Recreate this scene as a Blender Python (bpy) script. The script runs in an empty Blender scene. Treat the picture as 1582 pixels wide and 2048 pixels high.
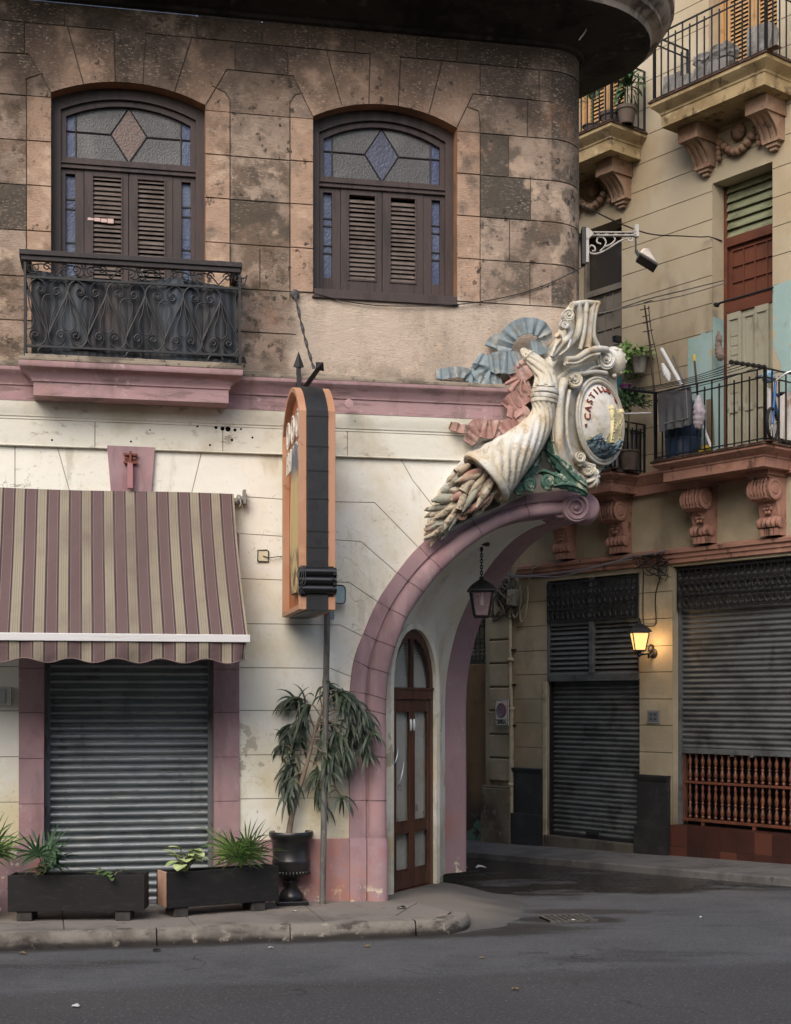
import bpy, bmesh, math, random
from mathutils import Vector, Matrix
from mathutils.geometry import delaunay_2d_cdt
random.seed(7)
sc = bpy.context.scene
COL = sc.collection
R_ = math.radians
# ---------------------------------------------------------------- camera, sky, sun, exposure
F, CX, YH, CAMZ = 2800.0, 791.0, 1400.0, 2.354
cam_d = bpy.data.cameras.new('camera'); cam = bpy.data.objects.new('camera', cam_d); COL.objects.link(cam)
cam.location = (0, 0, CAMZ); cam.rotation_euler = (R_(90), 0, 0)
cam_d.sensor_width = 36; cam_d.lens = F / 2048 * 36; cam_d.shift_y = (YH - 1024) / 2048
cam_d.clip_start = .1; cam_d.clip_end = 800
sc.camera = cam
SUN_EL, SUN_AZ = 42.0, -160.0          # the sun stands behind the photographer's left shoulder, veiled by cloud
w = bpy.data.worlds.new('World'); sc.world = w; w.use_nodes = True
nt = w.node_tree; bg = nt.nodes['Background']
sky = nt.nodes.new('ShaderNodeTexSky'); sky.sky_type = 'NISHITA'; sky.sun_disc = False
sky.sun_elevation = R_(SUN_EL); sky.sun_rotation = R_(SUN_AZ); sky.dust_density = 3.0; sky.ozone_density = .6
nt.links.new(sky.outputs[0], bg.inputs[0]); bg.inputs[1].default_value = .14
sd = bpy.data.lights.new('sun', 'SUN'); so = bpy.data.objects.new('sun', sd); COL.objects.link(so)
sd.energy = 1.1; sd.angle = R_(50); sd.color = (1, .955, .90)
az, el = R_(SUN_AZ), R_(SUN_EL)
SUNDIR = Vector((math.sin(az) * math.cos(el), math.cos(az) * math.cos(el), math.sin(el)))
so.rotation_euler = SUNDIR.to_track_quat('Z', 'Y').to_euler(); so.location = (-8, -6, 14)
sc.view_settings.view_transform = 'Standard'; sc.view_settings.look = 'None'
sc.view_settings.exposure = .86; sc.view_settings.gamma = 1

# ---------------------------------------------------------------- helpers
class Fr:                               # an upright plane: u along it, w out of it, z up
    def __init__(s, o, du, dn):
        s.o = Vector((o[0], o[1], 0)); s.du = Vector((du[0], du[1], 0)); s.dn = Vector((dn[0], dn[1], 0))
    def pt(s, u, w, z): return s.o + s.du * u + s.dn * w + Vector((0, 0, z))
    def hit(s, x, y, w=0):              # where the sight line of a picture point meets the plane
        t = (x - CX) / F; o = s.o + s.dn * w
        u = (t * o.y - o.x) / (s.du.x - t * s.du.y)
        return u, CAMZ + (YH - y) / F * (o.y + s.du.y * u)
    def at(s, x, y, w=0):
        u, z = s.hit(x, y, w); return (u, w, z)
    def hits(s, pts, w=0): return [s.hit(x, y, w) for x, y in pts]
def ground_pt(x, y, z=0):
    Y = (CAMZ - z) * F / (y - YH); return Vector(((x - CX) / F * Y, Y, z))
def depth_pt(x, y, Y): return Vector(((x - CX) / F * Y, Y, CAMZ + (YH - y) / F * Y))

_a = math.atan2(2800, 14700 - 791); _b = math.atan2(2800, -1370 - 791)
L = Fr((-.31, 15.5), (math.cos(_a), math.sin(_a)), (math.sin(_a), -math.cos(_a)))       # front of the corner building
UC, UT, RC = 2.866, 2.126, .46
_C = L.pt(UC, 0, 0)
S = Fr(_C, (math.cos(_b), math.sin(_b)), (math.sin(_b), -math.cos(_b)))                  # its side, along the lane
Rr = Fr(((1089 - CX) / F * 23.5, 23.5), (-math.cos(_b), -math.sin(_b)), (-math.sin(_b), math.cos(_b)))   # house across the lane
CC = L.pt(UT, -RC, 0)
ID = None

def inside(p, poly):
    x, y = p; c = False; n = len(poly); j = n - 1
    for i in range(n):
        xi, yi = poly[i]; xj, yj = poly[j]
        if (yi > y) != (yj > y) and x < (xj - xi) * (y - yi) / (yj - yi) + xi: c = not c
        j = i
    return c

def catmull(pts, n=6):
    out = []
    P = [Vector(p) for p in pts]
    for i in range(len(P) - 1):
        p0 = P[i - 1] if i else P[0] * 2 - P[1]; p1, p2 = P[i], P[i + 1]
        p3 = P[i + 2] if i + 2 < len(P) else p2 * 2 - p1
        for k in range(n):
            t = k / n
            out.append(.5 * ((2 * p1) + (p2 - p0) * t + (2 * p0 - 5 * p1 + 4 * p2 - p3) * t * t + (3 * p1 - p0 - 3 * p2 + p3) * t ** 3))
    out.append(P[-1]); return out

def resample(pts, n):
    P = [Vector(p) for p in pts]; d = [0]
    for a, b in zip(P, P[1:]): d.append(d[-1] + (b - a).length)
    out = []; j = 0
    for i in range(n):
        t = d[-1] * i / (n - 1)
        while j < len(P) - 2 and d[j + 1] < t: j += 1
        f = (t - d[j]) / max(1e-9, d[j + 1] - d[j]); out.append(P[j].lerp(P[j + 1], min(1, f)))
    return out

APART = {'corner_pane', 'side_pane', 'glazing_bar', 'side_stile', 'arch_joint', 'plinth', 'corbel_volute', 'corbel_carving', 'folding_arm', 'bolt', 'seam', 'clamp', 'knockout', 'grip', 'mark', 'loose_wire', 'bar', 'side_wall', 'lettering', 'hole'}
class MB:
    def __init__(s, fr=None): s.v = []; s.f = []; s.fr = fr; s.va = {}; s.fa = {}
    def P(s, p):
        return s.fr.pt(*p) if s.fr else Vector(p)
    def add(s, vs, fs, raw=False):
        b = len(s.v); s.v += [Vector(p) if raw else s.P(p) for p in vs]; s.f += [tuple(b + i for i in f) for f in fs]; return b
    def box(s, u0, u1, w0, w1, z0, z1):
        s.add([(u0, w0, z0), (u1, w0, z0), (u1, w1, z0), (u0, w1, z0), (u0, w0, z1), (u1, w0, z1), (u1, w1, z1), (u0, w1, z1)],
              [(0, 3, 2, 1), (4, 5, 6, 7), (0, 1, 5, 4), (1, 2, 6, 5), (2, 3, 7, 6), (3, 0, 4, 7)]); return s
    def prism(s, poly, w0, w1):         # polygon in (u, z)
        n = len(poly); vs = [(p[0], w0, p[1]) for p in poly] + [(p[0], w1, p[1]) for p in poly]
        s.add(vs, [tuple(range(n)), tuple(range(2 * n - 1, n - 1, -1))] + [(i, i + n, (i + 1) % n + n, (i + 1) % n) for i in range(n)]); return s
    def slab(s, poly, z0, z1):          # polygon in plan (u, w)
        n = len(poly); vs = [(p[0], p[1], z0) for p in poly] + [(p[0], p[1], z1) for p in poly]
        s.add(vs, [tuple(range(n - 1, -1, -1)), tuple(range(n, 2 * n))] + [(i, (i + 1) % n, (i + 1) % n + n, i + n) for i in range(n)]); return s
    def grid(s, rows, close=False, raw=False, capends=False):
        n = len(rows[0]); b = s.add([p for r in rows for p in r], [], raw)
        for i in range(len(rows) - 1):
            for j in range(n if close else n - 1):
                k = (j + 1) % n
                s.f.append((b + i * n + j, b + i * n + k, b + (i + 1) * n + k, b + (i + 1) * n + j))
        if capends:
            s.f.append(tuple(b + j for j in range(n))); e = b + (len(rows) - 1) * n; s.f.append(tuple(e + n - 1 - j for j in range(n)))
        return b
    def tube(s, pts, r, n=8, sq=(1, 1), closed=False):
        P = [s.P(p) for p in pts]; m = len(P); rows = []; nrm = None
        rr = r if isinstance(r, (list, tuple)) else [r] * m
        for i in range(m):
            if closed: t = P[(i + 1) % m] - P[i - 1]
            else: t = P[min(i + 1, m - 1)] - P[max(i - 1, 0)]
            if t.length < 1e-9: t = Vector((0, 0, 1))
            t.normalize()
            if nrm is None:
                ref = Vector((0, 0, 1)) if abs(t.z) < .9 else Vector((0, 1, 0)) if abs(t.y) < .9 else Vector((1, 0, 0))
                nrm = t.cross(ref).normalized()
            else:
                nrm = nrm - t * nrm.dot(t)
                nrm = nrm.normalized() if nrm.length > 1e-6 else t.orthogonal().normalized()
            bn = t.cross(nrm)
            rows.append([P[i] + (nrm * math.cos(2 * math.pi * k / n) * sq[0] + bn * math.sin(2 * math.pi * k / n) * sq[1]) * rr[i] for k in range(n)])
        if closed: rows.append(rows[0])
        s.grid(rows, close=True, raw=True, capends=not closed); return s
    def lathe(s, c, prof, n=24, axis=None):
        c = s.P(c); ax = (axis or Vector((0, 0, 1))).normalized(); a = ax.orthogonal().normalized(); b = ax.cross(a)
        rows = [[c + ax * h + (a * math.cos(2 * math.pi * k / n) + b * math.sin(2 * math.pi * k / n)) * r for k in range(n)] for r, h in prof]
        s.grid(rows, close=True, raw=True, capends=True); return s
    def ell(s, c, a, b, d, n=10, m=7):  # ellipsoid with half-axis vectors
        c = s.P(c); rows = []
        for i in range(m):
            th = math.pi * (i + .02) / (m - 1 + .04)
            rows.append([c + a * math.cos(th) + (b * math.cos(2 * math.pi * k / n) + d * math.sin(2 * math.pi * k / n)) * math.sin(th) for k in range(n)])
        s.grid(rows, close=True, raw=True, capends=True); return s
    def pieces(s):                      # loose parts that stand apart from one another, as builders of their own
        par = list(range(len(s.v)))
        def find(i):
            while par[i] != i: par[i] = par[par[i]]; i = par[i]
            return i
        for f in s.f:
            for i in f[1:]: par[find(i)] = find(f[0])
        isl = {}
        for f in s.f: isl.setdefault(find(f[0]), []).append(f)
        ks = list(isl); bb = []
        for k in ks:
            ids = {i for f in isl[k] for i in f}; bb.append(([min(s.v[i][a] for i in ids) for a in range(3)], [max(s.v[i][a] for i in ids) for a in range(3)]))
        cp = list(range(len(ks)))
        def cf(i):
            while cp[i] != i: i = cp[i]
            return i
        sz = [max(h - l for l, h in zip(*b)) for b in bb]
        for i in range(len(ks)):
            for j in range(i):
                g = math.sqrt(sum(max(0, bb[i][0][a] - bb[j][1][a], bb[j][0][a] - bb[i][1][a]) ** 2 for a in range(3)))
                if g <= max(.02, .5 * max(sz[i], sz[j])): cp[cf(i)] = cf(j)
        cl = {}
        for i, k in enumerate(ks): cl.setdefault(cf(i), []).append(k)
        fi = {}
        for n_, f in enumerate(s.f): fi.setdefault(find(f[0]), []).append(n_)
        out = []
        for g in cl.values():
            m = MB(); mp = {}
            for k in g:
                for n_ in fi[k]:
                    q = []
                    for i in s.f[n_]:
                        if i not in mp: mp[i] = len(m.v); m.v.append(s.v[i])
                        q.append(mp[i])
                    m.f.append(tuple(q))
                    for at, vals in s.fa.items(): m.fa.setdefault(at, []).append(vals[n_])
            out.append(m)
        return out
    def build(s, name, mat, parent=None, label=None, cat=None, group=None, kind=None, smooth=None, bevel=None, origin=None, whole=False):
        if name in APART and parent is not None and not whole:
            return [m.build(name, mat, parent, smooth=smooth, bevel=bevel, whole=True) for m in s.pieces()][0]
        if parent is not None:
            o0 = Vector(parent['_o'])
        elif origin is not None: o0 = Vector(origin)
        elif kind == 'structure': o0 = Vector((0, 0, 0))
        else:
            xs = [v.x for v in s.v]; ys = [v.y for v in s.v]; o0 = Vector(((min(xs) + max(xs)) / 2, (min(ys) + max(ys)) / 2, min(v.z for v in s.v)))
        me = bpy.data.meshes.new(name); me.from_pydata([v - o0 for v in s.v], [], s.f)
        for k, vals in s.va.items():
            a = me.attributes.new(k, 'FLOAT', 'POINT'); a.data.foreach_set('value', vals)
        for k, vals in s.fa.items():
            a = me.attributes.new(k, 'FLOAT', 'FACE'); a.data.foreach_set('value', vals)
        if not s.fa:
            bm = bmesh.new(); bm.from_mesh(me); bmesh.ops.recalc_face_normals(bm, faces=bm.faces); bm.to_mesh(me); bm.free()
        me.materials.append(mat)
        if smooth:
            me.polygons.foreach_set('use_smooth', [True] * len(me.polygons)); me.set_sharp_from_angle(angle=R_(smooth))
        o = bpy.data.objects.new(name, me); COL.objects.link(o)
        if parent is not None: o.parent = parent
        else: o.location = o0
        o['_o'] = list(o0)
        if bevel:
            b = o.modifiers.new('bevel', 'BEVEL'); b.width = bevel; b.segments = 2; b.limit_method = 'ANGLE'; b.angle_limit = R_(40)
        if label: o['label'] = label
        if cat: o['category'] = cat
        if group: o['group'] = group
        if kind: o['kind'] = kind
        return o

def thing(name, label, cat, loc, group=None, rz=0):
    o = bpy.data.objects.new(name, None); COL.objects.link(o); o.location = loc; o.empty_display_size = .1
    o['_o'] = list(loc); o['label'] = label; o['category'] = cat
    if group: o['group'] = group
    return o
def shift_copy(o, d, parent=None, label=None):      # a part (and its sub-parts) again, d further along
    c = o.copy(); COL.objects.link(c)
    if parent is not None: c.parent = parent
    c.location = o.location + d
    if label: c['label'] = label
    for ch in list(o.children):
        g = ch.copy(); COL.objects.link(g); g.parent = c
    return c

def panel(mb, outline, holes, lines, lw=.012, depth=.012, w=0., wfun=None, attr=None):
    """a wall face in (u,z) with real sunk joints along the given lines"""
    vs = []; es = []
    def loop(p):
        b = len(vs); vs.extend(Vector(q) for q in p); n = len(p); es.extend((b + i, b + (i + 1) % n) for i in range(n))
    loop(outline)
    for h in holes: loop(h)
    quads = []
    for ln in lines:
        width = lw
        for a, b in zip(ln, ln[1:]):
            a, b = Vector(a), Vector(b); d = (b - a)
            if d.length < 1e-5: continue
            d.normalize(); nn = Vector((-d.y, d.x)) * width / 2; e = d * width / 2
            q = [a - e - nn, b + e - nn, b + e + nn, a - e + nn]; loop(q)
            qq = [tuple(p) for p in q]; quads.append((min(p[0] for p in qq), max(p[0] for p in qq), min(p[1] for p in qq), max(p[1] for p in qq), qq))
    V, E_, Fc = delaunay_2d_cdt(vs, es, [], 0, 1e-5)[:3]
    out = [tuple(p) for p in outline]; hs = [[tuple(p) for p in h] for h in holes]
    front, groove = [], []
    for f in Fc:
        c = sum((V[i] for i in f), Vector((0, 0))) / len(f); c = (c.x, c.y)
        if not inside(c, out) or any(inside(c, h) for h in hs): continue
        g = any(x0 <= c[0] <= x1 and y0 <= c[1] <= y1 and inside(c, q) for x0, x1, y0, y1, q in quads)
        (groove if g else front).append(f)
    par = list(range(len(front)))
    def find(i):
        while par[i] != i: par[i] = par[par[i]]; i = par[i]
        return i
    em = {}
    for i, f in enumerate(front):
        for a, b in zip(f, f[1:] + f[:1]):
            k = (min(a, b), max(a, b))
            if k in em: par[find(i)] = find(em[k])
            else: em[k] = i
    blocks = {}
    for i in range(len(front)): blocks.setdefault(find(i), []).append(i)
    fa = mb.fa.setdefault('blk', [0.] * len(mb.f)); fb = mb.fa.setdefault('band', [0.] * len(mb.f))
    lev = {}
    for r, idx in blocks.items():
        A = 0; cx = cy = 0
        for i in idx:
            a, b, c = (V[j] for j in front[i][:3]); ar = abs((b - a).cross(c - a)); A += ar; cx += ar * (a.x + b.x + c.x) / 3; cy += ar * (a.y + b.y + c.y) / 3
        cx /= max(A, 1e-9); cy /= max(A, 1e-9)
        ww = w + (wfun(cx, cy) if wfun else 0); rnd = random.random(); bd = attr(cx, cy) if attr else 0
        m = {}
        for i in idx:
            for j in front[i]:
                if j not in m: m[j] = mb.add([(V[j].x, ww, V[j].y)], [])
            mb.f.append(tuple(m[j] for j in front[i])); fa.append(rnd); fb.append(bd)
        cnt = {}
        for i in idx:
            f = front[i]
            for a, b in zip(f, f[1:] + f[:1]):
                k = (min(a, b), max(a, b)); cnt[k] = None if k in cnt else (a, b)
        for k, ab in cnt.items():
            if ab:
                a, b = ab; q = mb.add([(V[a].x, w - depth, V[a].y), (V[b].x, w - depth, V[b].y)], [])
                mb.f.append((m[a], q, q + 1, m[b])); fa.append(rnd); fb.append(bd)
    m = {}
    for f in groove:
        for j in f:
            if j not in m: m[j] = mb.add([(V[j].x, w - depth, V[j].y)], [])
        mb.f.append(tuple(m[j] for j in f)); fa.append(-1.); fb.append(0.)
def padfa(mb, blk=.5, band=0.):
    for k, v in (('blk', blk), ('band', band)):
        a = mb.fa.setdefault(k, []); a.extend([v] * (len(mb.f) - len(a)))

# ---------------------------------------------------------------- procedural materials
def lin(c):
    return tuple(((x / 255 + .055) / 1.055) ** 2.4 if x > 10 else x / 255 / 12.92 for x in c) + (1,)
def MAT(name, base, layers=(), rough=.85, bump=((60, .15, None),), metal=0., spec=.35, rlayers=(), trans=0., emit=None, alpha=None):
    m = bpy.data.materials.new(name); m.use_nodes = True; t = m.node_tree; N = t.nodes; K = t.links
    b = N['Principled BSDF']; geo = N.new('ShaderNodeNewGeometry')
    def val(n, v): n.default_value = v
    def mask(mk):
        k = mk[0]
        if k == 'noise':
            _, scale, lo, hi = mk[:4]; st = mk[4] if len(mk) > 4 else None; det = mk[5] if len(mk) > 5 else 6
            src = geo.outputs['Position']
            if st:
                mp = N.new('ShaderNodeMapping'); mp.inputs['Scale'].default_value = st; K.new(src, mp.inputs[0]); src = mp.outputs[0]
            n = N.new('ShaderNodeTexNoise'); n.inputs['Scale'].default_value = scale; n.inputs['Detail'].default_value = det; n.inputs['Roughness'].default_value = .62
            K.new(src, n.inputs['Vector']); src = n.outputs[0]
        elif k == 'vor':
            _, scale, lo, hi = mk[:4]
            n = N.new('ShaderNodeTexVoronoi'); n.inputs['Scale'].default_value = scale; K.new(geo.outputs['Position'], n.inputs['Vector']); src = n.outputs['Distance']
        elif k == 'ridge':              # thin wandering lines
            _, scale, wd = mk[:3]
            n = N.new('ShaderNodeTexNoise'); n.inputs['Scale'].default_value = scale; n.inputs['Detail'].default_value = 4; K.new(geo.outputs['Position'], n.inputs['Vector'])
            a = N.new('ShaderNodeMath'); a.operation = 'SUBTRACT'; K.new(n.outputs[0], a.inputs[0]); a.inputs[1].default_value = .5
            b2 = N.new('ShaderNodeMath'); b2.operation = 'ABSOLUTE'; K.new(a.outputs[0], b2.inputs[0]); src = b2.outputs[0]; lo, hi = wd, wd * .3
        elif k == 'rad':                # ragged patch round a spot
            _, ctr, stp, lo, hi, amp, sc_ = mk
            v1 = N.new('ShaderNodeVectorMath'); v1.operation = 'SUBTRACT'; K.new(geo.outputs['Position'], v1.inputs[0]); v1.inputs[1].default_value = ctr
            v2 = N.new('ShaderNodeVectorMath'); v2.operation = 'MULTIPLY'; K.new(v1.outputs[0], v2.inputs[0]); v2.inputs[1].default_value = stp
            v3 = N.new('ShaderNodeVectorMath'); v3.operation = 'LENGTH'; K.new(v2.outputs[0], v3.inputs[0])
            n = N.new('ShaderNodeTexNoise'); n.inputs['Scale'].default_value = sc_; n.inputs['Detail'].default_value = 6; K.new(geo.outputs['Position'], n.inputs['Vector'])
            a = N.new('ShaderNodeMath'); a.operation = 'MULTIPLY_ADD'; K.new(n.outputs[0], a.inputs[0]); a.inputs[1].default_value = amp * 2; K.new(v3.outputs['Value'], a.inputs[2])
            s2 = N.new('ShaderNodeMath'); s2.operation = 'SUBTRACT'; K.new(a.outputs[0], s2.inputs[0]); s2.inputs[1].default_value = amp; src = s2.outputs[0]
        elif k == 'attr':
            _, an, lo, hi = mk[:4]; n = N.new('ShaderNodeAttribute'); n.attribute_name = an; src = n.outputs['Fac']
        elif k == 'pos':                # distance along a direction, ragged by noise
            _, d, lo, hi, amp, sc_ = mk
            dp = N.new('ShaderNodeVectorMath'); dp.operation = 'DOT_PRODUCT'; K.new(geo.outputs['Position'], dp.inputs[0]); dp.inputs[1].default_value = d
            n = N.new('ShaderNodeTexNoise'); n.inputs['Scale'].default_value = sc_; n.inputs['Detail'].default_value = 5; K.new(geo.outputs['Position'], n.inputs['Vector'])
            a = N.new('ShaderNodeMath'); a.operation = 'MULTIPLY_ADD'; K.new(n.outputs[0], a.inputs[0]); a.inputs[1].default_value = amp * 2; K.new(dp.outputs['Value'], a.inputs[2])
            s2 = N.new('ShaderNodeMath'); s2.operation = 'SUBTRACT'; K.new(a.outputs[0], s2.inputs[0]); s2.inputs[1].default_value = amp; src = s2.outputs[0]
        r = N.new('ShaderNodeMapRange'); r.interpolation_type = 'SMOOTHSTEP'; r.clamp = True
        K.new(src, r.inputs[0]); r.inputs[1].default_value = min(lo, hi); r.inputs[2].default_value = max(lo, hi)
        if lo > hi: r.inputs[3].default_value = 1; r.inputs[4].default_value = 0
        return r.outputs[0]
    def product(mks, amt):
        cur = None
        for mk in mks:
            o = mask(mk)
            if cur is None: cur = o
            else:
                n = N.new('ShaderNodeMath'); n.operation = 'MULTIPLY'; K.new(cur, n.inputs[0]); K.new(o, n.inputs[1]); cur = n.outputs[0]
        n = N.new('ShaderNodeMath'); n.operation = 'MULTIPLY'; K.new(cur, n.inputs[0]); n.inputs[1].default_value = amt
        return n.outputs[0]
    col = None
    rgb = N.new('ShaderNodeRGB'); rgb.outputs[0].default_value = lin(base); col = rgb.outputs[0]
    for c, mks, amt in layers:
        mx = N.new('ShaderNodeMix'); mx.data_type = 'RGBA'; K.new(product(mks, amt), mx.inputs[0]); K.new(col, mx.inputs[6]); mx.inputs[7].default_value = lin(c); col = mx.outputs[2]
    K.new(col, b.inputs['Base Color'])
    b.inputs['Roughness'].default_value = rough; b.inputs['Metallic'].default_value = metal; b.inputs['Specular IOR Level'].default_value = spec
    rc = None
    for rv, mks, amt in rlayers:
        mx = N.new('ShaderNodeMix'); mx.data_type = 'FLOAT'; K.new(product(mks, amt), mx.inputs[0])
        if rc: K.new(rc, mx.inputs[2])
        else: mx.inputs[2].default_value = rough
        mx.inputs[3].default_value = rv; rc = mx.outputs[0]
    if rc: K.new(rc, b.inputs['Roughness'])
    last = None
    for bp in bump:
        scale, stg = bp[0], bp[1]; st = bp[2] if len(bp) > 2 else None; dist = bp[3] if len(bp) > 3 else .01
        n = N.new('ShaderNodeTexNoise'); n.inputs['Scale'].default_value = scale; n.inputs['Detail'].default_value = 5
        src = geo.outputs['Position']
        if st:
            mp = N.new('ShaderNodeMapping'); mp.inputs['Scale'].default_value = st; K.new(src, mp.inputs[0]); src = mp.outputs[0]
        K.new(src, n.inputs['Vector'])
        bu = N.new('ShaderNodeBump'); bu.inputs['Strength'].default_value = stg; bu.inputs['Distance'].default_value = dist; K.new(n.outputs[0], bu.inputs['Height'])
        if last: K.new(last, bu.inputs['Normal'])
        last = bu.outputs[0]
    if last: K.new(last, b.inputs['Normal'])
    if trans: b.inputs['Transmission Weight'].default_value = trans
    if alpha is not None: b.inputs['Alpha'].default_value = alpha
    if emit: b.inputs['Emission Color'].default_value = lin(emit[0]); b.inputs['Emission Strength'].default_value = emit[1]
    return m
UDIR = (L.du.x, L.du.y, 0); RDIR = (Rr.du.x, Rr.du.y, 0); Z = (0, 0, 1)
U0 = L.o.dot(L.du); RU0 = Rr.o.dot(Rr.du)
# ---------------------------------------------------------------- materials of the corner building
HS = (1, 1, 9)      # grain running level
m_stone = MAT('weathered_stone', (142, 123, 108), [
    ((166, 146, 128), [('noise', 1.3, .42, .62)], .8),
    ((98, 82, 68), [('noise', 2.4, .49, .62)], .85),
    ((112, 90, 72), [('attr', 'blk', .30, .6), ('noise', 5, .35, .6)], .65),
    ((86, 77, 67), [('noise', 3.1, .47, .58), ('noise', .55, .40, .56)], .8),
    ((80, 71, 60), [('attr', 'blk', .5, .9), ('noise', 2.2, .42, .53)], .9),
    ((76, 70, 62), [('pos', UDIR, U0 + .95, U0 + 1.1, .05, 2), ('attr', 'blk', .38, .42), ('noise', 1.3, .40, .46), ('noise', 11, .26, .5)], .92),
    ((78, 71, 63), [('attr', 'blk', .86, .93), ('noise', 1.7, .46, .52), ('noise', 9, .30, .55)], .95),
    ((72, 63, 53), [('noise', 4.2, .53, .60), ('noise', .8, .46, .58)], .85),
    ((84, 74, 64), [('noise', 5, .52, .66, (1, 1, 14)), ('noise', 1.4, .42, .6)], .6),
    ((172, 116, 84), [('noise', .9, .60, .72)], .5),
    ((182, 150, 126), [('attr', 'band', .2, .9), ('noise', 3, .25, .55)], .75),
    ((44, 38, 34), [('noise', 10, .57, .64), ('noise', 1.9, .47, .56)], .9),
    ((58, 47, 40), [('pos', Z, 8.1, 9.5, .5, 1.2), ('noise', 1.6, .22, .5)], .88),  # top courses: soot plus the cornice's shade put into the colour
    ((190, 173, 155), [('pos', Z, 6.93, 6.72, .26, 2.6), ('pos', UDIR, U0 - .95, U0 - .72, .20, 2)], .93),
    ((158, 142, 126), [('pos', Z, 6.8, 6.6, .2, 2), ('pos', UDIR, U0 - .8, U0 - .6, .1, 2), ('noise', 2.1, .45, .62, (1, 1, .5))], .7),
    ((120, 108, 95), [('pos', Z, 6.15, 5.95, .14, 3), ('noise', 3, .42, .6)], .6),
    ((196, 172, 148), [('noise', 2.3, .57, .64), ('pos', Z, 8.9, 8.2, .3, 2)], .55),
    ((178, 160, 142), [('noise', 24, .54, .66, (1, 1, 2.5)), ('noise', 2, .35, .6)], .5),
    ((62, 54, 47), [('noise', 30, .55, .66, (1, 1, 3)), ('noise', 1.6, .38, .6)], .6),
    ((78, 67, 57), [('attr', 'blk', -.1, -.5)], .8),
    ((196, 190, 176), [('noise', 13, .66, .72), ('noise', 2, .5, .6)], .5)],
    rough=.93, bump=((16, .6, (1, 1, 12), .018), (110, .4, None, .006), (7, .6, None, .025)))
m_cream = MAT('cream_limewash', (224, 220, 207), [
    ((208, 197, 168), [('noise', .8, .46, .64)], .75),
    ((228, 227, 220), [('noise', 1.5, .5, .66)], .6),
    ((170, 160, 136), [('noise', 2.6, .56, .66, (1, 1, .22)), ('noise', .7, .5, .62)], .5),
    ((140, 132, 116), [('ridge', 1.7, .004), ('noise', .9, .5, .6)], .7),
    ((196, 182, 140), [('noise', 1.1, .46, .62), ('pos', Z, 2.1, .9, .4, 1.5)], .8),
    ((160, 152, 130), [('noise', 3.0, .58, .72, (1, 1, .35))], .5),
    ((150, 143, 125), [('pos', Z, 1.15, .78, .22, 2.5), ('noise', 3, .35, .6)], .5),
    ((128, 122, 108), [('noise', 17, .66, .74), ('noise', 1.5, .48, .62)], .65),
    ((172, 163, 146), [('noise', 2.1, .605, .618), ('pos', Z, 2.6, 1.8, .5, 1.2)], .9), ((150, 141, 126), [('noise', 26, .58, .68), ('noise', 1.1, .42, .6)], .45), ((112, 104, 90), [('attr', 'blk', -.1, -.5)], .75)], rough=.9, bump=((7, .45, None, .02), (90, .22, None, .004)))
m_frieze = MAT('grimy_limewash', (208, 204, 190), [
    ((182, 174, 152), [('noise', 1.3, .45, .65)], .8),
    ((128, 120, 106), [('noise', 8, .55, .68, (1, 1, 2)), ('noise', 1.6, .44, .6)], .75),
    ((70, 66, 60), [('noise', 26, .68, .73), ('noise', 1.3, .50, .6)], .9),
    ((112, 104, 90), [('attr', 'blk', -.1, -.5)], .7)], rough=.92, bump=((14, .4, None, .012), (90, .3, None, .004)))
PINKL = [((170, 136, 136), [('noise', 1.4, .45, .62)], .6),
         ((138, 104, 110), [('noise', 2.2, .5, .7)], .6),
         ((166, 124, 110), [('noise', 1.0, .55, .7)], .5),
         ((88, 70, 70), [('noise', 20, .66, .74), ('noise', 2, .45, .6)], .7)]
m_pinkc = MAT('dusty_pink_moulding', (162, 133, 133), PINKL + [((96, 84, 78), [('noise', 5, .50, .66, (.5, .5, 3))], .55), ((190, 172, 166), [('noise', 14, .58, .68), ('noise', 1.3, .44, .6)], .6), ((110, 94, 88), [('noise', 3, .52, .66, (1, 1, .2))], .5)], rough=.9, bump=((16, .35, None, .01), (80, .3, None, .005)))
m_pink = MAT('pink_paint', (152, 126, 128), PINKL + [((188, 168, 164), [('noise', 12, .58, .68, (1, 1, .5)), ('noise', 1.2, .46, .6)], .6), ((96, 78, 80), [('noise', 2.2, .52, .66, (1, 1, .25))], .45),
    ((208, 202, 172), [('pos', Z, .36, .20, .13, 7), ('noise', 6, .54, .57)], 1.),
    ((206, 196, 176), [('pos', Z, .95, .80, .22, 6), ('noise', 9, .60, .62), ('pos', UDIR, U0 - 2.6, U0 - 3.2, .05, 3)], 1.),
    ((170, 112, 92), [('pos', Z, 1.3, .5, .3, 2), ('noise', 1.6, .5, .62)], .6),
    ((80, 60, 62), [('attr', 'blk', -.1, -.5)], .75)], rough=.88, bump=((14, .25, None, .01), (90, .2, None, .004)))
m_cap = MAT('bare_ledge', (140, 128, 112), [((84, 76, 66), [('noise', 4, .45, .62)], .8), ((60, 54, 48), [('noise', 14, .58, .66)], .8)], rough=.95, bump=((25, .5, None, .012),))
m_black = MAT('dark_cornice', (46, 40, 35), [((16, 14, 13), [('noise', 1.5, .42, .6)], .95), ((86, 76, 68), [('noise', 5, .60, .72)], .6)], rough=.95, bump=((12, .6, None, .02),))  # soffit colour, near black with paler flecks
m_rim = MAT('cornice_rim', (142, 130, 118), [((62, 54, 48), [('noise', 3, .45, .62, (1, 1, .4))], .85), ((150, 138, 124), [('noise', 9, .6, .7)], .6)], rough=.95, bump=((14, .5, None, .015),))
m_wood = MAT('old_brown_timber', (62, 49, 45), [((42, 33, 31), [('noise', 3, .45, .65, (3, 3, .5))], .8), ((84, 71, 65), [('noise', 14, .56, .7, (4, 4, .4))], .5)], rough=.6, bump=((30, .25, (3, 3, .4), .004),), spec=.4)
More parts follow.
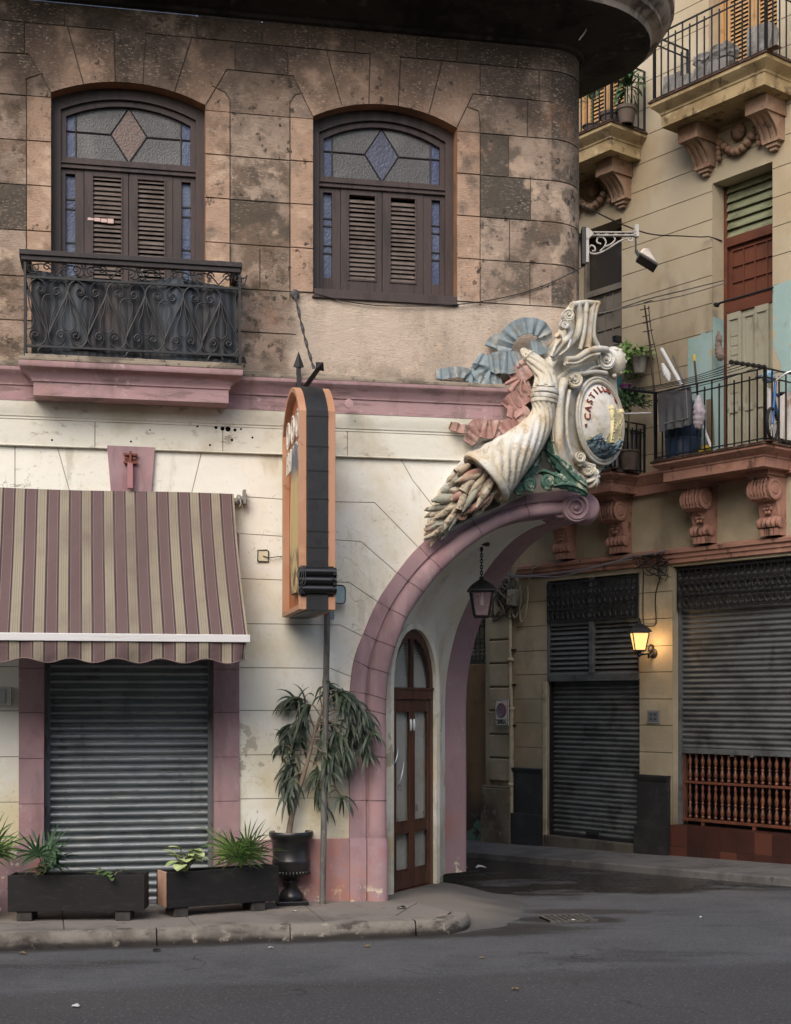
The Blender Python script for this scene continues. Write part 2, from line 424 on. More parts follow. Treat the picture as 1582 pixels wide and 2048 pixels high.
m_louv = MAT('louvre_slats', (102, 91, 84), [((80, 69, 63), [('noise', 5, .42, .62)], .8), ((130, 116, 104), [('noise', 14, .56, .7)], .5)], rough=.7, bump=((40, .2, None, .003),))
m_dark = MAT('dark_interior', (12, 11, 11), rough=.95, bump=(), spec=.1)
m_iron = MAT('black_wrought_iron', (24, 23, 24), [((50, 44, 40), [('noise', 14, .55, .7)], .7)], rough=.55, bump=((60, .2, None, .003),), spec=.5)
def glass(name, c, c2, scale=38, rough=.32):
    return MAT(name, c, [(c2, [('noise', 2, .4, .65)], .8)], rough=rough, bump=((scale, .8, None, .010), (scale * 2.2, .5, None, .005)), spec=.45)
m_gclear = glass('hammered_glass', (72, 70, 69), (100, 97, 94), 55)
m_gblue = glass('blue_leaded_glass', (58, 68, 98), (78, 90, 110), 40)
m_gdia = glass('violet_leaded_glass', (70, 72, 88), (60, 60, 74), 30, .3)
m_gdiab = glass('brown_leaded_glass', (98, 78, 68), (84, 66, 60), 45, .3)
m_lead = MAT('lead_came', (36, 32, 32), rough=.5, bump=())
m_steel = MAT('ribbed_steel', (150, 156, 158), [((122, 128, 130), [('noise', 2.2, .45, .65, (1, 1, 2))], .6), ((96, 92, 88), [('noise', 7, .58, .7, (.7, .7, 4))], .6), ((186, 182, 174), [('noise', 5, .60, .70, (.6, .6, 5))], .6), ((84, 78, 72), [('noise', 6, .55, .68, (1, 1, .2)), ('noise', 1.1, .45, .6)], .6), ((104, 74, 56), [('noise', 9, .64, .70), ('pos', Z, 1.4, .3, .4, 2)], .7)], rough=.4, metal=.25, bump=((30, .2, (.5, .5, 3), .004),))
m_redwood = MAT('varnished_red_timber', (80, 50, 36), [((54, 33, 25), [('noise', 3, .42, .62, (3, 3, .4))], .8), ((110, 76, 56), [('noise', 8, .6, .72, (3, 3, .6))], .5)], rough=.42, bump=((28, .2, (3, 3, .3), .003),), spec=.5)
m_pane = MAT('window_pane', (30, 34, 34), rough=.04, bump=(), spec=.8, trans=.0, alpha=.2)
m_blind = MAT('slatted_blind', (172, 176, 158), [((120, 124, 112), [('noise', 2, .4, .6)], .7)], rough=.8, bump=())

# ---------------------------------------------------------------- corner building
bld = thing('corner_building', 'corner building with bare stone upper wall, cream and pink ground floor and arched entrance', 'building', L.pt(-1, -1, 0))
ROWS = [9.507, 8.733, 8.261, 7.790, 7.310, 6.826, 6.36]
hp = L.hits
def opening(cx, hw, zs, rise, zb, n=12):
    R = (hw * hw + rise * rise) / (2 * rise)
    top = [(cx + hw * (1 - 2 * i / n), zs + math.sqrt(R * R - (hw * (1 - 2 * i / n)) ** 2) - (R - rise)) for i in range(n + 1)]
    return [(cx - hw, zb), (cx + hw, zb)] + top
W1 = dict(cx=-2.594, hw=.812, zs=8.787, rise=.175, zb=5.97)
W2 = dict(cx=.205, hw=.815, zs=8.765, rise=.197, zb=6.825)
op1 = opening(**W1); op2 = opening(**W2)
def px(*pts): return L.hits(pts)
lines = []
def hz(z, a, b): lines.append([(a, z), (b, z)])
UL = -5.6
Sx1, Sx2, Sx3, Sx4 = L.hit(53, 300)[0], L.hit(460, 300)[0], L.hit(580, 300)[0], L.hit(960, 300)[0]
k1l, k1r = L.hit(228, 60)[0], L.hit(292, 65)[0]; k2l, k2r = L.hit(740, 106)[0], L.hit(801, 114)[0]
z1 = ROWS[0]
hz(z1, UL, k1l); hz(z1, k1r, k2l); hz(z1, k2r, UT - .01)
for a in ([(228, 60), (231, 163)], [(292, 65), (286, 167)], [(135, 53), (167, 168)], [(384, 74), (349, 184)],
          [(0, 105), (57, 108), (102, 185)], [(586, 152), (454, 139), (412, 209)], [(586, 152), (625, 232)],
          [(740, 106), (738, 206)], [(801, 114), (797, 211)], [(651, 97), (683, 209)], [(884, 125), (857, 232)],
          [(1055, 199), (946, 188), (914, 255)], [(1055, 199), (1104, 204)],
          [(129, 8), (129, 50)], [(394, 12), (394, 76)], [(524, 30), (524, 87)], [(617, 45), (617, 93)], [(710, 45), (710, 103)], [(833, 60), (833, 117)], [(914, 70), (914, 123)], [(1037, 80), (1037, 135)],
          [(49, 45), (49, 107)], [(470, 83), (470, 140)], [(575, 92), (575, 151)], [(576, 93), (576, 150)], [(960, 128), (960, 190)], [(1078, 138), (1078, 200)],
          [(53, 158), (53, 745)], [(460, 200), (460, 745)], [(580, 205), (580, 600)], [(960, 248), (960, 610)],
          [(53, 158), (84, 147), (98, 180)], [(460, 200), (450, 185), (425, 172)], [(580, 205), (590, 190), (606, 186)], [(960, 248), (957, 222), (935, 214)],
          [(1055, 199), (1055, 271)], [(1017, 271), (1017, 353)], [(1061, 354), (1061, 440)], [(1019, 440), (1019, 522)], [(1060, 522), (1060, 608)],
          [(520, 500), (520, 575)], [(1104, 141), (1104, 612)]):
    lines.append(px(*a))
c1, c2 = W1['cx'], W2['cx']
for z in ROWS[1:6]:
    hz(z, UL, c1 - .80); hz(z, c1 + .80, c2 - .80); hz(z, c2 + .80, UT - .01)
hz(ROWS[6], UL, c1 - .8); hz(ROWS[6], c1 + .8, -.8)
for u in (-4.6, -5.1):
    for k in range(6): lines.append([(u - .2 * (k % 2), ROWS[k]), (u - .2 * (k % 2), ROWS[k + 1])])
def in_band(u, z):
    for W in (W1, W2):
        if W['zb'] - .1 < z < W['zs'] and W['hw'] - .02 < abs(u - W['cx']) < W['hw'] + .26: return True
        if z >= W['zs'] - .02 and z < W['zs'] + .72 and abs(u - W['cx']) < W['hw'] + .05: return .8
    return False
uw = MB(L)
panel(uw, [(UL, 5.8), (UT, 5.8), (UT, 9.75), (UL, 9.75)], [op1, op2], lines, lw=.013, depth=.014,
      wfun=lambda u, z: (.012 if in_band(u, z) is True else 0) + random.uniform(-.003, .003), attr=lambda u, z: float(in_band(u, z)))
def arc_path(wv, n=14):                 # plan of the rounded corner at offset wv
    a0 = math.atan2(L.dn.y, L.dn.x); a1 = math.atan2(S.dn.y, S.dn.x)
    return [CC + Vector((math.cos(a0 + (a1 - a0) * i / n), math.sin(a0 + (a1 - a0) * i / n), 0)) * (RC + wv) for i in range(n + 1)]
DT = UC - UT                            # tangent length on the side wall
def sweep(mb, prof, ua=None, sb=None, caps=True, corner=True):
    rows = []
    for wv, z in prof:
        r = []
        if ua is not None: r += [L.pt(u, wv, z) for u in ua]
        if corner: r += [p + Vector((0, 0, z)) for p in arc_path(wv)]
        if sb is not None: r += [S.pt(d, wv, z) for d in sb]
        rows.append(r)
    mb.grid(rows, raw=True)
prof = [(0, 4.72)]
for z in sorted(ROWS[:6]):
    prof += [(0, z - .007), (-.014, z - .006), (-.014, z + .006), (0, z + .007)]
prof += [(0, 9.75)]
cw = MB(); sweep(cw, prof)
base = len(uw.v); uw.v += cw.v; b0 = len(uw.f); uw.f += [tuple(base + i for i in f) for f in cw.f]
n_arc = 14
rnd = [random.uniform(.3, .86) for _ in range(40)]
for i in range(len(cw.f)):
    row = i // n_arc; seg = row // 4
    uw.fa['blk'].append(-1. if row % 4 == 2 else rnd[seg * 2 + (1 if (i % n_arc) > 6 else 0)]); uw.fa['band'].append(0.)
uw.fr = S
uw.add([(DT, 0, 4.72), (14, 0, 4.72), (14, 0, 9.75), (DT, 0, 9.75)], [(0, 1, 2, 3)]); padfa(uw, .6)
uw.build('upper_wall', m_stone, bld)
top = MB(); sweep(top, [(0, 9.75), (0, 12.6)], [-12, UT], [DT, 14]); top.fr = L
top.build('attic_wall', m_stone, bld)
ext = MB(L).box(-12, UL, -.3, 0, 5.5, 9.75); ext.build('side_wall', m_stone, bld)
ext = MB(L).box(-12, UL, -.3, -.001, 0, 5.5); ext.build('lower_side_wall', m_cream, bld)
ext = MB(L).box(-12, UL, -.3, .028, 0, .82); ext.build('plinth', m_pink, bld)
# reveals of the windows
rv = MB(L)
for op in (op1, op2):
    n = len(op); rv.grid([[(p[0], .012, p[1]) for p in op + op[:1]], [(p[0], -.26, p[1]) for p in op + op[:1]]])
rv.build('window_reveal', MAT('reveal_stone', (150, 106, 74), [((112, 84, 64), [('noise', 2, .42, .62)], .8), ((76, 62, 52), [('noise', 9, .58, .7)], .6)], rough=.92, bump=((40, .4, None, .008),)), bld)

def window(W, zt, has_sill, dia_mat, sid):
    """timber casement with arched leaded fanlight, two louvred leaves and leaded side lights"""
    cx, hw, zs, rise, zb = W['cx'], W['hw'], W['zs'], W['rise'], W['zb']
    def arcz(u, hw_, zs_, rise_):
        R = (hw_ * hw_ + rise_ * rise_) / (2 * rise_); return zs_ + math.sqrt(max(0, R * R - (u - cx) ** 2)) - (R - rise_)
    f = MB(L); N = 16
    # outer box frame following the opening
    o1 = opening(cx, hw + .01, zs, rise, zb - .05); o2 = opening(cx, hw - .095, zs - .10, rise - .015, zb + .06 if has_sill else zb - .05)
    def ring(a, b, w0, w1):
        n = len(a); vs = [(p[0], w1, p[1]) for p in a] + [(p[0], w1, p[1]) for p in b] + [(p[0], w0, p[1]) for p in b] + [(p[0], w0, p[1]) for p in a]
        f.add(vs, [(i, (i + 1) % n, (i + 1) % n + n, i + n) for i in range(n)] + [(i + n, (i + 1) % n + n, (i + 1) % n + 2 * n, i + 2 * n) for i in range(n)] + [(i + 3 * n, (i + 1) % n + 3 * n, (i + 1) % n, i) for i in range(n)])
    ring(o1, o2, -.30, -.16)
    o3 = opening(cx, hw - .15, zs - .155, rise - .02, zt + .055)
    o2b = opening(cx, hw - .09, zs - .095, rise - .015, zt - .03)
    ring(o2b, o3, -.28, -.20)
    win = f.build('window', m_wood, bld, bevel=.004)
    # transom rail, with its mouldings
    t = MB(L); a, b = cx - hw + .09, cx + hw - .09
    t.box(a, b, -.27, -.185, zt - .075, zt + .02); t.box(a, b, -.27, -.165, zt - .022, zt); t.box(a, b, -.27, -.172, zt - .07, zt - .045)
    t.build('transom', m_wood, win, bevel=.004)
    # fanlight panes
    zi = zt + .055; hi = hw - .15; sb = .10; ztop = lambda u: arcz(u, hi, zs - .155, rise - .02) + .005
    zc = (zi + ztop(cx)) / 2; dw = .195; dh = (ztop(cx) - zi) / 2
    zm = zc - .005
    g = MB(L); gw = -.25
    def pane(mb, poly): mb.add([(p[0], gw, p[1]) for p in poly], [tuple(range(len(poly)))])
    def arcpts(u0, u1, n=8): return [(u0 + (u1 - u0) * i / n, ztop(u0 + (u1 - u0) * i / n)) for i in range(n + 1)]
    uL, uR = cx - hi, cx + hi
    pane(g, [(uL + sb, zm), (cx - dw, zm), (cx, zc + dh)] + arcpts(cx, uL + sb)[1:]); pane(g, [(cx + dw, zm), (uR - sb, zm)] + arcpts(uR - sb, cx))
    pane(g, [(uL + sb, zi), (cx, zi), (cx - dw, zm), (uL + sb, zm)]); pane(g, [(cx, zi), (uR - sb, zi), (uR - sb, zm), (cx + dw, zm)])
    g.build('fanlight_pane', m_gclear, win)
    g = MB(L); pane(g, [(cx, zi), (cx + dw, zc), (cx, zc + dh), (cx - dw, zc)]); g.build('diamond_pane', dia_mat, win)
    g = MB(L); pane(g, [(uL, zi), (uL + sb, zi), (uL + sb, ztop(uL + sb)), (uL, ztop(uL))]); pane(g, [(uR - sb, zi), (uR, zi), (uR, ztop(uR)), (uR - sb, ztop(uR - sb))])
    g.build('corner_pane', m_gblue, win)
    ld = MB(L); q = .0075
    for p in ([(cx, zi), (cx + dw, zc), (cx, zc + dh), (cx - dw, zc), (cx, zi)], [(uL, zm), (cx - dw, zm)], [(cx + dw, zm), (uR, zm)], [(uL + sb, zi), (uL + sb, ztop(uL + sb))], [(uR - sb, zi), (uR - sb, ztop(uR - sb))]):
        ld.tube([(u, gw + .004, z) for u, z in p], q * 1.3, 6)
    ld.build('lead_bars', m_lead, win)
    # side lights: stiles and small panes
    zb2 = zb + (.07 if has_sill else -.04); z2 = zt - .075
    st = MB(L)
    sl0, sl1 = uL - .005, uL + .095
    zp0, zp1 = zb2 + .17, z2 - .05
    def jamb(a0, a1, g0, g1):
        st.box(a0, g0, -.27, -.205, zb2, z2); st.box(g1, a1, -.27, -.205, zb2, z2); st.box(g0, g1, -.27, -.205, zb2, zp0); st.box(g0, g1, -.27, -.205, zp1, z2)
    lj = (cx - hw + .09, cx - .475); rj = (cx + .475, cx + hw - .09)
    jamb(lj[0], lj[1], sl0, sl1); jamb(rj[0], rj[1], 2 * cx - sl1, 2 * cx - sl0)
    st.build('side_stile', m_wood, win, bevel=.004)
    g = MB(L); bars = MB(L); nz = [0, .30, .39, .62, .71, 1.] if has_sill else [0, .12, .2, .31, .37, .56, .62, .81, .865, 1.]
    for a0 in (sl0, 2 * cx - sl1):
        a1 = a0 + sl1 - sl0
        g.add([(a0, -.255, zp0), (a1, -.255, zp0), (a1, -.255, zp1), (a0, -.255, zp1)], [(0, 1, 2, 3)])
        for k in nz[1:-1]: bars.box(a0, a1, -.265, -.243, zp0 + (zp1 - zp0) * k - .007, zp0 + (zp1 - zp0) * k + .007)
    g.build('side_pane', m_gblue, win); bars.build('glazing_bar', m_lead, win)
    # louvred leaves
    for sgn in (-1, 1):
        x0, x1 = (cx - .472, cx - .003) if sgn < 0 else (cx + .003, cx + .472)
        lf = MB(L); a0 = x0 + (.095 if sgn < 0 else .08); a1 = x1 - (.08 if sgn < 0 else .095)
        if sgn > 0: a0, a1 = x0 + .095, x1 - .095
        zl0, zl1 = zb2 + .17, z2 - .06
        lf.box(x0, a0, -.265, -.20, zb2, z2); lf.box(a1, x1, -.265, -.20, zb2, z2); lf.box(a0, a1, -.265, -.20, zb2, zl0); lf.box(a0, a1, -.265, -.20, zl1, z2)
        lf.box(a0 - .02, a0, -.2, -.19, zl0 - .02, zl1 + .02); lf.box(a1, a1 + .02, -.2, -.19, zl0 - .02, zl1 + .02); lf.box(a0, a1, -.2, -.19, zl1, zl1 + .02); lf.box(a0, a1, -.2, -.19, zl0 - .02, zl0)
        leaf = lf.build('shutter_leaf', m_wood, win, bevel=.004)
        lv = MB(L); p = .0505; z = zl0 + .024
        while z < zl1 - .01:
            jt = random.uniform(-.006, .006)
            lv.add([(a0, -.207, z - .023 + jt), (a1, -.207, z - .023 + jt), (a1, -.24, z + .014), (a0, -.24, z + .014), (a0, -.207, z - .008 + jt), (a1, -.207, z - .008 + jt), (a1, -.24, z + .024), (a0, -.24, z + .024)],
                   [(0, 3, 2, 1), (4, 5, 6, 7), (0, 1, 5, 4), (1, 2, 6, 5), (2, 3, 7, 6), (3, 0, 4, 7)]); z += p
        lv.build('louvre', m_louv, win)
    if has_sill:
        s = MB(L); s.box(cx - hw + .01, cx + hw + .0, -.2, .012, zb - .035, zb + .05); s.box(cx - hw - .01, cx + hw + .012, -.1, .035, zb - .055, zb - .033)
        s.build('sill', m_wood, win, bevel=.005)
    bk = MB(L).box(cx - hw, cx + hw, -.36, -.34, zb, zs + rise); bk.build('backing', m_dark, win)
    return win
window(W1, 8.14, False, m_gdiab, 1)
window(W2, 8.14, True, m_gdia, 2)
# paper stuck in the left window's louvres
pb = MB(L)
for i in range(4): pb.box(-3.03 + .07 * i, -2.965 + .07 * i, -.215, -.19, 7.525 - .006 * i, 7.555 + .004 * (i % 2))
pb.build('paper_scrap', MAT('crumpled_paper', (196, 168, 160), rough=.9), label='scrap of crumpled pale paper wedged between louvres of the window above the balcony', cat='paper', bevel=.004)

# string course, entablature, lip
sc_prof = [(0, 5.50), (.075, 5.50), (.075, 5.655), (.09, 5.66), (.09, 5.675), (.10, 5.69), (.12, 5.73), (.15, 5.765), (.185, 5.79), (.19, 5.80), (.19, 5.835)]
sp = MB(); sweep(sp, sc_prof, [-12, -3, 0, 1.86], corner=False); sweep(sp, sc_prof, None, [1.3, 14], corner=False)
sp.build('string_course', m_pinkc, bld, smooth=35)
cp = MB(); sweep(cp, [(.195, 5.836), (.195, 5.862), (.05, 5.925), (0, 5.94)], [-12, -3, -1, 1.75], corner=False); cp.build('string_course_cap', m_cap, bld)
en = MB(); sweep(en, [(.022, 5.05), (.022, 5.31), (.04, 5.315), (.04, 5.335), (.05, 5.345), (.055, 5.38), (.07, 5.42), (.07, 5.50)], [-12, -3, 0, 1.75], corner=False)
sweep(en, [(.022, 5.05), (.022, 5.31), (.06, 5.35), (.07, 5.50)], None, [1.3, 14], corner=False); en.build('entablature', m_frieze, bld, smooth=30)
en = MB(L); fl = [[(u, 5.05), (u, 5.31)] for u in (L.hit(190, 850)[0], L.hit(445, 860)[0], L.hit(694, 880)[0], -4.6)]
panel(en, [(UL, 5.045), (1.75, 5.045), (1.75, 5.31), (UL, 5.31)], [], fl, lw=.01, depth=.008, w=.034); en.build('frieze', m_frieze, bld)
ho = MB(L)
for x, y, r in ((395, 852, 5), (418, 848, 4), (432, 855, 6), (445, 857, 8), (456, 858, 10), (470, 860, 6), (482, 858, 4), (464, 880, 5), (420, 890, 4), (505, 875, 4), (104, 880, 4), (262, 883, 4), (300, 860, 3), (515, 848, 3)):
    c_ = L.hit(x, y, .036); ho.lathe((c_[0], .033, c_[1]), [(r * .0032, 0), (r * .0026, .0035), (.0005, .0036)], 7, L.dn)
ho.build('hole', m_dark, bld)
lp = MB(L).box(UL, 1.5, -.02, .045, 5.03, 5.046); lp.build('frieze_lip', m_frieze, bld, bevel=.006)

# arch curves in (u,z) on the front, mirrored on the side
O_px = [(698, 1802), (698, 1600), (698, 1440), (699, 1382), (707, 1321), (726, 1268), (754, 1204), (793, 1146), (836, 1094), (900, 1040), (965, 1008), (1030, 988), (1090, 981), (1150, 984)]
M_px = [(735, 1802), (735, 1600), (733, 1440), (734, 1388), (738, 1336), (753, 1282), (780, 1220), (816, 1165), (858, 1118), (917, 1068), (977, 1036), (1036, 1016), (1092, 1007), (1150, 1006)]
I_px = [(772, 1802), (772, 1600), (771, 1448), (772, 1400), (777, 1348), (790, 1296), (813, 1238), (846, 1187), (882, 1143), (935, 1095), (990, 1060), (1042, 1041), (1092, 1033), (1140, 1028)]
def curve(pxs): return catmull(hp(pxs), 4)
cO, cM, cI = curve(O_px), curve(M_px), curve(I_px)
NA = len(cO)
def arch(fr, flip):
    g = lambda p, wv: ((UC - p.x) if flip else p.x, wv, p.y)
    rows = []
    for o, m, i in zip(cO, cM, cI):
        r = [g(o, -.02), g(o, .055), g(o.lerp(m, .45), .06), g(o.lerp(m, .86), .055), g(o.lerp(m, .9), .03), g(m, .03)]
        for k in range(1, 9):
            a = math.pi * k / 9; t = .5 - .5 * math.cos(a); r.append(g(m.lerp(i, t), .03 + .075 * math.sin(a)))
        r += [g(i, .02), g(i, -.30)]
        rows.append(r)
    a = MB(fr); a.grid(rows); return a
am = arch(L, False)
a1 = am.build('arch_moulding', m_pink, bld, smooth=40)
jm = MB(L)                              # joints cut across the arch stones
for t in (4, 6, 9, 12, 16, 20, 24, 28, 32, 38, 45):
    o, m, i = cO[t], cM[t], cI[t]; pts = [(o.x, .057, o.y), (o.lerp(m, .86).x, .058, o.lerp(m, .86).y), (m.x, .033, m.y)]
    for k in range(1, 9):
        a = math.pi * k / 9; q = m.lerp(i, .5 - .5 * math.cos(a)); pts.append((q.x, .032 + .075 * math.sin(a), q.y))
    jm.tube(pts, .0035, 5)
jm.build('arch_joint', MAT('dark_joint', (84, 58, 62), rough=.95, bump=()), a1)  # dark lines along the stone joints
arch(S, True).build('arch_moulding', m_pink, bld, smooth=40)

# cream ground-floor wall around the shutter opening and the arch
ul, ur = -3.478, -1.689; pl, pr = -3.734, -1.419
zsh = 4.42
lw_lines = []
LR = [1.278, 1.756, 2.24, 2.707, 3.184, 3.665, 4.17, 4.565]
def umax(z):
    for p, q in zip(cO, cO[1:]):
        if p.y <= z <= q.y: return p.x + (q.x - p.x) * (z - p.y) / max(1e-6, q.y - p.y)
    return cO[-1].x
for z in LR[:3]: lw_lines.append([(pr, z), (umax(z), z)]); lw_lines.append([(UL, z), (pl, z)])
for z in LR[3:]: lw_lines.append([(UL, z), (pl, z)])
for pts in ([(480, 1335), (662, 1337), (701, 1353)], [(480, 1247), (680, 1250), (726, 1273)], [(480, 1157), (699, 1165), (756, 1204)], [(480, 1067), (722, 1083), (793, 1145)],
            [(480, 993), (640, 1003), (749, 1005), (836, 1094)], [(800, 915), (825, 960), (866, 1012)], [(30, 893), (30, 990)], [(115, 895), (142, 992)], [(404, 901), (381, 996)]):
    lw_lines.append(px(*pts))
lwm = MB(L)
arch_out = [(p.x, p.y) for p in cO]
panel(lwm, [(UL, .10), (arch_out[0][0] + .06, .10)] + [(p[0] + .03, p[1]) for p in arch_out[2:]] + [(UT, 4.8), (UT, 5.06), (UL, 5.06)],
      [[(pl + .01, -.1), (pr - .01, -.1)] + [((pl + pr) / 2 + 1.145 * (1 - 2 * i / 12), 4.15 + math.sqrt(1.803 ** 2 - (1.157 * (1 - 2 * i / 12)) ** 2) - 1.383) for i in range(13)]], lw_lines, lw=.009, depth=.008)
lwm.fr = S
sp = [(UC - p[0] - .02, 0, p[1]) for p in arch_out[1::2]]; lwm.add([(UC - arch_out[0][0], 0, -.3)] + sp + [(DT, 0, 4.8), (DT, 0, 5.8), (14, 0, 5.8), (14, 0, -.3)], [tuple(range(len(sp) + 5))]); padfa(lwm)
lwm.build('lower_wall', m_cream, bld)
ev = MB(L)                              # keystone and pink surround of the shop opening
ks = px((214, 892), (310, 896), (303, 990), (222, 987))
ev.prism(ks, -.05, .05)
ksd = ev.build('keystone', m_pink, bld, bevel=.006)
su = MB(L)
segs = [(pl, .8, ul), (ur, .8, pr)]
joints = []
for z in LR[:6]: joints += [[(pl, z - .02), (ul, z - .02)], [(ur, z - .02), (pr, z - .02)]]
R0 = ((1.157 ** 2) + .42 ** 2) / (2 * .42)
arcp = [((pl + pr) / 2 + 1.157 * (1 - 2 * i / 12), 4.16 + math.sqrt(R0 ** 2 - (1.157 * (1 - 2 * i / 12)) ** 2) - (R0 - .42)) for i in range(13)]
panel(su, [(pl, .10), (ul, .10), (ul, 4.12), (ur, 4.12), (ur, .10), (pr, .10)] + arcp, [], joints, lw=.008, depth=.006, w=.03)
su.grid([[(pr, -.03, .1), (pr, -.03, 4.16)], [(pr, .03, .1), (pr, .03, 4.16)]]); su.grid([[(pl, -.03, .1), (pl, -.03, 4.16)], [(pl, .03, .1), (pl, .03, 4.16)]])
for u in (ul, ur): su.grid([[(u, .03, .1), (u, .03, 4.12)], [(u, -.3, .1), (u, -.3, 4.12)]])
su.grid([[(ul, .03, 4.12), (ur, .03, 4.12)], [(ul, -.3, 4.12), (ur, -.3, 4.12)]])
padfa(su); su.build('shop_surround', m_pink, bld)
rs = MB(L)
zz = .16; pit = .0845; dj = 0
while zz < 4.1:
    pr_ = [(-.262, 0), (-.222, .004), (-.204, .014), (-.199, .028), (-.203, .040), (-.212, .048), (-.262, .050), (-.274, .058), (-.274, .076), (-.262, .0845)]
    rs.grid([[(ul + .05, a + random.uniform(-.001, .001), zz + b), (ur - .05, a + dj, zz + b)] for a, b in pr_]); zz += pit; dj = random.uniform(-.006, .006)
rsh = rs.build('roller_shutter', m_steel, bld, smooth=50)
gd = MB(L)
for u in (ul + .002, ur - .055): gd.box(u, u + .053, -.25, -.17, .14, 4.1)
gd.box(ul + .05, ur - .05, -.23, -.195, .135, .17); gd.build('guide_rail', MAT('galvanised_rail', (120, 122, 124), [((70, 62, 56), [('noise', 6, .5, .66, (1, 1, .4))], .7)], rough=.5, metal=.5), rsh, bevel=.003)
hs_ = MB(L).box(ul + .1, ul + .35, -.2, -.165, 1.60, 1.66); hs_.box(-2.5, -2.3, -.205, -.18, .2, .23)
pn = MB(L)                              # painted plinth
panel(pn, [(pr, .10), (cO[0].x, .10), (cO[0].x, .825), (pr, .825)], [], [], w=.028); pn.grid([[(pr, .028, .825), (cO[0].x, .028, .825)], [(pr, -.01, .832), (cO[0].x, -.01, .832)]])
panel(pn, [(UL, .10), (pl, .10), (pl, .82), (UL, .82)], [], [], w=.028); padfa(pn)
pn.build('plinth', m_pink, bld)
ax = MB(L)                              # thicker foot of the arch
rows = []
for z in (.10, .79, .825, .84):
    d = .03 if z < .8 else .012
    r = [(cO[0].x - .002, -.02, z), (cO[0].x - .002, .055 + d, z), (cM[0].x - .03, .06 + d, z), (cM[0].x - .02, .035 + d, z)]
    for k in range(1, 9):
        a = math.pi * k / 9; r.append((cM[0].x + (cI[0].x - cM[0].x + d * .5) * (.5 - .5 * math.cos(a)), .03 + d + .08 * math.sin(a), z))
    r.append((cI[0].x + d * .5, -.3, z)); rows.append(r)
ax.grid(rows); ax.build('arch_foot', m_pink, bld, smooth=40)

# cornice over the street, carried round the corner
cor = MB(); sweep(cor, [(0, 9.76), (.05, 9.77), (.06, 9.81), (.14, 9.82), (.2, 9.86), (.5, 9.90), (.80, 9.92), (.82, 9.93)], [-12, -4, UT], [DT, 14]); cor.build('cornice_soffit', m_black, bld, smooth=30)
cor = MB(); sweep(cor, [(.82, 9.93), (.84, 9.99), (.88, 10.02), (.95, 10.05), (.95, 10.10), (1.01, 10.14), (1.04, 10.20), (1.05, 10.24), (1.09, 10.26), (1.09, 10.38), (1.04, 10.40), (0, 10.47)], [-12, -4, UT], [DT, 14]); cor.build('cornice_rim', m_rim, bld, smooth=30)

# vaulted niche behind the arch and its white casing
NZ = NA
rows = []
DOORM = L.pt(0, 0, 0)
dA = depth_pt(777, 1400, 16.1); dB = depth_pt(862, 1400, 17.0)
dA.z = dB.z = 0
dmid = (dA + dB) / 2; ddir = (dB - dA).normalized(); dnor = Vector((ddir.y, -ddir.x, 0))
DW = (dB - dA).length
Df = Fr(dA, ddir, dnor)                 # plane of the entrance door
for i in cI:
    p1 = L.pt(i.x, -.30, i.y); p2 = S.pt(UC - i.x, -.30, i.y); z = i.y
    mid = (p1 + p2) / 2
    k = min(1, max(0, (z - 2.4) / 2.0)); k = k * k * (3 - 2 * k)
    q1 = (dA - dnor * .03).lerp(p1.lerp(p2, .22), k); q2 = (dB - dnor * .03).lerp(p1.lerp(p2, .78), k)
    q1.z = q2.z = z
    inw = Vector((-.947, .322, 0)) * .16 * k * (1 - k * .6)
    ctrl = [p1, p1.lerp(q1, .6) + inw * .3, q1 + inw, (q1 + q2) / 2 + inw * 1.3, q2 + inw, p2.lerp(q2, .6) + inw * .3, p2]
    rows.append(catmull(ctrl, 3))
vt = MB(); vt.grid(rows, raw=True); vt.build('vault', m_cream, bld, smooth=60)
# ---------------------------------------------------------------- entrance door in the niche (plane Df: u from left jamb, w outward)
def lensarch(u0, u1, z0, zs, zt, n=14):
    c = (u0 + u1) / 2; h = (u1 - u0) / 2
    return [(u0, z0), (u1, z0)] + [(c + h * math.cos(math.pi * i / n), zs + (zt - zs) * math.sin(math.pi * i / n) ** .85) for i in range(n + 1)]
DZ0, DZS, DZT = .135, 2.46, 3.19
outer = lensarch(0, DW, DZ0, DZS, DZT)
d = MB(Df)
def dring(mb, a, b, w0, w1):
    n = len(a); vs = [(p[0], w1, p[1]) for p in a] + [(p[0], w1, p[1]) for p in b] + [(p[0], w0, p[1]) for p in b] + [(p[0], w0, p[1]) for p in a]
    mb.add(vs, [(i, (i + 1) % n, (i + 1) % n + n, i + n) for i in range(n)] + [(i + n, (i + 1) % n + n, (i + 1) % n + 2 * n, i + 2 * n) for i in range(n)] + [(i + 3 * n, (i + 1) % n + 3 * n, (i + 1) % n, i) for i in range(n)])
dring(d, outer, lensarch(.075, DW - .075, DZ0 - .05, DZS, DZT - .11), -.02, .03)
door = d.build('entrance_door', m_redwood, bld, bevel=.004)
cs = MB(Df); dring(cs, lensarch(-.075, DW + .085, DZ0 - .02, DZS, DZT + .07), lensarch(-.005, DW + .005, DZ0 - .02, DZS, DZT + .005), -.12, .075)
cs.build('door_casing', m_cream, bld, bevel=.008)
t = MB(Df); zt_ = 2.36
t.box(.03, DW - .03, -.02, .045, zt_, zt_ + .14); t.box(.02, DW - .02, -.02, .055, zt_ + .11, zt_ + .14)
t.box(DW / 2 - .04, DW / 2 + .04, -.01, .028, zt_ + .14, DZT - .07); t.box(DW / 2 - .012, DW / 2 + .012, .028, .038, zt_ + .14, DZT - .09)
t.build('transom', m_redwood, door, bevel=.005)
hw = DW / 2
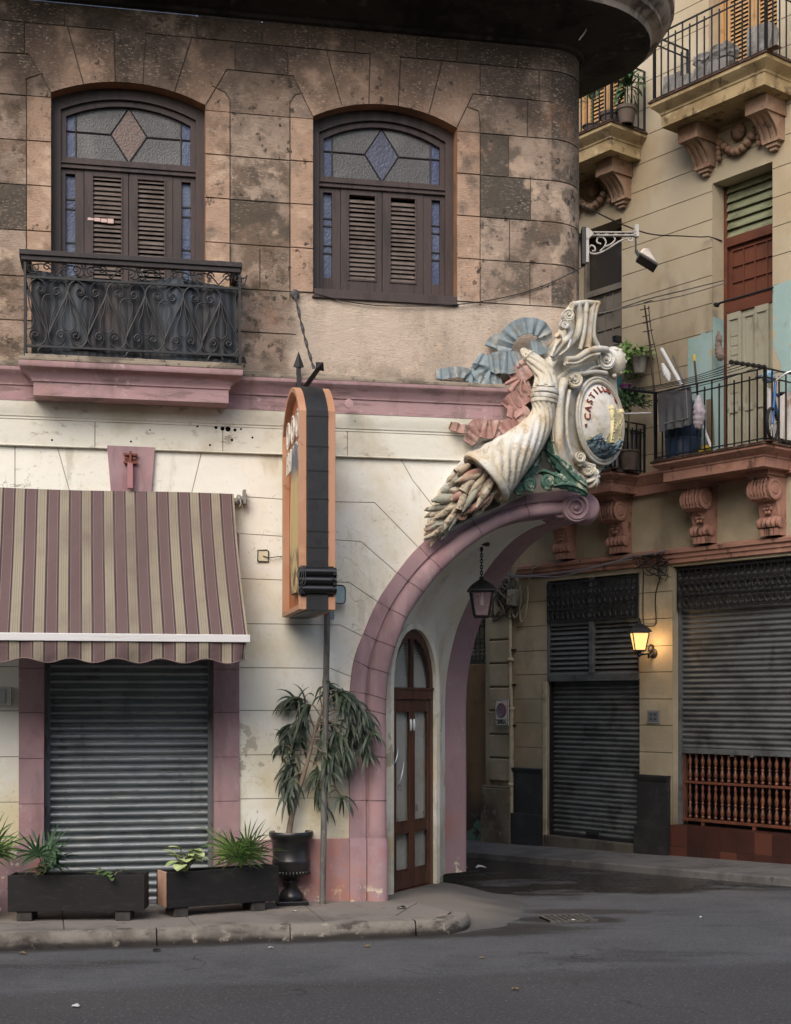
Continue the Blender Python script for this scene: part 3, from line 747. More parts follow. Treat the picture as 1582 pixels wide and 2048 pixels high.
for sgn in (0, 1):
    a0 = .075 + sgn * (hw - .072); a1 = a0 + hw - .079; sw = .052
    lf = MB(Df); zt0 = DZ0 + .01; ztp = zt_ - .005
    lf.box(a0, a0 + sw, -.01, .022, zt0, ztp); lf.box(a1 - sw, a1, -.01, .022, zt0, ztp)
    for z0, z1 in ((zt0, zt0 + .22), (.80, .93), (ztp - .13, ztp)): lf.box(a0 + sw, a1 - sw, -.01, .0215, z0, z1)
    for z0, z1 in ((zt0 + .22, .80), (.93, ztp - .13)):
        for u0, u1, q0, q1 in ((a0 + sw, a0 + sw + .012, z0, z1), (a1 - sw - .012, a1 - sw, z0, z1), (a0 + sw, a1 - sw, z0, z0 + .012), (a0 + sw, a1 - sw, z1 - .012, z1)): lf.box(u0, u1, .01, .027, q0, q1)
    leaf = lf.build('door_leaf', m_redwood, door, bevel=.004)
    g = MB(Df); g.box(a0 + sw, a1 - sw, .004, .010, zt0 + .22, .80); g.box(a0 + sw, a1 - sw, .004, .010, .93, ztp - .13); g.build('glass', m_pane, leaf)
    lk = MB(Df); ul_ = a1 - .035 if sgn == 0 else a0 + .035
    lk.ell((ul_, .028, 2.06), Vector((0, 0, .075)), Df.du * .02, Df.dn * .02); lk.build('latch_plate', MAT('pale_plate', (205, 208, 205), rough=.3, metal=.3), leaf, smooth=60)
gl = MB(Df); gl.prism(lensarch(.06, DW - .06, zt_ + .15, DZS, DZT - .09), .004, .010); gl.build('fanlight_glass', m_pane, door)
bl = MB(Df); z = .2
while z < DZT - .05:
    if z < DZS: u0, u1 = .06, DW - .06
    else:
        q = min(1, (z - DZS) / (DZT - DZS)); h = (DW / 2 - .06) * math.sqrt(max(.02, 1 - q ** 2)); u0, u1 = DW / 2 - h, DW / 2 + h
    if not (.78 < z < .94): bl.add([(u0 + (0 if z > 2.3 else .25 * DW), -.06, z), (u1, -.06, z), (u1, -.068, z + .027), (u0 + (0 if z > 2.3 else .25 * DW), -.068, z + .027)], [(0, 1, 2, 3)])
    z += .03
bl.build('blind', m_blind, door)
b2 = MB(Df).box(.03, DW - .03, -.16, -.14, .1, DZT - .12); b2.build('backing', MAT('dim_room', (38, 42, 40), rough=.9, bump=()), door)
for (u, z, r, a0, a1) in ((.10, 1.76, .24, -80, -20), (.02, 1.87, .16, -75, -15)):
    h = MB(Df); h.tube([(u + r * .8 * math.cos(R_(a0 + (a1 - a0) * k / 10)), .045, z + r * 1.6 * math.sin(R_(a0 + (a1 - a0) * k / 10))) for k in range(11)], .008, 6)
    h.build('curved_handle', MAT('chrome', (170, 174, 174), rough=.3, metal=.7, bump=()), door, smooth=60)

# ---------------------------------------------------------------- balcony of the left window
BW = .52
bl_l, bl_r = L.hit(37, 722, .5)[0], L.hit(486, 743, .5)[0]
bal = MB(L)
pf = [(0, 5.50), (.36, 5.50), (.36, 5.635), (.375, 5.645), (.375, 5.665), (.385, 5.68), (.41, 5.72), (.45, 5.755), (.49, 5.77), (.50, 5.785), (.50, 5.83)]
def ring_sweep(mb, fr, ua, ub, prof):   # a moulding carried round a projecting rectangular slab
    rows = []
    for wv, z in prof:
        e = wv - .36
        rows.append([(ua - e, -.02, z), (ua - e, wv, z), (ub + e, wv, z), (ub + e, -.02, z)])
    mb.grid(rows); mb.f.append((0, 1, 2, 3))
ring_sweep(bal, L, bl_l + .14, bl_r - .14, pf[1:])
balc = bal.build('balcony', m_pinkc, bld, smooth=35)
bt = MB(L); bt.box(bl_l - .005, bl_r + .005, -.02, .505, 5.831, 5.868); bt.box(bl_l + .06, bl_r - .05, -.02, .46, 5.868, 5.905)
bt.build('balcony_floor', m_cap, balc, bevel=.008)
rl = MB(L); rt, rb = 6.965, 5.99
rw_ = .43
rl.box(bl_l + .005, bl_r - .005, rw_ - .05, rw_ + .055, rt - .055, rt); rl.box(bl_l + .02, bl_r - .02, rw_ - .03, rw_ + .035, rt - .105, rt - .055)
for u in (bl_l + .055, bl_r - .055): rl.box(u - .055, u + .055, -.01, rw_ - .05, rt - .055, rt); rl.box(u - .035, u + .035, -.01, rw_ - .03, rt - .105, rt - .055)
hrl = rl.build('handrail', MAT('dark_handrail', (44, 38, 37), [((84, 70, 66), [('noise', 12, .55, .7, (1, 1, 3))], .6)], rough=.6, bump=((30, .3, None, .004),)), balc, bevel=.006)
ir = MB(L)
il, irr = bl_l + .06, bl_r - .03
zfr = rt - .268                          # rail under the frieze
for z in (zfr, rb): ir.box(il, irr, rw_ - .012, rw_ + .012, z - .011, z + .011)
for u in (il, irr):
    ir.box(u - .012, u + .012, rw_ - .012, rw_ + .012, rb - .16, rt - .1)
    for z in (zfr, rb): ir.box(u - .01, u + .01, 0, rw_ - .012, z - .01, z + .01)
def spiral(c, r0, a0, turns, n=18, dirn=1, rend=.25):
    return [(c[0] + (r0 * (1 - (1 - rend) * k / n)) * math.cos(a0 + dirn * turns * 2 * math.pi * k / n), c[1] + (r0 * (1 - (1 - rend) * k / n)) * math.sin(a0 + dirn * turns * 2 * math.pi * k / n)) for k in range(n + 1)]
def iron(pts2, r=.0085, wv=rw_): ir.tube([(p[0], wv, p[1]) for p in pts2], r, 6)
hh = zfr - rb - .022
def heart(cx, up, half=0):
    zb_, zt_ = (rb + .011, zfr - .011)
    f = (lambda z: z) if up else (lambda z: zb_ + zt_ - z)
    wd = .197
    for sg in (-1, 1):
        if half and sg != half: continue
        arm = catmull([(cx + sg * .003, zb_ + .12), (cx + sg * .10, zb_ + .35), (cx + sg * .165, zt_ - .205), (cx + sg * .194, zt_ - .12), (cx + sg * .178, zt_ - .045), (cx + sg * .125, zt_ - .002), (cx + sg * .065, zt_ - .022), (cx + sg * .032, zt_ - .075), (cx + sg * .030, zt_ - .115)], 5)
        arm = [(p.x, f(p.y)) for p in arm]
        cu = spiral((cx + sg * .078, zt_ - .115), .048, math.pi if sg > 0 else 0, 1.4, 20, 1 if sg > 0 else -1)
        iron(arm + [(p[0], f(p[1])) for p in cu[1:]])
        tear = catmull([(cx + sg * .003, zb_ + .13), (cx + sg * .030, zb_ + .30), (cx + sg * .060, zt_ - .30), (cx + sg * .062, zt_ - .22), (cx + sg * .035, zt_ - .17), (cx, zt_ - .16)], 5)
        iron([(p.x, f(p.y)) for p in tear], .0065)
per = .392
h0 = il + .235
k = 0
heart(il + .02, False, 1)
for k in range(6):
    cx = h0 + per * k
    if cx + .2 < irr + .02: heart(cx + .0, True)
    if cx + per / 2 + .2 < irr + .02: heart(cx + per / 2, False)
# frieze of running scrolls
zf0, zf1 = zfr + .011, rt - .105
hf = zf1 - zf0; per2 = .62
for k in range(4):
    c = il + .31 + .555 * k
    for sg in (-1, 1):
        iron(catmull([(c, zf0 + .02), (c + sg * .10, zf0 + .12), (c + sg * .20, zf1 - .03), (c + sg * .27, zf1 - .05), (c + sg * .30, zf0 + .14), (c + sg * .26, zf0 + .03), (c + sg * .19, zf0 + .04)], 5), .0075)
        iron(spiral((c + sg * .2, zf0 + .09), .05, -math.pi / 2, 1.2, 16, sg), .007); iron(spiral((c + sg * .09, zf1 - .05), .045, 0 if sg < 0 else math.pi, 1.3, 16, -sg), .007)
for u in (il + .21, (il + irr) / 2, irr - .25):
    ir.tube([(p[0], rw_, p[1]) for p in spiral((u - .045, rb - .095), .028, math.pi * .1, 1.0, 10, -1, .4)][::-1] + [(p.x, rw_, p.y) for p in catmull([(u - .085, rb - .08), (u - .06, rb - .02), (u, rb - .012), (u + .06, rb - .02), (u + .085, rb - .08)], 4)] + [(p[0], rw_, p[1]) for p in spiral((u + .045, rb - .095), .028, math.pi * .9, 1.0, 10, 1, .4)], .013, 6)
ir.build('iron_railing', m_iron, balc, smooth=50)
tp = MB(L); rows = []
for i in range(9):
    z = rb - .10 + (rt - .19 - rb + .10) * i / 8; r = []
    for j in range(90):
        u = il + .06 + (irr - il - .09) * j / 89
        r.append((u, rw_ - .05 + .006 * math.sin(j * 1.9 + .3 * i) + .018 * math.sin(j * .31 + 1) * (.5 + .06 * i) - .02 * math.cos(j * .12 + i * .2), z - (.03 * (1 - math.cos(j * .1)) if i == 8 else 0) - (.02 if i == 0 else 0) * math.sin(j * .2)))
    rows.append(r)
tp.grid(rows)
tp.build('sheet', MAT('black_plastic_sheet', (26, 27, 29), [((56, 66, 76), [('noise', 1.5, .44, .66, (1, 1, .4))], .8), ((84, 66, 58), [('noise', 2.2, .56, .7, (1, 1, .3))], .55), ((14, 14, 15), [('noise', 9, .5, .7, (3, 3, .2))], .7)], rough=.55, bump=((34, .3, (3, 3, .3), .004),), spec=.4),
         label='stained black sheet tied inside the railing of the pink balcony', cat='sheet', smooth=80)
# ---------------------------------------------------------------- carved cornucopia and cartouche on the corner
def CM(name, base, extra=(), grime=1.):
    return MAT(name, base, list(extra) + [((120, 106, 84), [('noise', 6, .52, .70)], .5 * grime), ((66, 58, 50), [('noise', 18, .60, .70), ('noise', 2.5, .42, .6)], .75 * grime)], rough=.85, bump=((46, .5, None, .006), (16, .6, None, .014)))
m_ivory = CM('ivory_painted_carving', (186, 178, 160), [((204, 204, 200), [('noise', 2.2, .45, .65)], .7), ((186, 158, 116), [('noise', 3, .50, .68)], .7)])
m_ribb = CM('blue_painted_carving', (122, 134, 138), [((164, 164, 156), [('noise', 5, .48, .66)], .8), ((84, 96, 104), [('noise', 3, .52, .68)], .6)], 1.2)
m_ribr = CM('red_painted_carving', (160, 122, 112), [((178, 156, 144), [('noise', 5, .48, .66)], .8), ((120, 84, 80), [('noise', 3, .52, .66)], .6)], 1.2)
m_green = CM('green_painted_carving', (66, 96, 82), [((40, 70, 60), [('noise', 4, .42, .6)], .8), ((172, 174, 152), [('noise', 8, .54, .64)], .8)], .6)
m_fish = CM('worn_fish_carving', (172, 158, 136), [((186, 178, 162), [('noise', 5, .45, .65)], .7), ((142, 108, 92), [('noise', 3, .52, .66)], .7), ((78, 71, 62), [('noise', 9, .51, .62)], .8)], 1.3)
m_fishg = CM('grey_green_fish_carving', (146, 146, 130), [((104, 102, 90), [('noise', 6, .5, .66)], .8), ((186, 178, 158), [('noise', 9, .56, .68)], .6)], 1.3)
m_fishr = CM('reddish_carving', (150, 112, 100), [((182, 160, 142), [('noise', 7, .48, .66)], .8)], 1.2)
m_letter = MAT('oxblood_lettering', (116, 54, 48), [((150, 100, 84), [('noise', 12, .55, .7)], .6)], rough=.8)
m_castle = CM('cream_castle_carving', (214, 202, 160), [((186, 168, 120), [('noise', 7, .5, .68)], .6)])
m_sea = CM('slate_blue_carving', (104, 122, 130), [((54, 72, 84), [('noise', 6, .45, .62)], .8), ((170, 168, 148), [('noise', 9, .6, .68)], .6)], .5)
m_pinkv = m_pink
def K(x, y, w=0.): return L.at(840 + x / 3.595, 580 + y / 3.595, w)     # a spot of the carving on the front plane, w proud of it
MC = 15.75 / 2800 / 3.595               # metres per carving unit
ORN = bld
rel = MB(L)                             # the plaster bed the carving grows out of
bed = [(90, 1815), (40, 1765), (60, 1600), (140, 1430), (240, 1290), (330, 1180), (430, 1090), (620, 1010), (740, 800), (690, 600), (820, 420), (940, 480), (1010, 640), (1020, 900), (1040, 1200), (1150, 1390), (1190, 1460), (1000, 1450), (760, 1480), (560, 1580), (320, 1690)]
rel.prism([(lambda q: (q[0], q[2]))(K(x, y)) for x, y in bed], -.05, .06)
carv = rel.build('carved_relief', m_ivory, bld, bevel=.015)
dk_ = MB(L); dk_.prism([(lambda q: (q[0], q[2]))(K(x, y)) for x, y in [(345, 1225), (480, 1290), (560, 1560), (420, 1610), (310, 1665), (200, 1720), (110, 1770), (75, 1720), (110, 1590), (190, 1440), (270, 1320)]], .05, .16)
dk_.build('shadowed_hollow', MAT('crevice_shade_brown', (84, 72, 60), [((52, 44, 38), [('noise', 7, .45, .62)], .8)], rough=.95), carv, bevel=.02)  # dark bed behind the fish, crevice shade put into its colour

# horn of plenty
horn = [(745, 440, 30, .16), (790, 485, 44, .18), (850, 545, 56, .22), (900, 620, 72, .26), (900, 720, 86, .30), (892, 800, 84, .30), (885, 880, 78, .30), (850, 970, 95, .31), (775, 1070, 118, .32), (680, 1165, 144, .32), (590, 1245, 168, .32), (520, 1310, 186, .33), (480, 1345, 196, .33)]
hp3 = catmull([L.pt(*K(x, y, wv)) for x, y, r, wv in horn], 5); hr = [v.x for v in catmull([(r, 0, 0) for x, y, r, wv in horn], 5)]
def horn_surf(mb, i0, i1, ribs, rmul=1., amp=.1, n=72, tw=.10):
    rows = []
    for i in range(i0, i1):
        t = (hp3[min(i + 1, len(hp3) - 1)] - hp3[max(i - 1, 0)]).normalized(); a = t.cross(L.dn).normalized(); b = t.cross(a)
        row = []
        for k in range(n):
            th = 2 * math.pi * k / n; r = hr[i] * MC * rmul * (1 + (amp * (abs(math.sin(ribs * th / 2 + i * tw * ribs / 9)) ** .8 - .6) if ribs else 0))
            row.append(hp3[i] + (a * math.cos(th) + b * math.sin(th)) * r)
        rows.append(row)
    mb.grid(rows, close=True, raw=True, capends=True)
h = MB(); horn_surf(h, 2, 21, 8, 1, .26, n=96, tw=.30); horn_surf(h, 24, len(hp3) - 2, 13, 1, .20, n=130, tw=.50)
hn = h.build('horn', m_ivory, carv, smooth=60)
h = MB(); tip = hp3[2]; h.ell(tip, (hp3[0] - hp3[4]).normalized() * .062, L.du * .05, Vector((0, 0, .05)), 14, 9)
for i, rm in ((4, 1.25), (5, 1.05)):
    t = (hp3[i + 1] - hp3[i - 1]).normalized(); h.lathe(hp3[i], [(hr[i] * MC * .9, -.015), (hr[i] * MC * rm, -.008), (hr[i] * MC * rm, .008), (hr[i] * MC * .9, .015)], 18, t)
h.build('horn_tip', m_ivory, hn, smooth=50)
h = MB()                                # collar
for i, rm in ((19, 1.05), (21, 1.12), (23, 1.16), (25, 1.12)):
    t = (hp3[i + 1] - hp3[i - 1]).normalized(); r = hr[i] * MC * rm
    h.lathe(hp3[i], [(r * .8, -.03), (r, -.022), (r * 1.02, 0), (r, .022), (r * .8, .03)], 28, t)
h.build('horn_collar', m_ivory, hn, smooth=50)
h = MB(); i = len(hp3) - 2; t = (hp3[-1] - hp3[-4]).normalized(); c = hp3[-1]; r = hr[-1] * MC
def ringprof(rows_):
    a = t.cross(L.dn).normalized(); b = t.cross(a)
    h.grid([[c + t * q + (a * math.cos(2 * math.pi * k / 40) + b * math.sin(2 * math.pi * k / 40)) * r * m for k in range(40)] for m, q in rows_], close=True, raw=True)
ringprof([(.86, -.10), (1.0, -.075), (1.04, -.06), (1.02, -.04), (1.08, -.035), (1.12, -.01), (1.13, .015), (1.09, .04), (1.03, .045), (1.0, .03), (.96, .045), (.9, .03), (.86, -.02), (.8, -.18)])
ringprof([(.84, -.14), (.02, -.15)])
h.build('horn_mouth', m_ivory, hn, smooth=40)

# fish and bottles tumbling out of the horn
fishes = [ # (x, y, dx, dy, length, radius, kind, w)
 (420, 1310, -150, 70, 230, 36, 'r', .34), (300, 1290, -70, 40, 110, 34, 'b', .30), (345, 1400, -60, 90, 130, 42, 'b', .36), (400, 1440, -90, 190, 250, 38, 'f', .36), (480, 1400, -50, 150, 220, 52, 'f', .36),
 (235, 1390, -60, 110, 160, 26, 'g', .28), (255, 1440, -90, 30, 90, 30, 'f', .30), (205, 1430, -60, 40, 110, 36, 'g', .26), (190, 1500, -150, 50, 200, 42, 'g', .28), (270, 1480, -60, 60, 110, 30, 'r', .34), (300, 1530, -20, 70, 110, 34, 'b', .36),
 (430, 1540, -110, 110, 170, 30, 'r', .36), (490, 1500, -40, 120, 160, 40, 'f', .34), (520, 1440, -20, 130, 170, 36, 'r', .32), (380, 1570, -100, 90, 130, 26, 'r', .32),
 (140, 1565, -110, 40, 150, 30, 'g', .24), (105, 1610, -100, 50, 140, 24, 'f', .22), (180, 1600, -80, 70, 130, 28, 'f', .27), (215, 1650, -60, 130, 190, 30, 'f', .28), (250, 1640, -50, 140, 180, 26, 'g', .26), (300, 1620, -40, 60, 110, 46, 'p', .26),
 (120, 1665, -110, 60, 160, 26, 'f', .20), (160, 1700, -60, 110, 160, 26, 'f', .22), (95, 1720, -80, 70, 140, 26, 'r', .18), (75, 1765, -60, 60, 110, 24, 'f', .16), (130, 1755, -50, 70, 120, 22, 'f', .18), (210, 1700, -40, 70, 110, 20, 'f', .22), (100, 1800, -20, 50, 90, 18, 'f', .14), (180, 1755, -30, 60, 90, 22, 'g', .16), (80, 1575, -60, 20, 90, 22, 'f', .2),
 (350, 1350, -130, 60, 180, 30, 'f', .40), (440, 1370, -100, 150, 240, 30, 'f', .40), (330, 1460, -70, 120, 170, 30, 'g', .33), (275, 1560, -60, 80, 130, 26, 'f', .30), (365, 1500, -60, 130, 200, 28, 'g', .38), (465, 1470, -60, 130, 200, 30, 'f', .41), (240, 1560, -90, 60, 120, 24, 'f', .30), (510, 1370, -40, 120, 170, 34, 'f', .34), (225, 1350, -40, 50, 90, 24, 'f', .24), (420, 1600, -60, 50, 90, 22, 'f', .26), (335, 1585, -60, 60, 110, 22, 'g', .3)]
rf = random.Random(5)
for q in range(26):
    t = rf.random(); x = 480 - 390 * t + rf.uniform(-60, 60) * (1 - t * .5); y = 1400 + 340 * t + rf.uniform(-90, 70) * (1 - t * .4)
    fishes.append((x, y, -70 - 50 * rf.random(), 30 + 90 * rf.random(), 90 + 60 * rf.random(), 17 + 9 * rf.random(), rf.choice('ffgrf'), .385 - .19 * t))
mats = {'f': m_fish, 'g': m_fishg, 'r': m_fishr, 'b': m_fish, 'p': m_fishr}
for (x, y, dx, dy, ln, rad, kd, wv) in fishes:
    f = MB(); c = L.pt(*K(x, y, wv + .02)); ax = (L.du * dx - Vector((0, 0, dy))).normalized() + L.dn * random.uniform(-.25, .1); ax.normalize()
    a = ax.cross(L.dn).normalized(); b = ax.cross(a); l = ln * MC * 1.08; r = rad * MC * .86
    if kd == 'p':
        f.lathe(c, [(r * .9, -.01), (r, .0), (r, .02), (r * .8, .03), (r * .3, .022)], 20, L.dn)
    elif kd == 'b':
        f.lathe(c, [(r * .55, -l * .55), (r * .8, -l * .4), (r, -l * .2), (r, l * .25), (r * .95, l * .34), (r * 1.05, l * .36), (r * 1.05, l * .42), (r * .7, l * .42), (r * .6, l * .3)], 18, ax)
    else:
        prof_ = [(.04, -.5), (.55, -.42), (.9, -.2), (1.0, .05), (.86, .25), (.55, .38), (.3, .45), (.34, .5), (.06, .515)]
        rows = []
        for m, q in prof_:
            fl = 1.0 if q > -.45 else 1.5
            bend = a * (math.sin(q * 3) * l * .06)
            rows.append([c + ax * q * l + bend + (a * math.cos(2 * math.pi * k / 12) * m * r * fl + b * math.sin(2 * math.pi * k / 12) * m * r * .85) for k in range(12)])
        f.grid(rows, close=True, raw=True, capends=True)
        e = c + ax * l * .40 + L.dn * r * .42 + a * r * .25; f.ell(e, L.dn * r * .16, a * r * .18, ax * r * .18, 8, 5)
        tl = c - ax * l * .46
        f.add([tl + b * .004, tl - ax * l * .14 + a * r * .9, tl - ax * l * .08, tl - ax * l * .14 - a * r * .9, tl - b * .008], [(0, 1, 2), (0, 2, 3), (4, 2, 1), (4, 3, 2)], raw=True)
        for s_ in (-1, 1): f.tube([c + ax * l * (.22 + .03 * s_) + a * r * q * .8 + L.dn * r * .87 * math.sqrt(max(0, 1 - q * q * .7)) for q in (-.9, -.4, 0, .4, .9)], r * .05, 5)
    f.build('bottle' if kd == 'b' else 'plate' if kd == 'p' else 'fish', mats[kd], carv, smooth=60)

# fluttering ribbon: strips laid along a path, fluted across
def ribbon(name, mat, path, width, w0, flutes, amp=.013, parent=carv, wob=.007):
    P = catmull([L.pt(*K(x, y, w0 + dw)) for x, y, dw in path], 14); P = resample(P, max(30, len(P)))
    n = len(P); rows = []
    for i in range(n):
        t = (P[min(i + 1, n - 1)] - P[max(0, i - 1)]).normalized(); b = t.cross(L.dn).normalized(); s_ = i / (n - 1)
        ww = width * 1.28 * MC * (.62 + .38 * min(1, min(s_, 1 - s_) * 6 + .3)); d = L.dn * (amp * math.sin(flutes * 2 * math.pi * s_) + .25 * amp * math.sin(flutes * 4.7 * math.pi * s_ + 1))
        tilt = L.dn * (wob * math.sin(flutes * math.pi * s_ * .9))
        row = []
        for k in range(7):
            q = k / 6 - .5; row.append(P[i] + b * (q * ww) + d * (1 + .7 * q) + tilt * q * 2)
        back = [p - L.dn * .022 for p in row[::-1]]
        rows.append(row + back)
    m = MB(); m.grid(rows, close=True, raw=True, capends=True)
    return m.build(name, mat, parent, smooth=60)
ribbon('ribbon', m_ribb, [(600, 450, 0), (625, 350, .02), (700, 275, .05), (800, 255, .06), (880, 290, .05), (915, 370, .01)], 92, .16, 8)
ribbon('ribbon', m_ribb, [(900, 380, .0), (850, 410, .02), (800, 420, .03)], 90, .16, 2)
ribbon('ribbon', m_ribb, [(500, 530, .02), (580, 520, .05), (650, 525, .05), (730, 500, .02)], 120, .14, 5)
ribbon('ribbon', m_ribb, [(545, 430, .0), (560, 400, .02), (600, 390, .04)], 130, .10, 2)
ribbon('ribbon', m_ribb, [(400, 500, 0), (450, 530, .03), (440, 590, .02), (500, 630, .04), (580, 640, .02)], 110, .10, 5)
ribbon('ribbon', m_ribb, [(115, 605, .0), (180, 600, .03), (250, 590, .04), (330, 600, .02), (360, 640, .01)], 62, .10, 4)
ribbon('ribbon', m_ribb, [(350, 640, 0), (430, 655, .03), (510, 685, .04), (590, 670, .03)], 62, .10, 4)
ribbon('ribbon', m_ribr, [(730, 500, .02), (765, 560, .05), (720, 600, .05), (655, 640, .02)], 100, .14, 3)
ribbon('ribbon', m_ribr, [(650, 640, .02), (690, 690, .05), (750, 705, .05), (795, 690, .02)], 95, .15, 4)
ribbon('ribbon', m_ribr, [(780, 720, .03), (730, 770, .06), (670, 800, .05), (625, 850, .02)], 95, .16, 4)
ribbon('ribbon', m_ribr, [(630, 860, .02), (690, 870, .04), (735, 900, .06), (715, 960, .06), (650, 985, .04), (590, 1030, .03)], 100, .17, 4)
ribbon('ribbon', m_ribr, [(590, 1030, .03), (540, 1000, .05), (480, 1000, .06), (420, 990, .05), (370, 1040, .03)], 105, .14, 6)
ribbon('ribbon', m_ribr, [(420, 985, .03), (385, 1040, .04), (345, 1100, .02)], 70, .13, 2)
ribbon('ribbon', m_ribr, [(390, 990, .03), (320, 1000, .04), (260, 985, .03), (215, 970, .01)], 50, .12, 3)

def acanthus(path, width, w0, lobes=7, name='acanthus_leaf', mat=m_green, rise=.05):
    P = catmull([L.pt(*K(x, y, w0 + dw)) for x, y, dw in path], 16); P = resample(P, lobes * 8 + 1); n = len(P); rows = []
    for i in range(n):
        t = (P[min(i + 1, n - 1)] - P[max(0, i - 1)]).normalized(); b = t.cross(L.dn).normalized(); s_ = i / (n - 1)
        tooth = .62 + .38 * ((s_ * lobes) % 1.0) ** .7
        ww = width * MC * tooth * (math.sin(math.pi * min(1, .12 + s_ * .95)) ** .6)
        rows.append([P[i] + b * q * ww + L.dn * (rise * (1 - (2 * q) ** 2) * .5 + (.018 if abs(q) < .05 else 0) + .010 * math.cos(q * 22)) - t * abs(q) * ww * .5 for q in (-.5, -.36, -.22, -.1, 0, .1, .22, .36, .5)])
    m = MB(); m.grid([r + [p - L.dn * .02 for p in r[::-1]] for r in rows], close=True, raw=True, capends=True)
    return m.build(name, mat, carv, smooth=50)
acanthus([(470, 1105, 0), (580, 1090, .02), (690, 1020, .04), (770, 930, .05), (830, 790, .05)], 70, .10, 6)
acanthus([(1060, 1330, .0), (1000, 1260, .03), (945, 1180, .05), (925, 1030, .05)], 110, .22, 7)
acanthus([(1190, 1420, .02), (1090, 1340, .04), (1000, 1240, .05), (890, 1150, .04)], 120, .26, 7)
acanthus([(700, 1350, .02), (770, 1310, .04), (820, 1250, .04), (880, 1150, .02)], 110, .22, 6)
acanthus([(1180, 1440, .03), (1050, 1390, .05), (960, 1340, .06), (870, 1310, .05), (810, 1340, .05)], 95, .26, 6)
acanthus([(1200, 1470, .04), (1120, 1420, .05), (1020, 1405, .06), (930, 1420, .04)], 80, .30, 5)
for (x, y, r, wv) in ((740, 1425, 46, .24), (860, 1410, 52, .28), (945, 1395, 36, .28), (665, 1455, 34, .2)):
    m = MB(L); u, _, z = K(x, y)
    m.tube([(p[0], wv + .05 + .02 * k / 20, p[1]) for k, p in enumerate(spiral((u, z), r * MC, -1.2, 1.6, 22, -1, .25))], [.030 - .016 * k / 22 for k in range(23)], 8)
    m.ell((u, wv + .03, z), L.du * r * MC, L.dn * .05, Vector((0, 0, r * MC)), 14, 8)
    m.build('acanthus_curl', m_green, carv, smooth=60)

# cartouche on the very corner: plane Cf faces the crossing
_o = L.pt(*L.at(1114, 900, .35))
Cf = Fr((_o.x, _o.y), (.66, .7513), (.7513, -.66))
def Q(x, y, w=0.): return Cf.at(840 + x / 3.595, 580 + y / 3.595, w)
def qz(pts, w=0.): return [(lambda q: (q[0], q[2]))(Q(x, y, w)) for x, y in pts]
core = MB(Cf)
core.prism(qz([(985, 640), (1090, 560), (1200, 520), (1330, 500), (1420, 560), (1440, 760), (1445, 1000), (1400, 1180), (1300, 1330), (1190, 1400), (1070, 1340), (1000, 1200), (975, 900)]), -.55, -.02)
core.prism(qz([(1120, 150), (1150, 95), (1200, 88), (1285, 88), (1262, 200), (1256, 330), (1275, 410), (1400, 425), (1420, 560), (1200, 600), (990, 640), (985, 540), (1040, 440), (1095, 320)]), -.5, -.06)
ct = core.build('cartouche', m_ivory, bld, bevel=.02)
def band(pts, r, wv=.03, sq=(1, 1), mat=m_ivory, name='scroll_band', n=10):
    P = catmull([(lambda q: Vector(q))(Q(x, y, wv)) for x, y in pts], 8); k = len(P)
    rr = [r * MC * (rr_ if not isinstance(rr_, tuple) else 1) for rr_ in [1] * k] if not isinstance(r, tuple) else [MC * (r[0] + (r[1] - r[0]) * i / (k - 1)) for i in range(k)]
    m = MB(Cf); m.tube([tuple(p) for p in P], rr, n); return m.build(name, mat, ct, smooth=60)
def volute(x, y, r, turns=1.9, a0=1.2, dr=-1, wv=.0, thick=.10, mat=m_ivory, parent=None, fr=None, frq=None, name='volute'):
    f_ = fr or L
    if frq: u, _, z = frq(x, y, wv + thick)
    else:
        p_ = Cf.pt(*Q(x, y, 0)) - L.o; u, z = p_.dot(L.du), p_.z; wv = wv + p_.dot(L.dn); thick = min(thick, .06)
    m = MB(f_); R = r * MC
    rows = []
    m.lathe((u, wv - thick, z), [(R, 0), (R, thick * 2 - .012), (R * .97, thick * 2), (R * .9, thick * 2 - .004), (.002, thick * 2 - .012)], 32, f_.dn)
    sp_ = spiral((u, z), R * .93, a0, turns, 44, dr, .12)
    m.tube([(p[0], wv + thick - .004, p[1]) for p in sp_], [R * (.13 - .03 * k / 44) for k in range(45)], 8)
    m.ell((u, wv + thick, z), f_.du * R * .2, f_.dn * R * .2, Vector((0, 0, R * .2)), 12, 7)
    return m.build(name, mat, parent or ct, smooth=50)
# pedestal neck at the top with its side leaves
nk = MB(Cf)
for a, b, wv in (((1010, 160), 12, 0), ):
    pass
for pts, r, wv in (([(1130, 100), (1150, 220), (1120, 340), (1030, 430), (960, 500)], (30, 18), .0), ([(1195, 95), (1185, 230), (1170, 340), (1150, 430)], (22, 16), .02), ([(1275, 92), (1250, 200), (1245, 330), (1275, 405)], (20, 24), .0), ([(1060, 240), (1075, 320), (1010, 400), (950, 480)], (30, 14), .03), ([(1240, 100), (1220, 230), (1210, 340), (1200, 420)], (28, 28), -.01)):
    band(pts, r, wv, name='flute')
band([(1090, 110), (1180, 92), (1285, 95)], (24, 18), .0, name='neck_cap')
volute(1055, 190, 42, 1.7, 2.6, -1, .03, .05); volute(1025, 258, 32, 1.5, 2.0, -1, .04, .05)
band([(985, 320), (1005, 350), (975, 400), (945, 480)], (22, 10), .04, name='flute')
band([(1080, 360), (1060, 420), (1000, 470)], (16, 6), .05, name='flute')
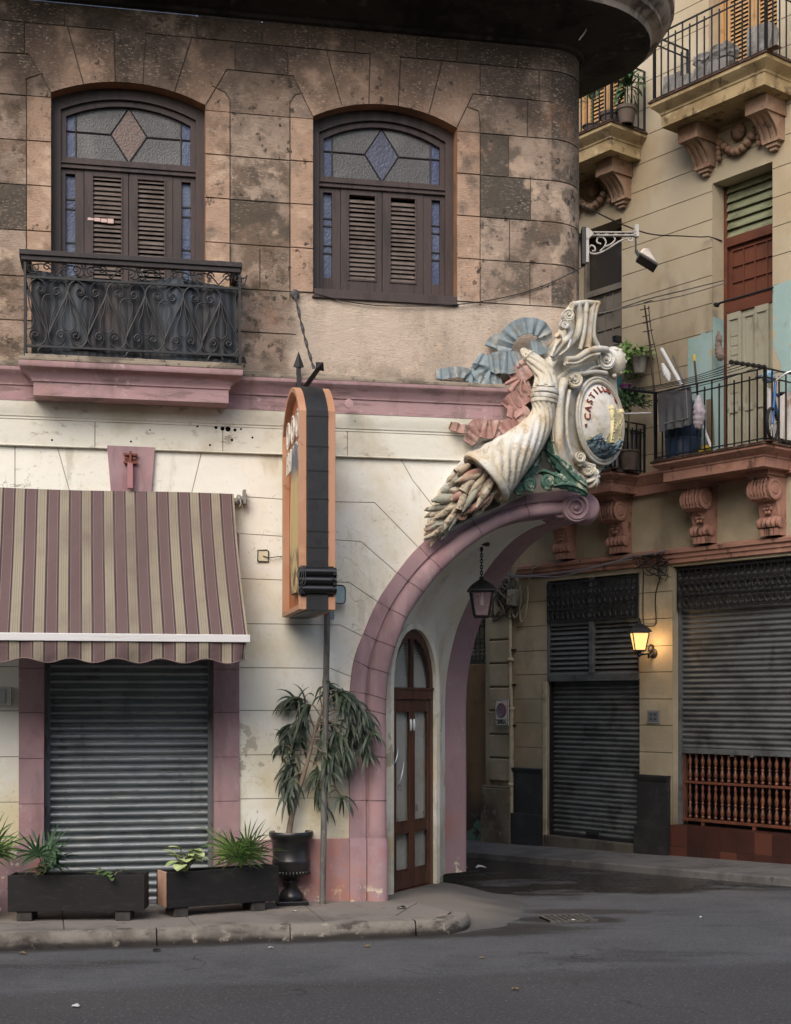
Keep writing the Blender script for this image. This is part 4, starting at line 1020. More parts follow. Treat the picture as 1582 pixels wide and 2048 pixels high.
# crown of the shield
band([(1050, 500), (1130, 490), (1200, 445), (1270, 425), (1340, 430)], (22, 26), .06)
band([(1040, 530), (1130, 525), (1210, 480), (1290, 460)], (12, 12), .08)
volute(1322, 508, 76, 2.1, 1.5, -1, .02, .12)
m = MB(Cf); u, _, z = Q(1395, 520, .0); m.ell((u, -.02, z), Cf.du * .14, Cf.dn * .16, Vector((0, 0, .19)), 18, 11); m.build('boss', m_ivory, ct, smooth=60)
for (x, y, r) in ((1425, 440, 20), (1450, 475, 19), (1455, 520, 22), (1450, 560, 18), (1425, 595, 19), (1400, 430, 15), (1385, 620, 17), (1440, 545, 15)):
    m = MB(Cf); u, _, z = Q(x, y, .05); m.ell((u, .07, z), Cf.du * r * MC, Cf.dn * r * MC * 1.2, Vector((0, 0, r * MC)), 12, 8); m.build('bead', m_ivory, ct, smooth=60)
band([(1150, 560), (1165, 600), (1240, 560), (1300, 545)], (8, 8), .02)
# left side roll and lower scrolls
volute(1097, 655, 60, 2.0, .4, -1, .02, .09)
band([(1040, 650), (1005, 760), (1000, 950), (1005, 1130), (1050, 1260), (1110, 1330), (1180, 1365)], (36, 30), .0)
band([(960, 760), (965, 860), (955, 1000), (960, 1090)], (8, 8), -.05, name='edge_strip')
band([(1080, 640), (1120, 610), (1180, 600), (1260, 590), (1340, 600)], (16, 18), .04)
band([(1075, 720), (1055, 880), (1060, 1060), (1090, 1180)], (14, 12), .05)
volute(1130, 1212, 40, 1.8, 2.2, 1, .06, .06); volute(1185, 1302, 44, 1.9, 2.2, 1, .06, .08)
band([(1150, 1240), (1200, 1260), (1250, 1270)], (26, 20), .06)
m = MB(Cf); u, _, z = Q(1232, 1350, .05)
for k in range(7):
    a = R_(-150 + 40 * k); m.ell((u + .05 * math.cos(a), .06, z + .06 * math.sin(a)), (Cf.du * math.cos(a) + Vector((0, 0, math.sin(a)))) * .075, Cf.dn * .07, (Cf.du * -math.sin(a) + Vector((0, 0, math.cos(a)))) * .03, 10, 7)
m.build('shell', m_ivory, ct, smooth=60)
# oval medallion
ou, _, oz = Q(1285, 945, .02)
oa = (Q(1430, 945, .02)[0] - Q(1140, 945, .02)[0]) / 2; ob = (Q(1285, 680, .02)[2] - Q(1285, 1212, .02)[2]) / 2
dome = .20
def dm(rx, rz, extra=0.):               # a spot on the domed face, rx rz in -1..1
    q = min(1., rx * rx + rz * rz); return (ou + oa * rx, .03 + dome * math.sqrt(max(0, 1 - q * .9)) - dome * .3 + extra, oz + ob * rz)
m = MB(Cf); rows = []
for i in range(13):
    rr = i / 12; rows.append([dm(rr * math.cos(2 * math.pi * k / 48), rr * math.sin(2 * math.pi * k / 48)) for k in range(48)])
m.grid(rows, close=True); med = m.build('medallion', CM('pale_medallion', (214, 208, 196), [((206, 190, 164), [('noise', 3, .45, .65)], .8), ((222, 222, 218), [('noise', 1.8, .55, .7)], .6)], .7), ct, smooth=60)
m = MB(Cf)
for k_, r_ in ((1.06, .024), (1.15, .018)):
    m.tube([(ou + oa * k_ * math.cos(2 * math.pi * k / 64), .045, oz + ob * k_ * math.sin(2 * math.pi * k / 64)) for k in range(65)], r_, 10)
m.build('medallion_frame', m_ivory, ct, smooth=60)
def text_mesh(ch, size, extr=.004):
    cu = bpy.data.curves.new('lettering', 'FONT'); cu.body = ch; cu.size = size; cu.extrude = extr; cu.align_x = 'CENTER'; cu.align_y = 'CENTER'; cu.offset = size * .006
    to = bpy.data.objects.new('lettering', cu); COL.objects.link(to); dg = bpy.context.evaluated_depsgraph_get(); dg.update()
    me = bpy.data.meshes.new_from_object(to.evaluated_get(dg)); bpy.data.objects.remove(to); bpy.data.curves.remove(cu)
    return [v.co.copy() for v in me.vertices], [tuple(p.vertices) for p in me.polygons]
def put_text(mb, ch, size, o, ex, ey, en, sx=1., extr=.004):
    vs, fs = text_mesh(ch, size, extr)
    mb.add([o + ex * v.x * sx + ey * v.y + en * v.z for v in vs], fs, raw=True)
m = MB()
word = '"CASTILLO D'
for i, ch in enumerate(word):
    if ch == ' ': continue
    th = R_(196 - 148 * i / (len(word) - 1)); rr = .82
    p0 = Cf.pt(*dm(rr * math.cos(th), rr * math.sin(th), .004)); p1 = Cf.pt(*dm(rr * math.cos(th - .06), rr * math.sin(th - .06), .004)); p2 = Cf.pt(*dm((rr + .1) * math.cos(th), (rr + .1) * math.sin(th), .004))
    ex = (p1 - p0).normalized(); en = ex.cross(p2 - p0).normalized(); ey = en.cross(ex)
    put_text(m, ch, .108, p0, ex, ey, en, 1., .012)
m.build('lettering', m_letter, med)
m = MB(Cf)                              # little castle in relief
def cbox(x0, x1, z0, z1, d0, d1): m.add([dm(x, z, q) for z in (z0, z1) for x, q in ((x0, d0 - .15), (x1, d0 - .15), (x1, d1 - .15), (x0, d1 - .15))], [(0, 3, 2, 1), (4, 5, 6, 7), (0, 1, 5, 4), (1, 2, 6, 5), (2, 3, 7, 6), (3, 0, 4, 7)])
for q in range(8): cbox(.06 + .075 * q, .135 + .075 * q, -.60, -.2, .04, .19); cbox(.06 + .075 * q, .135 + .075 * q, -.2, .22, .04, .19)
for x in (.06, .66): m.lathe(dm(x, .18, .02), [(.012, -.07), (.032, -.02), (.034, .04), (.042, .045), (.042, .07), (.032, .07), (.032, .09), (.006, .09)], 14)
for k in range(5): cbox(.13 + .10 * k, .185 + .10 * k, .22, .29, .12, .19)
for k in range(9): cbox(.06, .66, -.60 + .09 * k, -.586 + .09 * k, .185, .197)
for k in range(20): x = .08 + .54 * random.random(); q = random.randrange(8); cbox(x, x + .016, -.60 + .09 * q, -.51 + .09 * q, .185, .197)
m.lathe(dm(.67, -.19, .0), [(.038, -.17), (.036, .0), (.034, .16)], 14)
m.build('castle', m_castle, med, smooth=35)
m = MB(Cf); rows = []
for i in range(9):
    q = i / 8; r = []
    for k in range(25):
        a = R_(218 + 104 * k / 24); rr = 1.0 - q * .36
        jit = .03 * math.sin(k * 2.3 + i * 1.7) + .02 * math.sin(k * 5.1 + i)
        r.append(dm(rr * math.cos(a), rr * math.sin(a) - .02, .03 + .05 * (1 if (k + i) % 3 else .3) * (0 if i in (0, 8) else 1) + jit * .6))
    rows.append(r)
m.grid(rows); m.build('rocks', m_sea, med)
m = MB(Cf); rows = []
for i in range(5):
    q = i / 4; rows.append([dm((-.72 + 1.2 * k / 14), -.60 - .1 * math.sin(k * 1.3) + .22 * (1 - q) * (.6 + .4 * math.sin(k * .9)) - .05, .012 + .012 * math.sin(i * 2 + k * 1.8)) for k in range(15)])
m.grid(rows); m.build('shore', m_castle, med, smooth=60)
# scroll that ends the pink arch
VQ = lambda x, y, w=0.: L.at(840 + x / 3.595, 580 + y / 3.595, w)
v = volute(1124, 1567, 100, 2.2, 1.3, -1, -.10, .22, m_pink, bld, L, VQ, 'arch_scroll')
m = MB(L); u, _, z = VQ(1190, 1570, -.3)
for k in range(3): m.lathe((u - .02 + .03 * k, -.34 - .1 * k, z), [(.15, 0), (.175, .05), (.165, .12), (.12, .16)], 28, L.dn)
m.build('arch_scroll', m_pink, bld, smooth=50)
m = MB(L); m.prism([(2.2, 4.42), (2.45, 4.42), (2.52, 4.6), (2.44, 4.8), (2.1, 4.86), (1.9, 4.76), (1.95, 4.55)], -.45, .04); m.build('arch_end', m_pink, bld, bevel=.03)
# ---------------------------------------------------------------- ground
NL = -L.dn                               # into the block, away from the main street
def ground_z(p):
    s = (p - L.o).dot(NL); s2 = max(0., s - .1)
    return -.034 * s2 * min(1, s2 / .6) if s < 9 else -.30
asph = [((82, 82, 83), [('noise', .5, .44, .62)], .8), ((56, 56, 58), [('noise', 1.1, .5, .68)], .6), ((120, 116, 112), [('noise', 75, .66, .72)], .8), ((38, 37, 37), [('noise', 50, .60, .68)], .7)]
DRN = ground_pt(1135, 1838, 0)
m_road = MAT('grey_asphalt', (71, 72, 74), asph + [((178, 174, 168), [('noise', 210, .70, .76)], .8), ((25, 23, 22), [('noise', .62, .33, .43, (1, 1.5, 1)), ('pos', (NL.x, NL.y, 0), NL.dot(L.o) + .7, NL.dot(L.o) + 1.3, .9, 1.1)], .9), ((44, 34, 28), [('noise', 1.5, .5, .66), ('pos', (NL.x, NL.y, 0), NL.dot(L.o) + .9, NL.dot(L.o) + 1.6, .9, 1.1)], .6), ((60, 58, 57), [('noise', 5, .5, .7, (1, 3, 1))], .6), ((44, 43, 42), [('noise', .45, .56, .66, (.6, 2.4, 1))], .7), ((54, 52, 52), [('pos', (NL.x, NL.y, 0), NL.dot(L.o) - 3.45, NL.dot(L.o) - 3.75, .16, .8)], .7), ((120, 117, 113), [('noise', 34, .56, .66)], .45), ((40, 39, 39), [('noise', 26, .56, .66)], .45), ((196, 192, 186), [('noise', 50, .67, .72)], .6), ((34, 33, 33), [('ridge', .55, .0035), ('noise', .4, .46, .58)], .8), ((34, 30, 27), [('pos', (NL.x, NL.y, 0), NL.dot(L.o) - 1.86, NL.dot(L.o) - 1.66, .12, 3)] + [('pos', (NL.x, NL.y, 0), NL.dot(L.o) - 1.2, NL.dot(L.o) - 1.5, .1, 3), ('pos', UDIR, U0 + 2.2, U0 + 1.2, .3, 2)], .85), ((36, 31, 28), [('rad', (DRN.x, DRN.y, 0), (1, 2.2, 0), .75, .40, .28, 3.2)], .9), ((38, 33, 30), [('rad', (DRN.x - .75, DRN.y - .45, 0), (.75, 2.6, 0), .65, .35, .22, 3)], .8), ((40, 33, 29), [('rad', (DRN.x + .3, DRN.y + .55, 0), (.6, 2.2, 0), .6, .3, .3, 3.5)], .7)], rough=.9, bump=((45, .7, None, .010), (120, .6, None, .006)), rlayers=[(.12, [('noise', .62, .40, .47, (1, 1.5, 1)), ('pos', (NL.x, NL.y, 0), NL.dot(L.o) + .9, NL.dot(L.o) + 1.5, .9, 1.1)], 1.)])
m_lane_unused = None if True else MAT('wet_lane_asphalt', (60, 59, 58), asph + [((24, 22, 21), [('noise', .62, .42, .56, (1, 1.5, 1))], .92), ((40, 31, 26), [('noise', 1.5, .5, .66)], .6)], rough=.85, bump=((60, .4, None, .006), (6, .3, None, .01)),
             rlayers=[(.18, [('noise', .62, .48, .58, (1, 1.5, 1))], 1.)])
m_walk = MAT('worn_concrete', (116, 110, 104), [((90, 84, 78), [('noise', 1.3, .45, .65)], .8), ((140, 128, 114), [('noise', .9, .52, .68)], .6), ((62, 57, 53), [('noise', 6, .58, .70)], .6), ((70, 64, 60), [('attr', 'blk', -.1, -.5)], .9)], rough=.92, bump=((30, .4, None, .006), (110, .3, None, .003)))
m_kerb = MAT('stone_kerb', (118, 112, 104), [((80, 74, 68), [('noise', 2.4, .45, .64)], .8), ((48, 42, 37), [('noise', 3.2, .54, .66, (1, 1, 2))], .8), ((34, 30, 27), [('pos', Z, .085, .02, .05, 4)], .9), ((158, 148, 136), [('noise', 8, .6, .7)], .6)], rough=.93, bump=((14, .6, None, .018), (60, .5, None, .006)))
g = MB(); xs = [-160, -60, -25, -12] + [-8 + .8 * i for i in range(24)] + [12, 25, 60, 160]; ys = [-80, -20, 0, 6, 9, 11] + [12 + .6 * i for i in range(28)] + [32, 60, 160]
rows = []
for y in ys:
    rows.append([(x, y, (ground_z(Vector((x, y, 0))) - .004) if abs(x) < 12 and y < 40 else (ground_z(Vector((x, y, 0))) - .004)) for x in xs])
g.grid(rows); g.build('road', m_road, kind='structure', smooth=80)
# sidewalk in front of the corner building: paving, kerb, rounded end
KW = 1.60; zk = .14
ue = .96                                 # where the kerb turns
sw = MB(L)
def endcurve(r0, n=10): return [(ue - .52 + r0 * math.sin(math.pi / 2 * i / n), KW - .34 + (r0 - .18) * math.cos(math.pi / 2 * i / n)) for i in range(n + 1)]
plan = [(UL - 3, .02), (UL - 3, KW - .17)] + [(-.4, KW - .17)] + [(.2, KW - .18)] + [(.45, KW - .25), (.62, KW - .42), (.70, KW - .62), (.60, KW - .95), (.42, .06), (.30, .02)]
sl = [[(-5.9 + 1.27 * k + random.uniform(-.1, .1), .0), (-5.75 + 1.27 * k, KW)] for k in range(5)] + [[(UL - 3, KW - .19), (.2, KW - .19)], [(.5, .3), (.1, KW - .5)]]
pn_ = MB(Fr((0, 0), (1, 0), (0, 1)))
class Flat:
    def pt(s, u, w, z): p = L.pt(u, z, 0); p.z = zk + w - .006 * z; return p
pm = MB(Flat()); panel(pm, plan, [], sl, lw=.012, depth=.01)
pm.build('sidewalk', m_walk, kind='structure')
kb = []
u = UL - 3
ends = [(-6.5), (-4.3), (-2.35), (-1.06), (.20)]
kpath = [(UL - 3, KW - .17)]
prev = UL - 3
for e in ends:
    k = MB(L); seg = max(4, int((e - prev) / .12)); rows = []
    for i in range(seg + 1):
        u = prev + .006 + (e - prev - .012) * i / seg
        j1, j2 = random.uniform(-.014, .006), random.uniform(-.014, .010); j1 -= .03 * (random.random() < .10)
        if e > -1.2 and e > -1.0: j1 -= .005
        ch = .02 + (.012 if e == .20 else 0)
        rows.append([(u, KW - .18, -.05), (u, KW - .175, zk + .004), (u, KW - .03 + j1, zk + .006 + j2 * .3), (u, KW + j1, zk - ch), (u, KW + .012 + j2, .07), (u, KW + .02 + j2, -.03)])
    k.grid(rows, capends=False); k.f.append(tuple(range(6))); n0 = len(rows) - 1; k.f.append(tuple(n0 * 6 + q for q in range(5, -1, -1)))
    k.build('kerb', m_kerb, kind='structure', smooth=50); prev = e
k = MB(L); rows = []
cl = catmull([(.206, KW), (.5, KW - .05), (.72, KW - .2), (.86, KW - .44), (.86, KW - .75), (.74, KW - 1.0)], 5)
for i, p in enumerate(cl):
    q = (cl[min(i + 1, len(cl) - 1)] - cl[max(i - 1, 0)]).normalized(); nn = Vector((-q.y, q.x)) * -1.; nn = Vector((q.y, -q.x)) if False else nn
    if nn.y > 0 or True: nn = Vector((-q.y, q.x)); nn = nn if nn.dot(Vector((.0, KW - .7)) - p) > 0 else nn
    inn = Vector((.2, KW - .75)) - p; inn = inn.normalized()
    fade = 1 - max(0, (i - 16)) / 9 * .75
    rows.append([(p.x + inn.x * .18, p.y + inn.y * .18, -.05), (p.x + inn.x * .18, p.y + inn.y * .18, zk * fade + .004), (p.x + inn.x * .03, p.y + inn.y * .03, zk * fade + .005), (p.x, p.y, (zk - .02) * fade), (p.x - inn.x * .012, p.y - inn.y * .012, .06 * fade), (p.x - inn.x * .02, p.y - inn.y * .02, -.03)])
k.grid(rows); k.build('kerb', m_kerb, kind='structure', smooth=50)
# asphalt ramp from the doorstep down to the lane
plat = [(.20, .1), (.25, -.5), (.98, -1.45), (1.12, -1.25), (.80, -.1), (.66, .45), (.3, .5)]
def pdist(p, poly):
    if inside((p.x, p.y), poly): return 0
    b = 9
    for a_, c_ in zip(poly, poly[1:] + poly[:1]):
        a_, c_ = Vector(a_), Vector(c_); t = max(0, min(1, (p - a_).dot(c_ - a_) / (c_ - a_).length_squared)); b = min(b, (p - a_.lerp(c_, t)).length)
    return b
rp = MB(L); rows = []
for i in range(48):
    r = []
    for j in range(66):
        p = Vector((-.05 + .065 * i, -3.2 + .085 * j)); d_ = pdist(p, plat)
        jag = .12 * math.sin(p.x * 5 + p.y * 3) + .07 * math.sin(p.y * 11 - p.x * 4)
        e = max(0, 1 - d_ / (1.05 + jag)); e = e * e * (3 - 2 * e); gz = ground_z(L.pt(p.x, p.y, 0)); r.append((p.x, p.y, gz - .012 + (.128 - gz + .012) * e))
    rows.append(r)
rp.grid(rows); rp.build('ramp', MAT('ramp_asphalt', (74, 73, 72), [((58, 57, 56), [('noise', 1.2, .5, .66)], .7), ((112, 106, 98), [('rad', tuple(L.pt(.55, .2, 0)), (.8, .8, 0), 1.1, .35, .3, 2)], .85), ((60, 57, 55), [('noise', 40, .6, .7)], .6)], rough=.92, bump=((60, .4, None, .005),)), kind='structure', smooth=80)
# sidewalk of the house across the lane
m = MB(Rr)
rows = []
for i in range(30):
    u = -5 + .52 * i; p = Rr.pt(u, .6, 0); z = ground_z(p) + .115
    jit = random.uniform(-.015, .015)
    rows.append([(u, -.1, z + .03), (u, .6, z + .015), (u, 1.27 + jit, z), (u, 1.30 + jit, z - .02), (u, 1.31 + jit, z - .16)])
m.grid(rows); m.build('sidewalk', MAT('lane_concrete', (92, 90, 88), [((66, 64, 63), [('noise', 1.6, .45, .64)], .8), ((112, 108, 104), [('noise', 4, .56, .7)], .6), ((40, 38, 37), [('noise', 9, .6, .7)], .6)], rough=.9, bump=((24, .4, None, .008),)), kind='structure', smooth=30)
# ---------------------------------------------------------------- house across the lane
m_och = MAT('ochre_limewash', (176, 163, 139), [((162, 145, 118), [('noise', .6, .42, .64)], .8), ((188, 176, 154), [('noise', .9, .52, .7)], .6), ((118, 107, 88), [('noise', 1.2, .55, .72, (1, 1, .4))], .6),
    ((128, 124, 104), [('pos', Z, 5.55, 5.2, .2, 1.4), ('noise', 1.4, .3, .6)], .5), ((86, 70, 54), [('pos', Z, 1.6, .2, .5, 1.4), ('noise', 1.6, .3, .55)], .85), ((70, 62, 52), [('attr', 'blk', -.1, -.5)], .8), ((92, 84, 70), [('noise', 16, .66, .73), ('noise', 1.3, .5, .62)], .5)], rough=.92, bump=((10, .25, None, .01), (80, .25, None, .004)))
m_salm = MAT('salmon_moulding', (160, 120, 104), [((138, 101, 86), [('noise', 1.6, .45, .64)], .8), ((196, 146, 124), [('noise', 5, .56, .7)], .5), ((66, 52, 44), [('noise', 4, .56, .68, (1, 1, .6))], .8)], rough=.9, bump=((20, .35, None, .008),))
m_ochm = MAT('ochre_moulding', (164, 144, 108), [((126, 106, 74), [('noise', 2, .45, .64)], .8), ((206, 190, 158), [('noise', 6, .56, .7)], .5), ((60, 46, 36), [('noise', 3.5, .54, .66, (1, 1, .7))], .8)], rough=.92, bump=((16, .45, None, .012),))
m_rose = MAT('rosy_bracket', (148, 122, 102), [((126, 94, 74), [('noise', 3, .45, .64)], .8), ((78, 62, 52), [('noise', 7, .56, .68)], .7)], rough=.92, bump=((24, .35, None, .008),))
m_rust = MAT('rusty_slab_edge', (78, 58, 48), [((48, 38, 33), [('noise', 5, .45, .62)], .8), ((122, 98, 82), [('noise', 9, .57, .68)], .7)], rough=.95, bump=((18, .7, None, .02),))
m_shut = MAT('dark_steel_shutter', (96, 99, 100), [((70, 72, 73), [('noise', 1.6, .45, .64, (1, 1, 2))], .8), ((112, 104, 94), [('noise', 6, .58, .72)], .5), ((48, 46, 44), [('noise', 3, .55, .7, (1, 1, .5))], .6)], rough=.6, metal=.25, bump=((40, .2, None, .003),))
m_plb = MAT('black_terrazzo', (38, 37, 37), [((58, 57, 56), [('noise', 3, .5, .66)], .6), ((26, 25, 25), [('noise', 26, .5, .64)], .6)], rough=.5, bump=((40, .15, None, .003),), spec=.4)
m_grn = MAT('faded_green_slat', (128, 132, 104), [((92, 92, 70), [('noise', 2.2, .42, .62, (1, 1, 2))], .8), ((160, 160, 132), [('noise', 6, .57, .7)], .5)], rough=.8, bump=((40, .25, None, .003),))
m_mah = MAT('oxblood_timber', (98, 56, 40), [((74, 42, 31), [('noise', 2, .45, .64)], .8), ((120, 78, 60), [('noise', 9, .58, .7)], .5)], rough=.7, bump=((30, .25, (3, 3, .5), .003),))
m_gry = MAT('grey_timber', (112, 106, 98), [((84, 79, 73), [('noise', 2, .45, .64)], .8)], rough=.8, bump=((30, .25, (3, 3, .5), .003),))
m_dr = MAT('putty_painted_door', (158, 154, 136), [((138, 130, 108), [('noise', 1.2, .45, .64)], .8), ((108, 100, 84), [('noise', 6, .58, .7, (1, 1, .4))], .5)], rough=.75, bump=((30, .15, (3, 3, .4), .003),))
m_aqua = MAT('aqua_paint', (146, 170, 166), [((160, 184, 180), [('noise', 1.2, .46, .64)], .7), ((186, 160, 122), [('noise', 2.4, .64, .66)], .9), ((120, 140, 132), [('noise', 6, .58, .7)], .4)], rough=.88, bump=((40, .2, None, .004),))
m_ylw = MAT('yellow_ochre_door', (166, 130, 88), [((142, 110, 72), [('noise', 2, .45, .64)], .7), ((120, 92, 60), [('noise', 8, .58, .7)], .5)], rough=.7, bump=((40, .2, None, .003),))
m_tile = MAT('red_glazed_tile', (62, 36, 30), [((50, 30, 26), [('noise', 1.5, .44, .64)], .8), ((104, 62, 48), [('attr', 'blk', .4, 1)], .5), ((50, 40, 36), [('attr', 'blk', -.1, -.5)], .9)], rough=.45, bump=((30, .15, None, .003),))
m_turn = MAT('turned_timber', (98, 60, 42), [((66, 40, 29), [('noise', 5, .45, .64)], .8), ((156, 98, 66), [('noise', 12, .56, .7)], .5)], rough=.4, bump=(), spec=.5)
hou = thing('apartment_house', 'ochre apartment house with salmon balconies and dark roller shutters across the lane', 'house', Rr.pt(2, 0, -.2))
H_ = Rr.hit
RW = []
r_lines = []
def rz(z, spans):
    for a, b in spans: r_lines.append([(a, z), (b, z)])
wl = (.67, 1.755); wr = (3.569, 4.644); go1 = (.072, 2.13); go2u = 2.80
up = [6.15 + .4135 * k for k in range(20)]
for z in up:
    if z < 9.95: rz(z, [(-8, wl[0]), (wl[1], wr[0]), (wr[1], 9)])
    elif z < 11.0: rz(z, [(-8, 9)])
    else: rz(z, [(-8, .62), (1.8, 3.5), (4.72, 9)])
ud0, ud1, ud2, ud3 = .62, 1.80, 3.50, 4.72
for z in (4.015, 3.603, 3.185, 2.785, 2.37, 1.965, 1.55): rz(z, [(-.72, go1[0]), (go1[1], go2u)])
wm = MB(Rr)
panel(wm, [(-8, -.6), (9, -.6), (9, 16), (-8, 16)],
      [[(wl[0], 5.84), (wl[1], 5.84), (wl[1], 9.97), (wl[0], 9.97)], [(wr[0], 5.84), (wr[1], 5.84), (wr[1], 9.98), (wr[0], 9.98)],
       [(go1[0], -.2), (go1[1], -.2), (go1[1], 4.34), (go1[0], 4.34)], [(go2u, -.3), (8.2, -.3), (8.2, 4.38), (go2u, 4.38)],
       [(ud0, 11.1), (ud1, 11.1), (ud1, 14.5), (ud0, 14.5)], [(ud2, 11.1), (ud3, 11.1), (ud3, 14.5), (ud2, 14.5)], [(-3.6, -.6), (-1.50, -.6), (-1.50, 4.2), (-3.6, 4.2)]], r_lines, lw=.012, depth=.01)
for u0, u1, z0, z1 in ((wl[0], wl[1], 5.84, 9.97), (wr[0], wr[1], 5.84, 9.98), (go1[0], go1[1], -.2, 4.34), (go2u, 8.2, -.3, 4.38), (ud0, ud1, 11.1, 14.5), (ud2, ud3, 11.1, 14.5), (-3.6, -1.5, -.6, 4.2)):
    wm.grid([[(u0, 0, z0), (u0, 0, z1), (u1, 0, z1), (u1, 0, z0), (u0, 0, z0)], [(u0, -.36, z0), (u0, -.36, z1), (u1, -.36, z1), (u1, -.36, z0), (u0, -.36, z0)]])
wm.add([(-8, -.37, -.6), (9, -.37, -.6), (9, -.37, 16), (-8, -.37, 16)], [(0, 1, 2, 3)]); padfa(wm)
wm.build('wall', m_och, hou)
# aqua paint patches, on the wall and in the window reveal
aq = MB(Rr)
def patch(pts, w0=.004): aq.add([(u, w0, z) for u, z in pts], [tuple(range(len(pts)))])
def rh(pts, w0=0): return Rr.hits(pts, w0)
patch(rh([(1376, 895), (1424, 888), (1424, 662), (1414, 666), (1404, 664), (1400, 672), (1376, 678)])); patch(rh([(1546, 572), (1600, 553), (1600, 880), (1560, 880), (1562, 730), (1546, 690)]))
aq.build('aqua_patch', m_aqua, hou)
aq = MB(Rr); aq.add([(wr[0] + .003, 0, 5.86), (wr[0] + .003, -.35, 5.86), (wr[0] + .003, -.35, 8.0), (wr[0] + .003, 0, 8.02)], [(0, 1, 2, 3)]); aq.build('aqua_reveal', m_aqua, hou)

def hslats(mb, u0, u1, w0, z0, z1, p, d=.03, thick=.008, jit=0):
    z = z0 + p * .3
    while z < z1 - p * .3:
        j = random.uniform(-jit, jit)
        mb.add([(u0, w0 + d, z - p * .42 + j), (u1, w0 + d, z - p * .42 - j), (u1, w0, z + p * .42), (u0, w0, z + p * .42), (u0, w0 + d, z - p * .42 + thick + j), (u1, w0 + d, z - p * .42 + thick - j), (u1, w0, z + p * .42 + thick), (u0, w0, z + p * .42 + thick)],
               [(0, 3, 2, 1), (4, 5, 6, 7), (0, 1, 5, 4), (1, 2, 6, 5), (2, 3, 7, 6), (3, 0, 4, 7)]); z += p
def corr(mb, u0, u1, w0, z0, z1, p):    # interlocking roller-shutter laths
    z = z0; j1 = j2 = 0
    while z < z1:
        pr_ = [(-.018, 0), (-.002, .12), (.006, .3), (.004, .5), (-.006, .62), (-.02, .66), (-.027, .76), (-.024, .88), (-.019, 1.)]
        mb.grid([[(u0, w0 + a, z + b * p), ((u0 + u1) / 2, w0 + a + j1, z + b * p), (u1, w0 + a + j2, z + b * p)] for a, b in pr_]); z += p; j1, j2 = random.uniform(-.007, .005), random.uniform(-.004, .004)
def panes(mb, u0, u1, w0, z0, z1, nu, nz, bar=.02, d=.02):
    for i in range(nu + 1): x = u0 + (u1 - u0) * i / nu; mb.box(x - bar / 2, x + bar / 2, w0, w0 + d, z0, z1)
    for j in range(nz + 1): z = z0 + (z1 - z0) * j / nz; mb.box(u0, u1, w0, w0 + d + .003, z - bar / 2, z + bar / 2)
RD = -.3
zz_ = lambda x, y: H_(x, y, RD)[1]
# right window
a, b = wr
f = MB(Rr)
zl = zz_(1495, 466); zp0 = zz_(1495, 598)
f.box(a, a + .06, RD - .02, RD + .05, 5.86, 9.98); f.box(b - .05, b, RD - .02, RD + .05, zp0 - .15, 9.98); f.box(a + .06, b - .05, RD - .02, RD + .06, zl - .14, zl); f.box(a + .06, b - .05, RD - .02, RD + .05, zp0 - .16, zp0); f.box(a + .06, b - .05, RD - .02, RD, zp0, zl - .14)
fw = f.build('window', m_mah, hou, bevel=.006)
s = MB(Rr); hslats(s, a + .06, b - .05, RD, zl, 9.97, .135, .05, .02, .006); s.build('slat', m_grn, fw)
s = MB(Rr); panes(s, a + .13, b - .1, RD, zp0 + .06, zl - .2, 4, 3); s.build('glazing_bar', m_mah, fw)
dz = zp0 - .16
for k in range(4):
    u0 = a + .06 + (b - a - .06) * k / 4; u1 = a + .06 + (b - a - .06) * (k + 1) / 4
    d_ = MB(Rr); tw = (.05, .02, .06, .03)[k]
    d_.box(u0 + .004, u1 - .004, RD - .03, RD + tw - .02, 5.86, dz)
    for q0, q1 in ((5.86, 6.0), (6.6, 6.68), (dz - .1, dz)): d_.box(u0 + .004, u1 - .004, RD + tw - .02, RD + tw, q0, q1)
    d_.box(u0 + .004, u0 + .05, RD + tw - .02, RD + tw, 6.0, dz - .1); d_.box(u1 - .05, u1 - .004, RD + tw - .02, RD + tw, 6.0, dz - .1)
    if k == 0:
        for q in range(8): d_.box(u0 + .06, u1 - .06, RD + tw - .02, RD + tw - .012, 6.75 + .14 * q, 6.86 + .14 * q)
    d_.build('door_leaf', m_dr, fw, bevel=.005)
# left window
a, b = wl
f = MB(Rr); z1_, z2_ = zz_(1205, 578), zz_(1205, 700)
f.box(b - .1, b, RD - .02, RD + .05, 5.86, 9.97); f.box(a, a + .08, RD - .02, RD + .05, 5.86, 9.97); f.box(a + .08, b - .1, RD - .02, RD + .06, z1_ - .1, z1_); f.box(a + .08, b - .1, RD - .03, RD + .01, z2_, z1_ - .1); f.box(a + .08, b - .1, RD - .02, RD + .04, z2_ - .06, z2_)
fl_ = f.build('window', m_gry, hou, bevel=.006)
s = MB(Rr); panes(s, a + .1, b - .1, RD + .01, z2_ + .03, z1_ - .12, 5, 3, .022, .015); s.build('glazing_bar', m_gry, fl_)
s = MB(Rr); s.box(a + .08, b - .1, RD - .03, RD - .01, z1_, 9.95); s.build('pane', MAT('dusty_pane', (52, 48, 44), [((86, 80, 72), [('noise', 1.2, .46, .64)], .7)], rough=.35, bump=()), fl_)
s = MB(Rr); s.box(a + .08, b - .1, RD - .03, RD + .0, 5.86, z2_ - .06); s.box(a + .3, a + .34, RD, RD + .03, 5.86, z2_ - .06); s.box(a + .08, b - .1, RD, RD + .03, z2_ - .2, z2_ - .06); s.build('door_leaf', MAT('teal_door', (52, 100, 106), rough=.7, bump=()), fl_)
